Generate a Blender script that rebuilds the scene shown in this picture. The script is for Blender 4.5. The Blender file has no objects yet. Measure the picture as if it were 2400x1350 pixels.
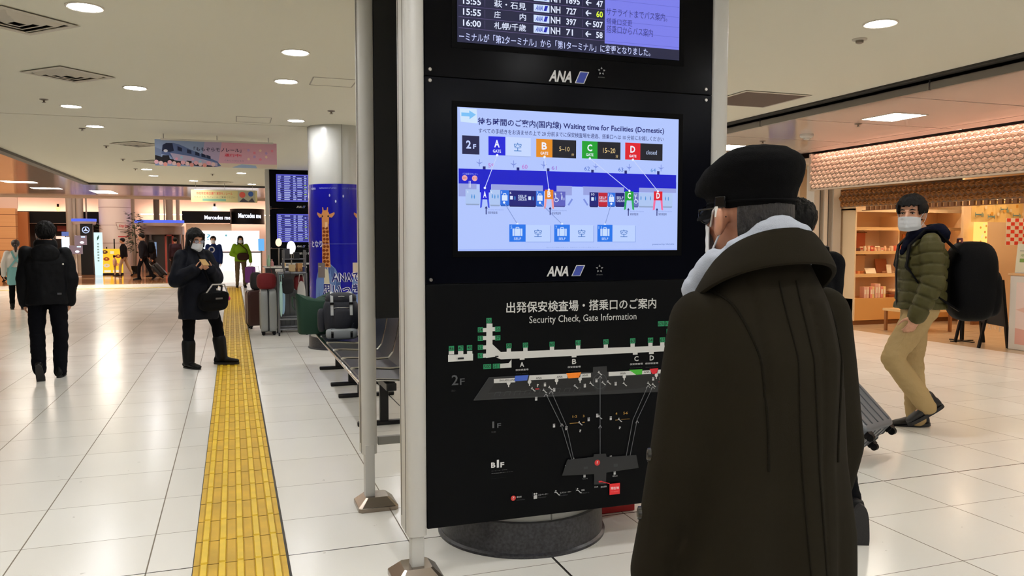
import bpy, bmesh, math, random
from mathutils import Vector, Matrix, noise
PI = math.pi
SC = bpy.context.scene
COL = SC.collection

# ------------------------------------------------------------------ camera, world, exposure
cam_data = bpy.data.cameras.new('camera')
cam = bpy.data.objects.new('camera', cam_data)
COL.objects.link(cam)
cam_data.sensor_width = 36.0
cam_data.lens = 28.1
cam_data.clip_start = 0.05
cam_data.clip_end = 200
cam.location = (0, 0, 1.5)
cam.rotation_mode = 'XYZ'
cam.rotation_euler = (math.radians(90 - 3.4396), math.radians(0.0), math.radians(-19.228))
SC.camera = cam
world = bpy.data.worlds.new('world'); SC.world = world
world.use_nodes = True
world.node_tree.nodes['Background'].inputs[0].default_value = (1.0, 0.97, 0.93, 1)
world.node_tree.nodes['Background'].inputs[1].default_value = 0.10
SC.view_settings.view_transform = 'Standard'
SC.view_settings.look = 'None'
SC.view_settings.gamma = 1
SC.view_settings.use_curve_mapping = False
SC.view_settings.exposure = 0.0
SC.cycles.use_denoising = True
SC.cycles.max_bounces = 6
SC.cycles.diffuse_bounces = 4
SC.cycles.glossy_bounces = 3
SC.cycles.transmission_bounces = 4
SC.cycles.transparent_max_bounces = 6
SC.cycles.sample_clamp_indirect = 4.0
SC.cycles.caustics_reflective = False
SC.cycles.caustics_refractive = False

DOWN = 138.0      # strength of the round ceiling downlights
SQUARE = 45.0    # strength of the square ceiling lights

# ------------------------------------------------------------------ materials
MATS = {}
def lin(c):
    return tuple(((v / 255.0) / 12.92 if v / 255.0 <= 0.04045 else ((v / 255.0 + 0.055) / 1.055) ** 2.4) for v in c)

def mat(name, rgb, rough=0.6, metal=0.0, spec=0.5, emit=0.0, bump=0.0, bscale=40.0, vary=0.0, vscale=6.0, sheen=0.0, alpha=None, trans=0.0, stretch=(1, 1, 1), coat=0.0):
    """principled material, colour given as sRGB 0-255; optional procedural bump and colour variation"""
    if name in MATS: return MATS[name]
    m = bpy.data.materials.new(name); MATS[name] = m
    m.use_nodes = True
    nt = m.node_tree; p = nt.nodes['Principled BSDF']
    c = lin(rgb) + (1,)
    p.inputs['Base Color'].default_value = c
    p.inputs['Roughness'].default_value = rough
    p.inputs['Metallic'].default_value = metal
    p.inputs['Specular IOR Level'].default_value = spec
    if coat: p.inputs['Coat Weight'].default_value = coat
    if sheen:
        p.inputs['Sheen Weight'].default_value = sheen
    if trans: p.inputs['Transmission Weight'].default_value = trans
    if emit:
        p.inputs['Emission Color'].default_value = c
        p.inputs['Emission Strength'].default_value = emit
    if alpha is not None:
        p.inputs['Alpha'].default_value = alpha
    if bump or vary:
        tc = nt.nodes.new('ShaderNodeTexCoord'); mp = nt.nodes.new('ShaderNodeMapping')
        mp.inputs['Scale'].default_value = stretch
        nt.links.new(tc.outputs['Object'], mp.inputs['Vector'])
    if bump:
        n = nt.nodes.new('ShaderNodeTexNoise'); n.inputs['Scale'].default_value = bscale; n.inputs['Detail'].default_value = 4
        b = nt.nodes.new('ShaderNodeBump'); b.inputs['Strength'].default_value = bump; b.inputs['Distance'].default_value = 0.01
        nt.links.new(mp.outputs[0], n.inputs['Vector'])
        nt.links.new(n.outputs['Fac'], b.inputs['Height']); nt.links.new(b.outputs[0], p.inputs['Normal'])
    if vary:
        n2 = nt.nodes.new('ShaderNodeTexNoise'); n2.inputs['Scale'].default_value = vscale; n2.inputs['Detail'].default_value = 3
        nt.links.new(mp.outputs[0], n2.inputs['Vector'])
        r = nt.nodes.new('ShaderNodeValToRGB')
        lo = [max(0, v * (1 - vary)) for v in c[:3]] + [1]; hi = [min(1, v * (1 + vary)) for v in c[:3]] + [1]
        r.color_ramp.elements[0].position = 0.3; r.color_ramp.elements[1].position = 0.7
        r.color_ramp.elements[0].color = lo; r.color_ramp.elements[1].color = hi
        nt.links.new(n2.outputs['Fac'], r.inputs['Fac']); nt.links.new(r.outputs[0], p.inputs['Base Color'])
    return m

def emat(rgb, strength):
    """light-giving material (screens, lamps, lit signs)"""
    k = 'glow_%d_%d_%d_%g' % (rgb[0], rgb[1], rgb[2], strength)
    if k in MATS: return MATS[k]
    m = bpy.data.materials.new(k); MATS[k] = m
    m.use_nodes = True; nt = m.node_tree
    p = nt.nodes['Principled BSDF']
    p.inputs['Base Color'].default_value = (0.01, 0.01, 0.01, 1)
    p.inputs['Roughness'].default_value = 0.35
    p.inputs['Specular IOR Level'].default_value = 0.2
    p.inputs['Emission Color'].default_value = lin(rgb) + (1,)
    p.inputs['Emission Strength'].default_value = strength
    return m

def pmat(rgb, rough=0.6):
    return mat('print_%d_%d_%d' % tuple(rgb), rgb, rough)

class NE:
    """tiny wrapper so procedural patterns can be written as arithmetic on node sockets"""
    def __init__(s, nt, sock): s.nt = nt; s.s = sock
    def op(s, o, b=None, c=None):
        n = s.nt.nodes.new('ShaderNodeMath'); n.operation = o
        for i, v in enumerate((s, b, c)):
            if v is None: continue
            if isinstance(v, NE): s.nt.links.new(v.s, n.inputs[i])
            else: n.inputs[i].default_value = v
        return NE(s.nt, n.outputs[0])
    def __add__(s, b): return s.op('ADD', b)
    def __sub__(s, b): return s.op('SUBTRACT', b)
    def __mul__(s, b): return s.op('MULTIPLY', b)
    def __truediv__(s, b): return s.op('DIVIDE', b)
    def lt(s, b): return s.op('LESS_THAN', b)
    def gt(s, b): return s.op('GREATER_THAN', b)
    def mod(s, b): return s.op('FLOORED_MODULO', b)
    def abs(s): return s.op('ABSOLUTE')
    def max(s, b): return s.op('MAXIMUM', b)
    def min(s, b): return s.op('MINIMUM', b)

def posnodes(nt):
    g = nt.nodes.new('ShaderNodeNewGeometry'); x = nt.nodes.new('ShaderNodeSeparateXYZ')
    nt.links.new(g.outputs['Position'], x.inputs[0])
    return g, NE(nt, x.outputs[0]), NE(nt, x.outputs[1]), NE(nt, x.outputs[2])

def mixcol(nt, fac, a, b):
    n = nt.nodes.new('ShaderNodeMix'); n.data_type = 'RGBA'
    if isinstance(fac, NE): nt.links.new(fac.s, n.inputs[0])
    else: nt.links.new(fac, n.inputs[0])
    for v, i in ((a, 6), (b, 7)):
        if isinstance(v, tuple): n.inputs[i].default_value = v + (1,) if len(v) == 3 else v
        else: nt.links.new(v, n.inputs[i])
    return n.outputs[2]

# ------------------------------------------------------------------ mesh builder
def frame_to(d):
    d = Vector(d).normalized()
    return d.to_track_quat('Z', 'Y').to_matrix()

class MB:
    def __init__(s): s.v = []; s.f = []; s.m = []
    def add(s, vs, fs, mi=0):
        o = len(s.v); s.v += [tuple(v) for v in vs]
        for f in fs: s.f.append([o + i for i in f]); s.m.append(mi)
        return s
    def box(s, c, d, rot=None, mi=0):
        hx, hy, hz = d[0] / 2, d[1] / 2, d[2] / 2
        vs = [Vector((sx * hx, sy * hy, sz * hz)) for sx in (-1, 1) for sy in (-1, 1) for sz in (-1, 1)]
        if rot is not None: vs = [rot @ v for v in vs]
        c = Vector(c); vs = [v + c for v in vs]
        return s.add(vs, [(0, 1, 3, 2), (4, 6, 7, 5), (0, 4, 5, 1), (2, 3, 7, 6), (0, 2, 6, 4), (1, 5, 7, 3)], mi)
    def span(s, a, b, mi=0):
        return s.box([(a[i] + b[i]) / 2 for i in range(3)], [abs(b[i] - a[i]) for i in range(3)], None, mi)
    def loft(s, rings, cap=True, closed=False, mi=0):
        n = len(rings[0]); vs = [p for r in rings for p in r]; fs = []
        R = len(rings)
        for i in range(R if closed else R - 1):
            for j in range(n):
                a = i * n + j; b = i * n + (j + 1) % n; i2 = (i + 1) % R
                fs.append((a, b, i2 * n + (j + 1) % n, i2 * n + j))
        if cap and not closed:
            fs.append(tuple(reversed(range(n)))); fs.append(tuple((R - 1) * n + j for j in range(n)))
        return s.add(vs, fs, mi)
    def cyl(s, p0, p1, r0, r1=None, n=16, cap=True, mi=0):
        r1 = r0 if r1 is None else r1
        p0 = Vector(p0); p1 = Vector(p1); M = frame_to(p1 - p0)
        rings = [[p + M @ Vector((r * math.cos(2 * PI * k / n), r * math.sin(2 * PI * k / n), 0)) for k in range(n)] for p, r in ((p0, r0), (p1, r1))]
        return s.loft(rings, cap, False, mi)
    def capsule(s, p0, p1, r0, r1=None, n=14, mi=0):
        r1 = r0 if r1 is None else r1
        p0 = Vector(p0); p1 = Vector(p1); d = p1 - p0
        M = frame_to(d) if d.length > 1e-6 else Matrix.Identity(3); z = M @ Vector((0, 0, 1))
        rings = []
        for k in range(1, 5):
            a = -PI / 2 + PI / 2 * k / 4
            rings.append((p0 + z * r0 * math.sin(a), r0 * math.cos(a)))
        for k in range(0, 4):
            a = PI / 2 * k / 4
            rings.append((p1 + z * r1 * math.sin(a), r1 * math.cos(a)))
        return s.loft([[c + M @ Vector((r * math.cos(2 * PI * j / n), r * math.sin(2 * PI * j / n), 0)) for j in range(n)] for c, r in rings], True, False, mi)
    def tube(s, pts, r, n=8, closed=False, mi=0):
        pts = [Vector(p) for p in pts]; rings = []
        N = len(pts); up = None
        for i, p in enumerate(pts):
            a = pts[(i - 1) % N] if closed or i else p; b = pts[(i + 1) % N] if closed or i < N - 1 else p
            d = (b - a).normalized()
            if up is None: up = Vector((0, 0, 1)) if abs(d.z) < 0.9 else Vector((0, 1, 0))
            x = d.cross(up)
            if x.length < 1e-4: x = d.orthogonal()
            x.normalize(); y = x.cross(d).normalized(); up = y
            rr = r[i] if isinstance(r, (list, tuple)) else r
            rings.append([p + x * rr * math.cos(2 * PI * k / n) + y * rr * math.sin(2 * PI * k / n) for k in range(n)])
        return s.loft(rings, True, closed, mi)
    def strap(s, pts, w, t, side, mi=0):
        """flat band along pts, w wide along the vector side, t thick"""
        pts = [Vector(p) for p in pts]; rings = []
        side = Vector(side).normalized()
        for i, p in enumerate(pts):
            a = pts[max(0, i - 1)]; b = pts[min(len(pts) - 1, i + 1)]; d = (b - a).normalized()
            sd = (side - d * side.dot(d)).normalized(); nn = d.cross(sd)
            rings.append([p + sd * w / 2 + nn * t / 2, p - sd * w / 2 + nn * t / 2, p - sd * w / 2 - nn * t / 2, p + sd * w / 2 - nn * t / 2])
        return s.loft(rings, True, False, mi)
    def lathe(s, prof, c=(0, 0, 0), n=32, cap=True, mi=0):
        c = Vector(c)
        return s.loft([[c + Vector((r * math.cos(2 * PI * k / n), r * math.sin(2 * PI * k / n), z)) for k in range(n)] for r, z in prof], cap, False, mi)
    def ell(s, c, r, nu=20, nv=12, rot=None, mi=0, e=1.0):
        c = Vector(c); rings = []
        def sp(v): return math.copysign(abs(v) ** e, v)
        for i in range(nv + 1):
            a = -PI / 2 + PI * (i + (0.02 if i == 0 else -0.02 if i == nv else 0)) / nv; ring = []
            for k in range(nu):
                t = 2 * PI * k / nu
                p = Vector((r[0] * sp(math.cos(a)) * sp(math.cos(t)), r[1] * sp(math.cos(a)) * sp(math.sin(t)), r[2] * sp(math.sin(a))))
                if rot is not None: p = rot @ p
                ring.append(c + p)
            rings.append(ring)
        return s.loft(rings, True, False, mi)
    def prism(s, poly, z0, z1, M=None, mi=0):
        """polygon in XY pulled from z0 to z1, then moved by the 4x4 matrix M"""
        n = len(poly); vs = [Vector((x, y, z)) for z in (z0, z1) for x, y in poly]
        if M is not None: vs = [M @ v for v in vs]
        fs = [tuple(reversed(range(n))), tuple(range(n, 2 * n))] + [(i, (i + 1) % n, n + (i + 1) % n, n + i) for i in range(n)]
        return s.add(vs, fs, mi)
    def xf(s, M):
        s.v = [tuple(M @ Vector(v)) for v in s.v]; return s
    def build(s, name, mats, parent=None, loc=(0, 0, 0), rot=(0, 0, 0), bevel=0.0, seg=2, smooth=True, sub=0):
        me = bpy.data.meshes.new(name)
        me.from_pydata(s.v, [], s.f)
        if not isinstance(mats, (list, tuple)): mats = [mats]
        for m in mats: me.materials.append(m)
        me.polygons.foreach_set('material_index', s.m)
        bm = bmesh.new(); bm.from_mesh(me); bmesh.ops.recalc_face_normals(bm, faces=bm.faces); bm.to_mesh(me); bm.free()
        if smooth:
            me.polygons.foreach_set('use_smooth', [True] * len(me.polygons))
            me.set_sharp_from_angle(angle=math.radians(38))
        o = bpy.data.objects.new(name, me); COL.objects.link(o)
        o.location = loc; o.rotation_euler = rot
        if parent is not None: o.parent = parent
        if bevel:
            b = o.modifiers.new('bevel', 'BEVEL'); b.width = bevel; b.segments = seg; b.limit_method = 'ANGLE'; b.angle_limit = math.radians(40)
            b.harden_normals = False
        if sub:
            b = o.modifiers.new('sub', 'SUBSURF'); b.levels = sub; b.render_levels = sub
        return o

def tag(o, label, cat, group=None, kind=None):
    o['label'] = label; o['category'] = cat
    if group: o['group'] = group
    if kind: o['kind'] = kind
    return o

def thing(name, label, cat, loc=(0, 0, 0), rz=0.0, group=None):
    o = bpy.data.objects.new(name, None); COL.objects.link(o)
    o.empty_display_size = 0.1
    o.location = loc; o.rotation_euler = (0, 0, rz)
    return tag(o, label, cat, group)

def struct(o):
    o['kind'] = 'structure'; return o

def dup(o, parent=None, loc=None, rz=None, label=None, group=None):
    """copy of a thing with copies of its parts and sub-parts (meshes shared)"""
    c = o.copy(); COL.objects.link(c)
    if parent is not None: c.parent = parent
    if loc is not None: c.location = loc
    if rz is not None: c.rotation_euler = (0, 0, rz)
    if label: c['label'] = label
    if group: c['group'] = group
    for ch in list(o.children): dup(ch, c)
    return c

# ------------------------------------------------------------------ flat print and screen graphics
_textcache = {}
def text_mesh(txt, bold):
    k = (txt, bold)
    if k in _textcache: return _textcache[k]
    cu = bpy.data.curves.new('txt', 'FONT'); cu.body = txt; cu.resolution_u = 2; cu.size = 1.0
    cu.offset = bold
    ob = bpy.data.objects.new('txt', cu); COL.objects.link(ob)
    dg = bpy.context.evaluated_depsgraph_get(); ev = ob.evaluated_get(dg); me = ev.to_mesh()
    vs = [tuple(v.co[:2]) for v in me.vertices]; fs = [tuple(p.vertices) for p in me.polygons]
    ev.to_mesh_clear(); bpy.data.objects.remove(ob); bpy.data.curves.remove(cu)
    _textcache[k] = (vs, fs)
    return _textcache[k]

class Gfx:
    """flat artwork: shapes and lettering in (u, v) metres on a surface, merged into one mesh"""
    STEP = 3e-5
    def __init__(s, matf): s.v = []; s.f = []; s.m = []; s.mats = []; s.idx = {}; s.z = 0.0; s.matf = matf
    def _mi(s, c):
        if c not in s.idx: s.idx[c] = len(s.mats); s.mats.append(s.matf(c))
        return s.idx[c]
    def _add(s, vs, fs, c):
        s.z += s.STEP; o = len(s.v); mi = s._mi(c)
        s.v += [(x, y, s.z) for x, y in vs]
        for f in fs: s.f.append([o + i for i in f]); s.m.append(mi)
        return s
    def rect(s, a, b, c): return s._add([(a[0], a[1]), (b[0], a[1]), (b[0], b[1]), (a[0], b[1])], [(0, 1, 2, 3)], c)
    def poly(s, pts, c): return s._add(pts, [tuple(range(len(pts)))], c)
    def line(s, pts, w, c):
        for a, b in zip(pts, pts[1:]):
            a = Vector(a[:2]); b = Vector(b[:2]); d = b - a
            if d.length < 1e-6: continue
            d.normalize(); n = Vector((-d.y, d.x)) * w / 2
            s._add([tuple(a + n), tuple(a - n), tuple(b - n), tuple(b + n)], [(0, 1, 2, 3)], c)
            s.z -= s.STEP
        s.z += s.STEP
        return s
    def disc(s, ctr, r, c, n=20, ry=None):
        ry = r if ry is None else ry
        return s._add([(ctr[0] + r * math.cos(2 * PI * k / n), ctr[1] + ry * math.sin(2 * PI * k / n)) for k in range(n)], [tuple(range(n))], c)
    def ring(s, ctr, r, w, c, n=28):
        pts = [(ctr[0] + r * math.cos(2 * PI * k / n), ctr[1] + r * math.sin(2 * PI * k / n)) for k in range(n + 1)]
        return s.line(pts, w, c)
    def text(s, txt, a, b, c, bold=0.0, slant=0.0):
        """lettering fitted into the box with corners a and b"""
        vs, fs = text_mesh(txt, bold)
        if not vs: return s
        x0 = min(v[0] for v in vs); x1 = max(v[0] for v in vs); y0 = min(v[1] for v in vs); y1 = max(v[1] for v in vs)
        ax, bx = min(a[0], b[0]), max(a[0], b[0]); ay, by = min(a[1], b[1]), max(a[1], b[1])
        sx = (bx - ax) / max(1e-6, x1 - x0); sy = (by - ay) / max(1e-6, y1 - y0)
        return s._add([(ax + (x - x0) * sx + slant * (y - y0) * sy, ay + (y - y0) * sy) for x, y in vs], fs, c)
    def build(s, name, parent, fn, split=None, loc=(0, 0, 0)):
        """fn maps (u, v, height) to a point; split cuts the flat art every so many metres of u before it is wrapped"""
        me = bpy.data.meshes.new(name); me.from_pydata(s.v, [], s.f)
        for m in s.mats: me.materials.append(m)
        me.polygons.foreach_set('material_index', s.m)
        bm = bmesh.new(); bm.from_mesh(me)
        if split:
            us = [v.co.x for v in bm.verts]; u = math.floor(min(us) / split) * split
            while u < max(us):
                bmesh.ops.bisect_plane(bm, geom=bm.verts[:] + bm.edges[:] + bm.faces[:], plane_co=(u, 0, 0), plane_no=(1, 0, 0)); u += split
        for v in bm.verts: v.co = Vector(fn(v.co.x, v.co.y, v.co.z))
        bm.to_mesh(me); bm.free()
        o = bpy.data.objects.new(name, me); COL.objects.link(o); o.location = loc
        if parent is not None: o.parent = parent
        return o

def on_front(x0, y0, z0):
    """art on a wall facing -Y: u to the right (+X), v up"""
    return lambda u, v, h: (x0 + u, y0 - h, z0 + v)

# ------------------------------------------------------------------ setting
def floor_material():
    m = bpy.data.materials.new('polished_tiles'); m.use_nodes = True; nt = m.node_tree; p = nt.nodes['Principled BSDF']
    g, x, y, z = posnodes(nt)
    ux = (x - 0.8 + 0.3).mod(0.6) - 0.3
    yp = (y - 3.867).mod(7.677)
    yq = (yp - 0.5 + 0.3035).mod(0.607) - 0.3035
    thin = ux.abs().lt(0.0032).max(yq.abs().lt(0.0022))
    thick = ((yp + 0.1).mod(7.677) - 0.1).abs().lt(0.0045).max(((x - 1.4 + 0.1).mod(7.2) - 0.1).abs().lt(0.006))
    # every tile a slightly different tone
    c = nt.nodes.new('ShaderNodeCombineXYZ')
    fx = ((x - 0.8) / 0.6).op('FLOOR'); fy = ((yp - 0.5) / 0.607).op('FLOOR') + (y / 7.677).op('FLOOR') * 13.0
    nt.links.new(fx.s, c.inputs[0]); nt.links.new(fy.s, c.inputs[1])
    w = nt.nodes.new('ShaderNodeTexWhiteNoise'); w.noise_dimensions = '2D'; nt.links.new(c.outputs[0], w.inputs['Vector'])
    base = mixcol(nt, w.outputs['Value'], lin((236, 233, 224)), lin((241, 239, 231)))
    n = nt.nodes.new('ShaderNodeTexNoise'); n.inputs['Scale'].default_value = 1.6; n.inputs['Detail'].default_value = 5
    nt.links.new(g.outputs['Position'], n.inputs['Vector'])
    sp = nt.nodes.new('ShaderNodeTexNoise'); sp.inputs['Scale'].default_value = 17; sp.inputs['Detail'].default_value = 2
    nt.links.new(g.outputs['Position'], sp.inputs['Vector'])
    scuff = NE(nt, sp.outputs['Fac']).gt(0.755) * 0.35
    base = mixcol(nt, scuff, base, lin((150, 143, 130)))
    base = mixcol(nt, thin, base, lin((120, 110, 94)))
    base = mixcol(nt, thick, base, lin((42, 38, 34)))
    nt.links.new(base, p.inputs['Base Color'])
    r = NE(nt, n.outputs['Fac']) * 0.16 + 0.14 + thin * 0.4
    nt.links.new(r.s, p.inputs['Roughness'])
    p.inputs['Specular IOR Level'].default_value = 0.32
    return m

def brown_floor_material():
    m = bpy.data.materials.new('brown_stone'); m.use_nodes = True; nt = m.node_tree; p = nt.nodes['Principled BSDF']
    g, x, y, z = posnodes(nt)
    band = (y - 29.8).mod(4.4).lt(0.9)
    b = mixcol(nt, band, lin((146, 98, 62)), lin((196, 152, 110)))
    nt.links.new(b, p.inputs['Base Color']); p.inputs['Roughness'].default_value = 0.09
    p.inputs['Specular IOR Level'].default_value = 0.7
    return m

def shop_floor_material():
    m = bpy.data.materials.new('shop_floor_wood'); m.use_nodes = True; nt = m.node_tree; p = nt.nodes['Principled BSDF']
    g, x, y, z = posnodes(nt)
    w = nt.nodes.new('ShaderNodeTexNoise'); w.inputs['Scale'].default_value = 5
    nt.links.new(g.outputs['Position'], w.inputs['Vector'])
    seam = (x.mod(0.6).lt(0.006)).max(y.mod(0.6).lt(0.006)) * 0.5
    b = mixcol(nt, w.outputs['Fac'], lin((206, 182, 152)), lin((192, 166, 134)))
    b = mixcol(nt, seam, b, lin((120, 90, 62)))
    nt.links.new(b, p.inputs['Base Color']); p.inputs['Roughness'].default_value = 0.2
    return m

M_CEIL = mat('ceiling_paint', (247, 244, 226), 0.75)
M_DARK = mat('dark_recess', (30, 26, 22), 0.6)
M_GLOSS = mat('glossy_ceiling_panel', (216, 192, 176), 0.13, 0.4, vary=0.08, vscale=1.5)
M_GLOSSW = mat('glossy_shop_ceiling', (240, 220, 210), 0.09, 0.22)
M_WALLC = mat('cream_wall', (226, 214, 190), 0.7)
M_STEEL = mat('brushed_steel', (170, 165, 160), 0.28, 0.9)
M_WHITE = mat('white_paint', (225, 223, 216), 0.45)
M_ALU = mat('painted_aluminium', (196, 194, 188), 0.42, 0.1, bump=0.05, bscale=180)
M_BLACK = mat('black_plastic', (7, 7, 8), 0.45, spec=0.2)

f = MB().span((-14, -7, -0.1), (9.75, 29.9, 0)).build('floor', floor_material(), smooth=False); struct(f)
f = MB().span((-14, 29.9, -0.1), (9.75, 44, 0)).build('floor_brown', brown_floor_material(), smooth=False); struct(f)
f = MB().span((9.75, -7, -0.1), (14.5, 30, 0)).build('floor_shop', shop_floor_material(), smooth=False); struct(f)

# ceilings: the main field, its dark edge groove, the lower glossy side fields
cb = MB()
cb.span((-3.65, -7, 3.05), (6.2, 11.37, 3.2)); cb.span((-3.65, 11.405, 3.05), (6.2, 24.3, 3.2))
struct(cb.build('ceiling', M_CEIL, smooth=False))
struct(MB().span((-3.65, 11.37, 3.075), (6.2, 11.405, 3.2)).build('ceiling_joint', M_DARK, smooth=False))
struct(MB().span((-3.80, -7, 3.0), (-3.65, 24.45, 3.2)).span((-3.65, 24.3, 3.0), (6.2, 24.45, 3.2)).build('trim_1', mat('dark_trim', (52, 46, 40), 0.5), smooth=False))
struct(MB().span((6.2, -7, 3.03), (6.31, 24.45, 3.2)).build('trim_2', M_DARK, smooth=False))
tb = MB()
yy = -7.0
while yy < 24:
    tb.span((6.31, yy, 2.93), (6.345, min(yy + 2.58, 24.45), 3.06)); yy += 2.6
struct(tb.build('trim_3', mat('grey_edge', (128, 122, 116), 0.4, 0.3), smooth=False))
struct(MB().span((-14, -7, 3.05), (-3.80, 32.0, 3.2)).span((-3.80, 24.45, 3.05), (6.2, 32, 3.2)).build('ceiling_left', M_GLOSS, smooth=False))
struct(MB().span((-14, 31.9, 2.98), (6.2, 32.05, 3.3)).build('trim_4', mat('bulkhead_edge', (222, 206, 190), 0.5), smooth=False))
# shop side: rows of glossy panels with open seams
sb = MB()
for i in range(-3, 14):
    for (xa, xb) in ((6.35, 8.74), (8.765, 9.12)):
        sb.span((xa, i * 1.62 + 0.014, 2.955), (xb, (i + 1) * 1.62 - 0.014, 3.0))
struct(sb.build('ceiling_right', M_GLOSSW, smooth=False))
struct(MB().span((6.31, -7, 3.0), (14.5, 30, 3.2)).build('ceiling_right_backing', M_DARK, smooth=False))
struct(MB().span((9.34, -7, 2.80), (14.5, 12.4, 2.9)).build('ceiling_shop', mat('shop_ceiling', (232, 212, 184), 0.7), smooth=False))
struct(MB().span((-14, 32, 6.0), (9.75, 44, 6.1)).build('ceiling_hall', mat('hall_ceiling', (205, 185, 165), 0.8), smooth=False))
# walls
M_FARWALL = mat('pink_cove_wall', (232, 206, 190), 0.8)
struct(MB().span((-14, 43.4, 0), (9.75, 43.6, 6.1)).build('wall_far', M_FARWALL, smooth=False))
struct(MB().span((-14.2, -7, 0), (-14, 43.6, 6.1)).build('wall_left', M_WALLC, smooth=False))
struct(MB().span((9.9, 12.4, 0), (10.05, 30, 3.0)).build('wall_right', M_WALLC, smooth=False))
struct(MB().span((9.9, 12.25, 0), (14.5, 12.4, 3.0)).build('wall_shop_side', mat('shop_wall', (236, 206, 166), 0.7), smooth=False))
struct(MB().span((14.4, -7, 0), (14.5, 12.4, 3.0)).build('wall_shop', mat('shop_wall', (236, 206, 166), 0.7), smooth=False))
struct(MB().span((6.2, 29.9, 0), (9.9, 30, 3.0)).build('wall_end', M_WALLC, smooth=False))
struct(MB().span((6.2, 30, 0), (6.35, 43.5, 6.1)).build('wall_hall_right', M_WALLC, smooth=False))

# ------------------------------------------------------------------ ceiling fixtures
M_LAMP = emat((250, 250, 253), DOWN)
M_RIM = mat('downlight_rim', (222, 214, 200), 0.4)
def make_downlight(loc, label, group=None):
    t = thing('downlight', label, 'ceiling light', loc, 0, group)
    MB().lathe([(0.103, 0.004), (0.118, 0.004), (0.12, -0.004), (0.112, -0.009), (0.101, -0.006), (0.101, 0.0)], n=36, cap=False).build('rim', M_RIM, t)
    MB().lathe([(0.0005, -0.0035), (0.102, -0.0035), (0.102, -0.001), (0.0005, -0.001)], n=36).build('lens', M_LAMP, t)
    return t
dl0 = make_downlight((-0.9, 6.06, 3.05), 'round ceiling downlight nearest the top left corner, right of the first square air vent')
seen = [
 ((0.521, 6.93), 'round ceiling downlight nearest the upper left of the flight board, nearer of the pair'),
 ((0.524, 8.21), 'round ceiling downlight beside the faint square hatch, farther of the pair'),
 ((-0.909, 9.065), 'round ceiling downlight just right of the second square air vent'),
 ((-1.739, 10.543), 'round ceiling downlight just in front of the thin dark ceiling joint'),
 ((0.807, 10.84), 'round ceiling downlight beside the top of the blue advertising pillar'),
 ((-1.743, 12.277), 'round ceiling downlight just behind the thin dark ceiling joint'),
 ((-1.752, 19.32), 'small far downlight below the hanging train banner, upper of the two at its left'),
 ((-1.773, 21.18), 'small far downlight below the hanging train banner, lower of the two at its left'),
 ((0.221, 19.68), 'small far downlight below the right half of the train banner'),
 ((-0.936, 22.64), 'small far downlight above the left end of the yellow banner'),
 ((0.528, 23.47), 'small far downlight next to the dark edge, above the right end of the yellow banner'),
 ((4.413, 4.635), 'large round ceiling downlight above the man in the green jacket')]
for (x, y), lab in seen: dup(dl0, None, (x, y, 3.05), 0, lab)
hidden = [(x, y) for x in (-2.6, -0.9) for y in (-4.5, -2.2, 0.2, 2.4, 4.2)] + [(x, y) for x in (0.7, 2.4, 4.4, 5.6) for y in (-4.5, -2.2, 0.2)] + \
         [(0.7, 2.2), (4.4, 2.2), (2.6, 6.5), (2.6, 9.2), (4.4, 9.2), (2.6, 13), (4.4, 13), (2.6, 16.5), (4.4, 16.5), (3.2, 20.5), (5.2, 21), (5.5, 11.5)]
hidden = [p for p in hidden if p not in ((2.6, 6.5),)]
OFF = 'round downlight of the main ceiling outside the picture or behind the flight board'
for (x, y) in hidden: dup(dl0, None, (x, y, 3.05), 0, OFF, 'downlights of the main ceiling')

M_SQ = emat((255, 245, 228), SQUARE)
def make_square(loc, sx, sy, label, group=None):
    t = thing('square_light', label, 'ceiling light', loc, 0, group)
    MB().span((-sx / 2, -sy / 2, -0.004), (sx / 2, sy / 2, -0.001)).build('diffuser', M_SQ, t, smooth=False)
    fr = MB()
    for s in (-1, 1):
        fr.span((s * sx / 2, -sy / 2 - 0.015, -0.006), (s * (sx / 2 + 0.015), sy / 2 + 0.015, 0.002))
        fr.span((-sx / 2, s * sy / 2, -0.006), (sx / 2, s * (sy / 2 + 0.015), 0.002))
    fr.build('frame', M_RIM, t, smooth=False)
    return t
make_square((7.43, 7.56, 2.955), 0.46, 0.52, 'square lit ceiling panel in front of the patterned bronze shop front')
make_square((7.435, 10.866, 2.955), 0.5, 0.6, 'square lit ceiling panel just left of the black flat cap')
make_square((7.4, 3.6, 2.955), 0.46, 0.52, 'square lit panel of the shop side ceiling outside the picture', 'square lights of the shop side')
make_square((7.4, -0.4, 2.955), 0.46, 0.52, 'square lit panel of the shop side ceiling outside the picture', 'square lights of the shop side')
make_square((-5.35, 24.6, 3.05), 0.75, 0.6, 'square light in the glossy side ceiling, uppermost of the two at the far left')
make_square((-5.25, 27.4, 3.05), 0.75, 0.6, 'square light in the glossy side ceiling, lower of the two at the far left')
make_square((-3.9, 28.9, 3.05), 0.62, 1.6, 'long ceiling light beside the corner of the dark ceiling edge')
for (x, y) in ((-6.5, 20), (-6.5, 16), (-8.5, 24), (-8.8, 29)):
    make_square((x, y, 3.05), 0.7, 0.6, 'square light of the glossy left ceiling outside the picture', 'square lights of the left ceiling')

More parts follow.
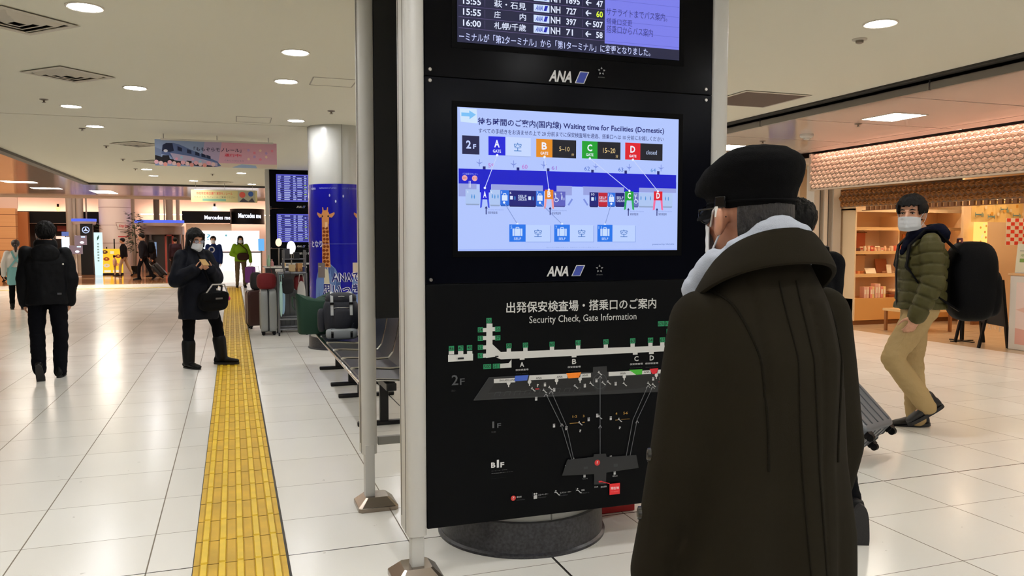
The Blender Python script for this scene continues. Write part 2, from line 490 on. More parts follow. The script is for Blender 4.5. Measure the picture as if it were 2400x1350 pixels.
# air diffusers: frame and nested slanted rings, set at 45 degrees to the hall
M_VENT = mat('vent_metal', (205, 197, 182), 0.5)
def ring_mb(mb, a, b, z0, z1):
    o = [[Vector((sx * r, sy * r, z)) for sx, sy in ((-1, -1), (1, -1), (1, 1), (-1, 1))] for r, z in ((a, z0), (b, z1), (b - 0.006, z1 + 0.004), (a - 0.006, z0 + 0.004))]
    mb.loft(o, False, True)
def make_vent(loc, half, label):
    t = thing('ceiling_vent', label, 'air vent', loc, PI / 4)
    b = MB(); ring_mb(b, half, half - 0.045, -0.012, -0.016); b.build('frame', M_VENT, t, smooth=False)
    MB().span((-half + 0.04, -half + 0.04, -0.002), (half - 0.04, half - 0.04, -0.0005)).build('backing', M_BLACK, t, smooth=False)
    for k, r in enumerate((0.76, 0.55, 0.34)):
        b = MB(); ring_mb(b, half * r, half * (r - 0.16), -0.004, -0.03); b.build('louvre_ring', M_VENT, t, smooth=False)
    return t
make_vent((-1.41, 6.58, 3.05), 0.285, 'square ceiling air vent cut by the left picture edge, nearest of the row')
make_vent((-1.42, 8.53, 3.05), 0.285, 'square ceiling air vent, second of the row from the near end')
make_vent((-1.43, 14.3, 3.05), 0.285, 'square ceiling air vent half behind the top left corner of the train banner')
make_vent((-1.43, 17.4, 3.05), 0.285, 'square ceiling air vent half behind the left end of the train banner')
make_vent((-0.35, 22.9, 3.05), 0.285, 'small far ceiling vent above the middle of the yellow banner')
t = thing('return_grille', 'flat brownish square return air grille beside the upper right of the kiosk', 'air vent', (5.47, 7.54, 3.05))
b = MB(); ring_mb(b, 0.42, 0.39, -0.008, -0.012); b.build('frame', M_VENT, t, smooth=False)
b = MB()
for k in range(38): b.box((0, -0.38 + k * 0.0205, -0.006), (0.78, 0.004, 0.008))
b.build('slats', mat('grille_slat', (150, 132, 122), 0.5), t, smooth=False)
MB().span((-0.39, -0.39, -0.003), (0.39, 0.39, -0.001)).build('backing', mat('grille_back', (96, 84, 78), 0.7), t, smooth=False)
M_HATCH = mat('hatch_line', (176, 168, 152), 0.6)
for (x0, x1, y0, y1, lab) in ((0.757, 1.17, 7.91, 8.31, 'square ceiling access hatch beside the tall grey kiosk post'),
                              (0.075, 0.497, 10.715, 11.2, 'faint square ceiling access hatch left of the blue pillar top')):
    t = thing('access_hatch', lab, 'ceiling hatch', ((x0 + x1) / 2, (y0 + y1) / 2, 3.05))
    w, h = (x1 - x0) / 2, (y1 - y0) / 2
    b = MB()
    for s in (-1, 1):
        b.span((s * w - 0.006, -h, -0.003), (s * w + 0.006, h, 0.001)); b.span((-w, s * h - 0.006, -0.003), (w, s * h + 0.006, 0.001))
    b.build('frame', M_HATCH, t, smooth=False)
    MB().span((-w + 0.006, -h + 0.006, -0.001), (w - 0.006, h - 0.006, 0.001)).build('door', M_CEIL, t, smooth=False)

M_SPR = mat('sprinkler_metal', (120, 108, 96), 0.4, 0.4)
def make_sprinkler(loc, label):
    t = thing('sprinkler', label, 'sprinkler', loc)
    MB().lathe([(0.045, 0.002), (0.045, -0.004), (0.03, -0.01), (0.012, -0.012)], n=20).build('plate', M_SPR, t)
    MB().lathe([(0.012, -0.01), (0.01, -0.03), (0.022, -0.034), (0.022, -0.037), (0.001, -0.038)], n=14).build('deflector', M_SPR, t)
for (x, y), lab in (((-1.938, 10.136), 'small ceiling sprinkler nearest the left edge, just below the second air vent'),
                    ((-1.945, 12.569), 'small ceiling sprinkler left of the downlight behind the ceiling joint'),
                    ((-1.939, 14.755), 'small ceiling sprinkler left of the third square air vent'),
                    ((-1.959, 17.043), 'small ceiling sprinkler left of the lowest square air vent'),
                    ((-1.97, 19.287), 'tiny far ceiling sprinkler left of the small far downlights'),
                    ((1.15, 9.9), 'small ceiling sprinkler above the blue pillar, left of the grey post'),
                    ((-0.42, 20.2), 'tiny far ceiling sprinkler left of the small downlight under the banner')):
    make_sprinkler((x, y, 3.05), lab)
make_sprinkler((7.45, 8.148, 2.955), 'small sprinkler in the glossy right ceiling left of the square light')
make_sprinkler((7.406, 10.009, 2.955), 'tiny sprinkler in the glossy right ceiling just above the flat cap')
t = thing('smoke_detector', 'round smoke detector below the large right downlight', 'smoke detector', (4.605, 5.046, 3.05))
MB().lathe([(0.055, 0.001), (0.055, -0.008), (0.04, -0.012)], n=24).build('base', M_VENT, t)
MB().lathe([(0.03, -0.01), (0.028, -0.03), (0.015, -0.036), (0.001, -0.037)], n=20).build('sensor', M_SPR, t)
t = thing('smoke_detector', 'white box-like detector in the right ceiling at the bronze front corner', 'smoke detector', (7.499, 9.166, 2.955))
MB().lathe([(0.09, 0.001), (0.09, -0.03), (0.07, -0.05)], n=24).build('base', M_WHITE, t)
MB().lathe([(0.045, -0.048), (0.042, -0.07), (0.02, -0.078), (0.001, -0.079)], n=20).build('sensor', M_WHITE, t)
t = thing('spotlight', 'small white ceiling spotlight peeking out beside the right kiosk post', 'ceiling light', (4.324, 6.489, 3.05))
MB().cyl((0, 0, 0), (0, 0, -0.04), 0.012).build('stem', M_WHITE, t)
MB().cyl((-0.05, -0.02, -0.045), (0.05, 0.02, -0.085), 0.03, 0.034, 18).build('lamp_head', M_WHITE, t)

# ------------------------------------------------------------------ yellow tactile paving
M_YEL = mat('yellow_tile', (208, 166, 22), 0.5, bump=0.08, bscale=90, vary=0.16, vscale=5)
b = MB(); TX0, TX1 = -0.2, 0.21
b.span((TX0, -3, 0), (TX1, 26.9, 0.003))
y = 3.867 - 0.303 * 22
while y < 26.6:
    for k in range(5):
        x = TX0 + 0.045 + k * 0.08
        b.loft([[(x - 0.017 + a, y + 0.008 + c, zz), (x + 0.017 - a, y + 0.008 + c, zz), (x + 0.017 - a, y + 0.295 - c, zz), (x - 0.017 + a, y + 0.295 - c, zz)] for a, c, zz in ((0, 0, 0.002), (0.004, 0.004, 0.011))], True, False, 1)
        for sx in (-0.0195, 0.0195): b.span((x + sx - 0.0022, y + 0.004, 0.002), (x + sx + 0.0022, y + 0.299, 0.0042), 2)  # thin darker strips along both sides of each bar make the ridges stand out
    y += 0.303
tag(b.build('tactile_paving', [M_YEL, mat('yellow_bar', (232, 194, 36), 0.42, vary=0.1, vscale=7), mat('yellow_bar_edge', (176, 138, 20), 0.7)], smooth=False), 'long strip of yellow ribbed tactile paving running away across the white floor', 'tactile paving')
b = MB(); b.span((TX1, -3, 0), (TX1 + 0.012, 26.9, 0.0025))
y = 3.867 - 0.303 * 22
while y < 26.6:
    b.span((TX0, y - 0.002, 0.0025), (TX1, y + 0.002, 0.0046), 1); y += 0.303
b.span((TX0 - 0.004, -3, 0), (TX0, 26.9, 0.0025))
struct(b.build('trim_5', [mat('joint_black', (40, 34, 24), 0.6), mat('joint_ochre', (120, 92, 22), 0.7)], smooth=False))
b = MB(); b.span((-9, 27.2, 0), (0.25, 27.55, 0.004))
for k in range(28): b.span((-8.9 + k * 0.32, 27.25, 0.003), (-8.65 + k * 0.32, 27.5, 0.008))
tag(b.build('tactile_paving', mat('pale_yellow_tile', (226, 205, 130), 0.35), smooth=False), 'far pale yellow tactile strip crossing in front of the brown floor', 'tactile paving')

# ------------------------------------------------------------------ pillars
M_PIL = mat('pillar_enamel', (186, 186, 180), 0.24)
M_GRAN = mat('dark_granite', (46, 46, 50), 0.35, bump=0.02, vary=0.6, vscale=70)
PR = 0.40
def make_pillar(loc, label, top):
    t = thing('pillar', label, 'pillar', loc); t['kind'] = 'structure'
    MB().lathe([(PR, 0.14), (PR, top)], n=72, cap=False).build('shaft', M_PIL, t)
    MB().lathe([(PR + 0.001, 0.0), (PR + 0.035, 0.0), (PR + 0.035, 0.012), (PR + 0.022, 0.02), (PR + 0.02, 0.165), (PR - 0.01, 0.168)], n=72, cap=False).build('base', M_GRAN, t)
    s = MB()
    for a in range(4):
        an = a * PI / 2 - PI / 2 + 0.02
        s.box((math.cos(an) * PR, math.sin(an) * PR, 0.14 + (top - 0.14) / 2), (0.006, 0.006, top - 0.14), Matrix.Rotation(an, 3, 'Z'))
    s.build('seam', mat('pillar_seam', (120, 118, 112), 0.5), t, smooth=False)
    return t
make_pillar((1.40, 3.867, 0), 'white round pillar with granite foot behind the flight information kiosk', 3.05)
pillar_ad = make_pillar((1.40, 11.4, 0), 'white round pillar wrapped in a glossy blue advert of two suited giraffes', 3.05)
make_pillar((1.40, 19.0, 0), 'round pillar behind the far flight board', 3.05)

# ------------------------------------------------------------------ flight information kiosk (two display panels around the pillar)
M_PANEL = mat('black_glass_panel', (3, 3, 6), 0.2, spec=0.07)
M_NAVY = mat('navy_glass_panel', (4, 5, 12), 0.2, spec=0.08)
M_MAP = mat('matt_map_panel', (3, 4, 6), 0.45, spec=0.1)
M_STEELB = mat('stainless_foot', (150, 138, 126), 0.24, 0.9)
PXL, PXR, PY_ = 0.785, 2.205, 3.38          # panel edges and front plane
def post_mb(xc, y0, y1, sgn):
    """rounded vertical extrusion: flat cheek with a groove and a half-round nose toward sgn*y"""
    w = 0.042; pts = []
    for k in range(9):
        a = PI * k / 8
        pts.append((xc - w * math.cos(a), y0 + 0.02 - 0.02 * math.sin(a)))
    pts += [(xc + w, y1), (xc - w, y1)]
    return pts
def foot_mb(xc, yc):
    b = MB(); r0, r1 = 0.11, 0.062
    rings = []
    for r, z in ((r0, 0.0), (r0, 0.022), (r0 * 0.98, 0.026), (r1, 0.068)):
        c = r * 0.16
        rings.append([(xc + x, yc + y, z) for x, y in ((-r, -r + c), (-r + c, -r), (r - c, -r), (r, -r + c), (r, r - c), (r - c, r), (-r + c, r), (-r, r - c))])
    return b.loft(rings)

def star_mark(g, c, s, col):
    for k in range(5):
        a = PI / 2 + k * 2 * PI / 5
        p = lambda an, r: (c[0] + r * s * math.cos(an), c[1] + r * s * math.sin(an))
        g.poly([p(a, 1.0), p(a + 0.38, 0.62), p(a + 0.1, 0.42)], col); g.poly([p(a, 1.0), p(a - 0.1, 0.42), p(a - 0.38, 0.62)], col)
def ana_logo(g, a, b, col=(205, 205, 205), blue=(40, 60, 150), pale=(205, 205, 205)):
    """italic lettering and the slanted two-tone stripe beside it"""
    w = b[0] - a[0]; h = b[1] - a[1]
    g.text('ANA', a, (a[0] + w * 0.58, b[1]), col, 0.03, 0.22)
    x = a[0] + w * 0.66
    g.poly([(x, a[1]), (x + w * 0.24, a[1]), (x + w * 0.37, b[1] + h * 0.06), (x + w * 0.13, b[1] + h * 0.06)], pale)
    g.poly([(x + w * 0.03, a[1] + h * 0.05), (x + w * 0.225, a[1] + h * 0.05), (x + w * 0.34, b[1]), (x + w * 0.145, b[1])], blue)

def make_kiosk(label, oy=0.0, art=True):
    t = thing('information_kiosk', label, 'information kiosk', (1.49, 3.41 + oy, 0))
    L = (-1.49, -3.41, 0)                         # children are modelled in the kiosk's own frame
    T = Matrix.Translation(L)
    def part(mb, name, m, **k):
        mb.xf(T); return mb.build(name, m, t, **k)
    for xc, hx in ((PXL - 0.046, -1), (PXR + 0.042, 1)):
        b = MB(); b.prism(post_mb(xc, PY_ - 0.02, PY_ + 0.155, -1), 0.205, 3.05)
        po = part(b, 'post', M_ALU)
        g = MB(); g.span((xc - 0.0435, PY_ + 0.035, 0.21), (xc - 0.0415, PY_ + 0.039, 3.0)); g.span((xc - 0.0435, PY_ + 0.13, 0.26), (xc - 0.0415, PY_ + 0.134, 3.0))
        g.xf(T); g.build('groove', mat('groove_brown', (70, 60, 48), 0.6), po, smooth=False)
        b = MB().span((xc - 0.026, PY_ - 0.006, 0.02), (xc + 0.03, PY_ + 0.055, 0.22)); part(b, 'leg', M_ALU, bevel=0.004)
        part(foot_mb(xc, PY_ + 0.03), 'foot', M_STEELB, smooth=False)
    b = MB().span((PXL, PY_ + 0.002, 2.20), (PXR, PY_ + 0.07, 3.05)); part(b, 'upper_panel', M_PANEL, bevel=0.002)
    b = MB().span((PXL, PY_ + 0.002, 1.31), (PXR, PY_ + 0.07, 2.197)); part(b, 'middle_panel', M_NAVY, bevel=0.002)
    mp = part(MB().span((PXL, PY_, 0.228), (PXR, PY_ + 0.07, 1.307)), 'map_panel', M_MAP, bevel=0.002)
    sc = MB()
    for (x, z) in ((0.8084, 2.2268), (0.8081, 2.1802), (0.8071, 1.3271), (2.1700, 2.2246), (2.1709, 2.1738)):
        sc.cyl((x, PY_ + 0.003, z), (x, PY_ - 0.004, z), 0.009, 0.007, 14)
    part(sc, 'screws', M_STEEL)
    for (a, c) in (((0.905, 2.325), (2.045, 2.98)), ((0.905, 1.425), (2.045, 2.10))):
        b = MB()
        b.span((a[0], PY_ - 0.001, a[1]), (c[0], PY_ + 0.003, a[1] + 0.024)); b.span((a[0], PY_ - 0.001, c[1] - 0.024), (c[0], PY_ + 0.003, c[1]))
        b.span((a[0], PY_ - 0.001, a[1] + 0.024), (a[0] + 0.022, PY_ + 0.003, c[1] - 0.024)); b.span((c[0] - 0.022, PY_ - 0.001, a[1] + 0.024), (c[0], PY_ + 0.003, c[1] - 0.024))
        part(b, 'bezel', mat('bezel_black', (3, 3, 4), 0.5, spec=0.06), smooth=False)
    return t, L

# straightens pixel coordinates of enlarged image crops into metres on the panel plane
def straighten(h, x, y):
    w = h[6] * x + h[7] * y + 1
    return ((h[0] * x + h[1] * y + h[2]) / w, (h[3] * x + h[4] * y + h[5]) / w)
def GXY(x, y): return straighten([0.000463402966, -9.3955025e-06, 0.905470551, -7.14050889e-05, -0.000502282908, 2.09212094, -4.78182226e-05, -8.25786634e-06], x, y)
def MXY(x, y): return straighten([0.000965818335, -1.95771272e-05, 0.788830267, -0.000148805166, -0.00104683727, 1.4306605, -9.96511675e-05, -1.72106361e-05], x, y)
SCREEN = 1.0
def E_(c): return emat(c, SCREEN)
kiosk, KL = make_kiosk('tall black and grey flight information kiosk with two lit screens and a terminal map')
kf = lambda u, v, h: (u + KL[0], PY_ - 0.001 - h + KL[1], v)

# upper screen: departures
g = Gfx(E_)
BG = (28, 30, 62); WH = (225, 232, 255); PAL = (122, 126, 232)
g.rect((0.929, 2.351), (2.02, 2.95), BG)
g.rect((1.6286, 2.400), (2.018, 2.95), PAL)
rows = [2.418 + k * 0.0465 for k in range(12)]
data = ['16:00|札幌/千歳|71|58', '15:55|庄|397|507', '15:55|萩・石見|727|60', '15:50|八丈島|1895|47', '15:50|福 岡|1893|67A', '15:45|那 覇|475|61', '15:40|大 阪|33|64', '15:35|広 島|683|55', '15:30|熊 本|645|62', '15:30|函 館|557|53', '15:25|松 山|593|66']
for i, r in enumerate(data):
    z = rows[i]; tm, ct, no, gt = r.split('|')
    z0 = z + 0.003; z1 = z + 0.031
    g.text(tm, (0.955, z0), (1.036, z1), WH, 0.02)
    if ct == '庄':
        g.text('庄', (1.096, z0), (1.126, z1 + 0.002), WH, 0.01); g.text('内', (1.214, z0), (1.244, z1 + 0.002), WH, 0.01)
    else: g.text(ct, (1.096, z0 - 0.001), (1.244, z1 + 0.002), WH, 0.01)
    g.rect((1.28, z + 0.001), (1.355, z1 + 0.002), (205, 222, 255))
    ana_logo(g, (1.288, z + 0.007), (1.347, z1 - 0.002), (60, 80, 190), (20, 30, 170), (60, 80, 190))
    g.text('NH', (1.362, z0), (1.408, z1 + 0.002), WH, 0.02)
    g.text(no, (1.437, z0), (1.437 + 0.0165 * len(no), z1), WH, 0.02)
    g.line([(1.534, z + 0.017), (1.560, z + 0.017)], 0.005, WH); g.line([(1.545, z + 0.029), (1.533, z + 0.017), (1.545, z + 0.005)], 0.005, WH)
    g.text(gt, (1.618 - 0.0165 * len(gt), z0), (1.618, z1), (225, 250, 60) if gt == '60' else WH, 0.02)
    g.rect((0.935, z - 0.0075), (1.6286, z - 0.0055), (96, 84, 130))
    for x in (1.053, 1.516): g.rect((x, z), (x + 0.0015, z + 0.033), (96, 84, 130))
    g.rect((1.6286, z - 0.0075), (2.018, z - 0.006), (92, 96, 200))
DK = (52, 52, 130)
g.text('搭乗口からバス案内', (1.6350, 2.4473), (1.8745, 2.4830), DK, 0.0)
g.text('搭乗口変更', (1.6347, 2.4862), (1.7662, 2.5152), DK, 0.0)
g.text('サテライトまでバス案内。', (1.6344, 2.5251), (1.9500, 2.5614), DK, 0.0)
g.text('ーミナルが「第2ターミナル」から「第1ターミナル」に変更となりました。', (0.936, 2.357), (1.862, 2.393), (200, 208, 250), 0.008)
g.build('departures_screen', kiosk, kf)

# middle screen: waiting times
g = Gfx(E_)
SB = (176, 196, 252); NV = (22, 28, 110); IN = (10, 18, 200); MB_ = (120, 140, 222)
g.rect((0.928, 1.4515), (2.021, 2.0745), SB)
g.rect((0.931, 1.455), (2.019, 1.457), (110, 140, 235))
g.poly([(0.9384, 2.0697), (1.0155, 2.0699), (1.0190, 2.0077), (0.9433, 2.0114)], (205, 226, 250))
g.poly([(0.9460, 2.0516), (0.9819, 2.0515), (0.9819, 2.0622), (1.0118, 2.0452), (0.9829, 2.0241), (0.9829, 2.0359), (0.9460, 2.0359)], (120, 190, 245))
g.text('待ち時間のご案内(国内線) Waiting time for Facilities (Domestic)', (0.928 + 0.092, 1.997), (1.943, 2.034), NV, 0.02)
g.text('すべての手続きをお済ませの上で 20 分前までに保安検査場を通過、搭乗口へは 10 分前にお越しください', (1.024, 1.966), (1.9405, 1.988), NV, 0.004)
g.rect((0.9490, 1.8732), (1.0272, 1.9535), (24, 26, 72)); g.text('2', (0.9671, 1.8974), (0.9893, 1.9327), (190, 205, 250), 0.03); g.text('F', (0.9985, 1.8976), (1.0126, 1.9174), (190, 205, 250), 0.03)
def gate(l, a, b, c, wait, wc, bx, white=False):
    g.rect(a, b, c)
    w = b[0] - a[0]; h = b[1] - a[1]
    g.text(l, (a[0] + w * 0.34, a[1] + h * 0.42), (a[0] + w * 0.66, a[1] + h * 0.82), (235, 240, 255), 0.03)
    g.text('GATE', (a[0] + w * 0.26, a[1] + h * 0.14), (a[0] + w * 0.74, a[1] + h * 0.3), (235, 240, 255), 0.02)
    g.rect((b[0], a[1]), (bx, b[1]), (196, 214, 255) if white else (16, 16, 30))
    g.disc((a[0] + w * 0.5, a[1]), 0.005, (235, 240, 255))
ga = (1.0688, 1.8730); gb = (1.1475, 1.9551); bx = (1.2675, 1.8760)
gate('A', ga, gb, (20, 26, 214), '', None, bx[0], True); g.text('空', (1.1881, 1.8942), (1.2230, 1.9317), (20, 110, 190), 0.0)
g.rect((gb[0], ga[1] - 0.002), (bx[0], ga[1]), (150, 170, 225))
a_ = (1.2932, 1.8718); b_ = (1.3716, 1.9530); c_ = (1.4885, 1.8744); gate('B', a_, b_, (226, 138, 20), '', None, c_[0])
g.text('5~10', (1.4052, 1.9022), (1.4555, 1.9226), (235, 205, 140)); g.text('分', (1.4653, 1.8818), (1.4782, 1.8946), (235, 205, 140))
a_ = (1.5175, 1.8733); b_ = (1.5954, 1.9524); c_ = (1.7133, 1.8757); gate('C', a_, b_, (20, 158, 40), '', None, c_[0])
g.text('15~20', (1.6236, 1.9020), (1.6864, 1.9247), (235, 205, 140)); g.text('分', (1.6885, 1.8812), (1.7013, 1.8953), (235, 205, 140))
a_ = (1.7375, 1.8750); b_ = (1.8171, 1.9535); c_ = (1.9351, 1.8778); gate('D', a_, b_, (220, 20, 36), '', None, c_[0])
g.text('closed', (1.8472, 1.9026), (1.9045, 1.9228), (190, 205, 240))
# gates row
for num, x0, y0, x1, y1, tk, pk, col in (('59', 316, 572, 366, 538, (280, 562), (238, 530), (190, 90, 200)), ('60', 612, 584, 660, 548, (577, 572), (538, 542), (190, 90, 200)),
                               ('61', 872, 592, 917, 560, (841, 580), (803, 550), (150, 100, 210)), ('62', 1160, 600, 1208, 566, (1231, 592), (1260, 564), (60, 100, 200)),
                               ('63', 1458, 608, 1502, 574, (1523, 600), (1553, 572), (60, 100, 200)), ('64', 1742, 614, 1786, 582, (1809, 606), (1833, 578), (60, 130, 210))):
    g.text(num, GXY(x0, y0), GXY(x1, y1), col)
    p = GXY(*tk); g.rect((p[0] - 0.0065, p[1] - 0.02), (p[0] + 0.0065, p[1]), NV)
    q = GXY(*pk); g.line([(q[0], q[1] + 0.016), (q[0], q[1] - 0.016)], 0.003, MB_); g.poly([(q[0] - 0.016, q[1] + 0.004), (q[0], q[1] - 0.008), (q[0] + 0.016, q[1] + 0.004), (q[0], q[1])], MB_)
g.rect((0.9322, 1.7439), (2.0101, 1.8100), IN)
for a, b in (((0.9320, 1.6898), (1.0132, 1.7473)), ((1.0813, 1.7150), (1.3254, 1.7496)), ((1.3921, 1.7034), (1.4677, 1.7463)), ((1.5220, 1.7059), (1.7329, 1.7470)), ((1.8119, 1.7247), (2.0104, 1.7493))):
    g.rect(a, b, (150, 160, 222))
g.rect((0.9322, 1.7454), (2.0106, 1.7748), IN)
for a, b in (((1.0278, 1.7089), (1.0803, 1.7524)), ((1.3255, 1.7200), (1.3919, 1.7599)), ((1.7331, 1.7231), (1.8114, 1.7700))): g.rect(a, b, IN)
g.rect((1.4680, 1.6971), (1.5246, 1.7371), SB)
g.text('バス出発ラウンジへ', (0.9493, 1.7833), (1.0201, 1.7921), (170, 185, 245))
for c, s_ in (((0.9595, 1.7697), '500'), ((1.0050, 1.7694), '511')):
    g.disc(c, 0.0125, (232, 170, 170)); g.text(s_, (c[0] - 0.008, c[1] - 0.004), (c[0] + 0.008, c[1] + 0.005), (200, 60, 80))
p = (0.9821, 1.7427); g.line([(p[0] - 0.003, p[1] + 0.015), (p[0] - 0.003, p[1] - 0.015)], 0.002, (230, 235, 255)); g.line([(p[0] + 0.003, p[1] + 0.015), (p[0] + 0.003, p[1] - 0.015)], 0.002, (230, 235, 255))
def person_icon(x, y, s, c):
    g.disc((x, y + s * 0.75), s * 0.22, c, 10); g.poly([(x - s * 0.25, y + s * 0.5), (x + s * 0.25, y + s * 0.5), (x + s * 0.18, y - s * 0.6), (x - s * 0.18, y - s * 0.6)], c)
LB = (172, 196, 240); TE = (60, 140, 215)
for a, b, c in (((0.9628, 1.6582), (1.0278, 1.7214), LB), ((1.0749, 1.6549), (1.1225, 1.7209), LB), ((1.1225, 1.6556), (1.1641, 1.7208), (40, 110, 225)), ((1.1642, 1.6537), (1.2925, 1.7204), (24, 26, 118)),
                ((1.2927, 1.6556), (1.3310, 1.7202), (40, 110, 225)), ((1.3756, 1.6553), (1.4352, 1.7197), (92, 96, 190)), ((1.5556, 1.6569), (1.6007, 1.7194), (24, 26, 118)), ((1.6012, 1.6586), (1.6473, 1.7188), (190, 26, 50)),
                ((1.6478, 1.6593), (1.6871, 1.7196), (40, 110, 225)), ((1.6877, 1.6599), (1.7356, 1.7195), (24, 26, 118)), ((1.7827, 1.6591), (1.8090, 1.7204), (100, 110, 190)), ((1.8097, 1.6595), (1.8907, 1.7209), LB), ((1.9374, 1.6598), (1.9903, 1.7218), LB)):
    g.rect(a, b, c)
    g.poly([(a[0], a[1]), (b[0], a[1]), (b[0] - 0.004, a[1] - 0.006), (a[0] + 0.004, a[1] - 0.006)], tuple(int(v * 0.82) for v in c))
for x, y in ((0.9913, 1.6884), (1.0027, 1.6876), (1.0855, 1.6911), (1.0971, 1.6893), (1.1119, 1.6906), (1.1910, 1.6845), (1.2778, 1.6845), (1.5853, 1.6888), (1.8213, 1.6955), (1.8455, 1.6944), (1.8716, 1.6948), (1.9523, 1.6951), (1.9678, 1.6943)): person_icon(x, y, 0.011, TE)
WI = (215, 228, 255)
for x, y in ((1.1428, 1.6861), (1.3101, 1.6881), (1.6674, 1.6891)):
    g.rect((x - 0.013, y - 0.012), (x + 0.013, y + 0.012), WI); g.line([(x - 0.006, y + 0.012), (x - 0.006, y + 0.019), (x + 0.006, y + 0.019), (x + 0.006, y + 0.012)], 0.003, WI)
for x, y in ((1.1760, 1.6877), (1.2625, 1.6872), (1.5720, 1.6885)): g.rect((x - 0.008, y - 0.008), (x + 0.005, y + 0.008), WI)
for a, b, tx in (((1.2055, 1.6883), (1.2462, 1.7006), 'SELF'), ((1.2056, 1.6746), (1.2462, 1.6869), 'CHECK-IN'), ((1.6033, 1.6891), (1.6404, 1.7013), 'SELF'), ((1.6034, 1.6755), (1.6440, 1.6866), 'CHECK-IN'), ((1.6933, 1.6906), (1.7286, 1.7029), 'SELF'), ((1.6934, 1.6769), (1.7335, 1.6882), 'CHECK-IN')):
    g.text(tx, a, b, WI, 0.01)
def wheel(x, y):
    g.ring((x, y - 0.006), 0.009, 0.0025, WI, 16); g.line([(x - 0.003, y + 0.015), (x - 0.002, y), (x + 0.008, y), (x + 0.012, y - 0.01)], 0.003, WI); g.disc((x - 0.003, y + 0.019), 0.0035, WI, 10)
for p in ((1.3894, 1.6879), (1.7944, 1.6871)): wheel(*p)
p = (1.4174, 1.6900); person_icon(p[0], p[1], 0.013, WI); p = (1.4275, 1.6850); person_icon(p[0], p[1], 0.008, WI)
for tx, a, b in (('3', (0.9686, 1.7043), (0.9748, 1.7138)), ('4', (1.0776, 1.7049), (1.0839, 1.7151)), ('5', (1.1252, 1.7049), (1.1316, 1.7145)), ('6', (1.1663, 1.7042), (1.1738, 1.7144)), ('7', (1.2947, 1.7062), (1.3013, 1.7160)), ('8', (1.3798, 1.7047), (1.3865, 1.7146)), ('9', (1.4106, 1.7043), (1.4172, 1.7147)), ('10', (1.5633, 1.7041), (1.5794, 1.7148)), ('11', (1.6509, 1.7046), (1.6648, 1.7154)), ('12', (1.7864, 1.7050), (1.8012, 1.7160))):
    g.text(tx, a, b, (225, 235, 255))
for l, a, b, c, pale in (('A', (1.0318, 1.6518), (1.0686, 1.7197), (20, 26, 214), (60, 80, 225)), ('B', (1.3340, 1.6511), (1.3747, 1.7262), (226, 128, 30), (240, 150, 150)), ('C', (1.7362, 1.6516), (1.7808, 1.7268), (20, 158, 50), (40, 170, 90)), ('D', (1.8885, 1.6521), (1.9346, 1.7299), (220, 24, 44), (240, 110, 160))):
    w = b[0] - a[0]
    g.poly([(a[0] - w * 0.1, a[1] - 0.012), (a[0] + w * 0.12, a[1] - 0.008), (a[0] + w * 0.25, b[1] - 0.03), (a[0], b[1] - 0.03)], pale)
    g.poly([(b[0] + w * 0.1, a[1] - 0.012), (b[0] - w * 0.12, a[1] - 0.008), (b[0] - w * 0.25, b[1] - 0.03), (b[0], b[1] - 0.03)], pale)
    g.rect((a[0], b[1] - 0.042), b, c); g.rect((a[0] + w * 0.22, a[1] - 0.006), (b[0] - w * 0.22, b[1] - 0.042), SB)
    g.text(l, (a[0] + w * 0.3, b[1] - 0.034), (a[0] + w * 0.7, b[1] - 0.006), (240, 244, 255), 0.03)
for pts in (((1.1078, 1.8729), (1.0503, 1.7283)), ((1.3321, 1.8731), (1.3531, 1.7268)), ((1.5552, 1.8736), (1.7592, 1.7295)), ((1.7761, 1.8752), (1.9101, 1.7305)), ((1.1396, 1.6660), (1.2019, 1.5707)), ((1.3097, 1.6676), (1.4179, 1.5722)), ((1.6653, 1.6680), (1.6339, 1.5711))):
    c = (200, 212, 250) if pts[0][1] > 1.8 else (128, 150, 215)
    g.line(list(pts), 0.0032, c)
    for p in pts: g.disc(p, 0.0055, (232, 240, 255), 12)
for p, q in (((1.4681, 1.6867), (1.4485, 1.6579)), ((1.5250, 1.6877), (1.5452, 1.6594))): g.line([p, q], 0.008, MB_)
for x, y in ((1.0559, 1.6122), (1.3591, 1.6129), (1.7539, 1.6130), (1.9055, 1.6145)):
    g.line([(x, y), (x, y + 0.03)], 0.0045, NV); g.poly([(x - 0.007, y + 0.026), (x + 0.007, y + 0.026), (x, y + 0.037)], NV)
    g.text('Security Checkpoint', (x + 0.008, y + 0.017), (x + 0.082, y + 0.024), (120, 140, 215)); g.text('保安検査場', (x + 0.008, y + 0.002), (x + 0.052, y + 0.014), NV)
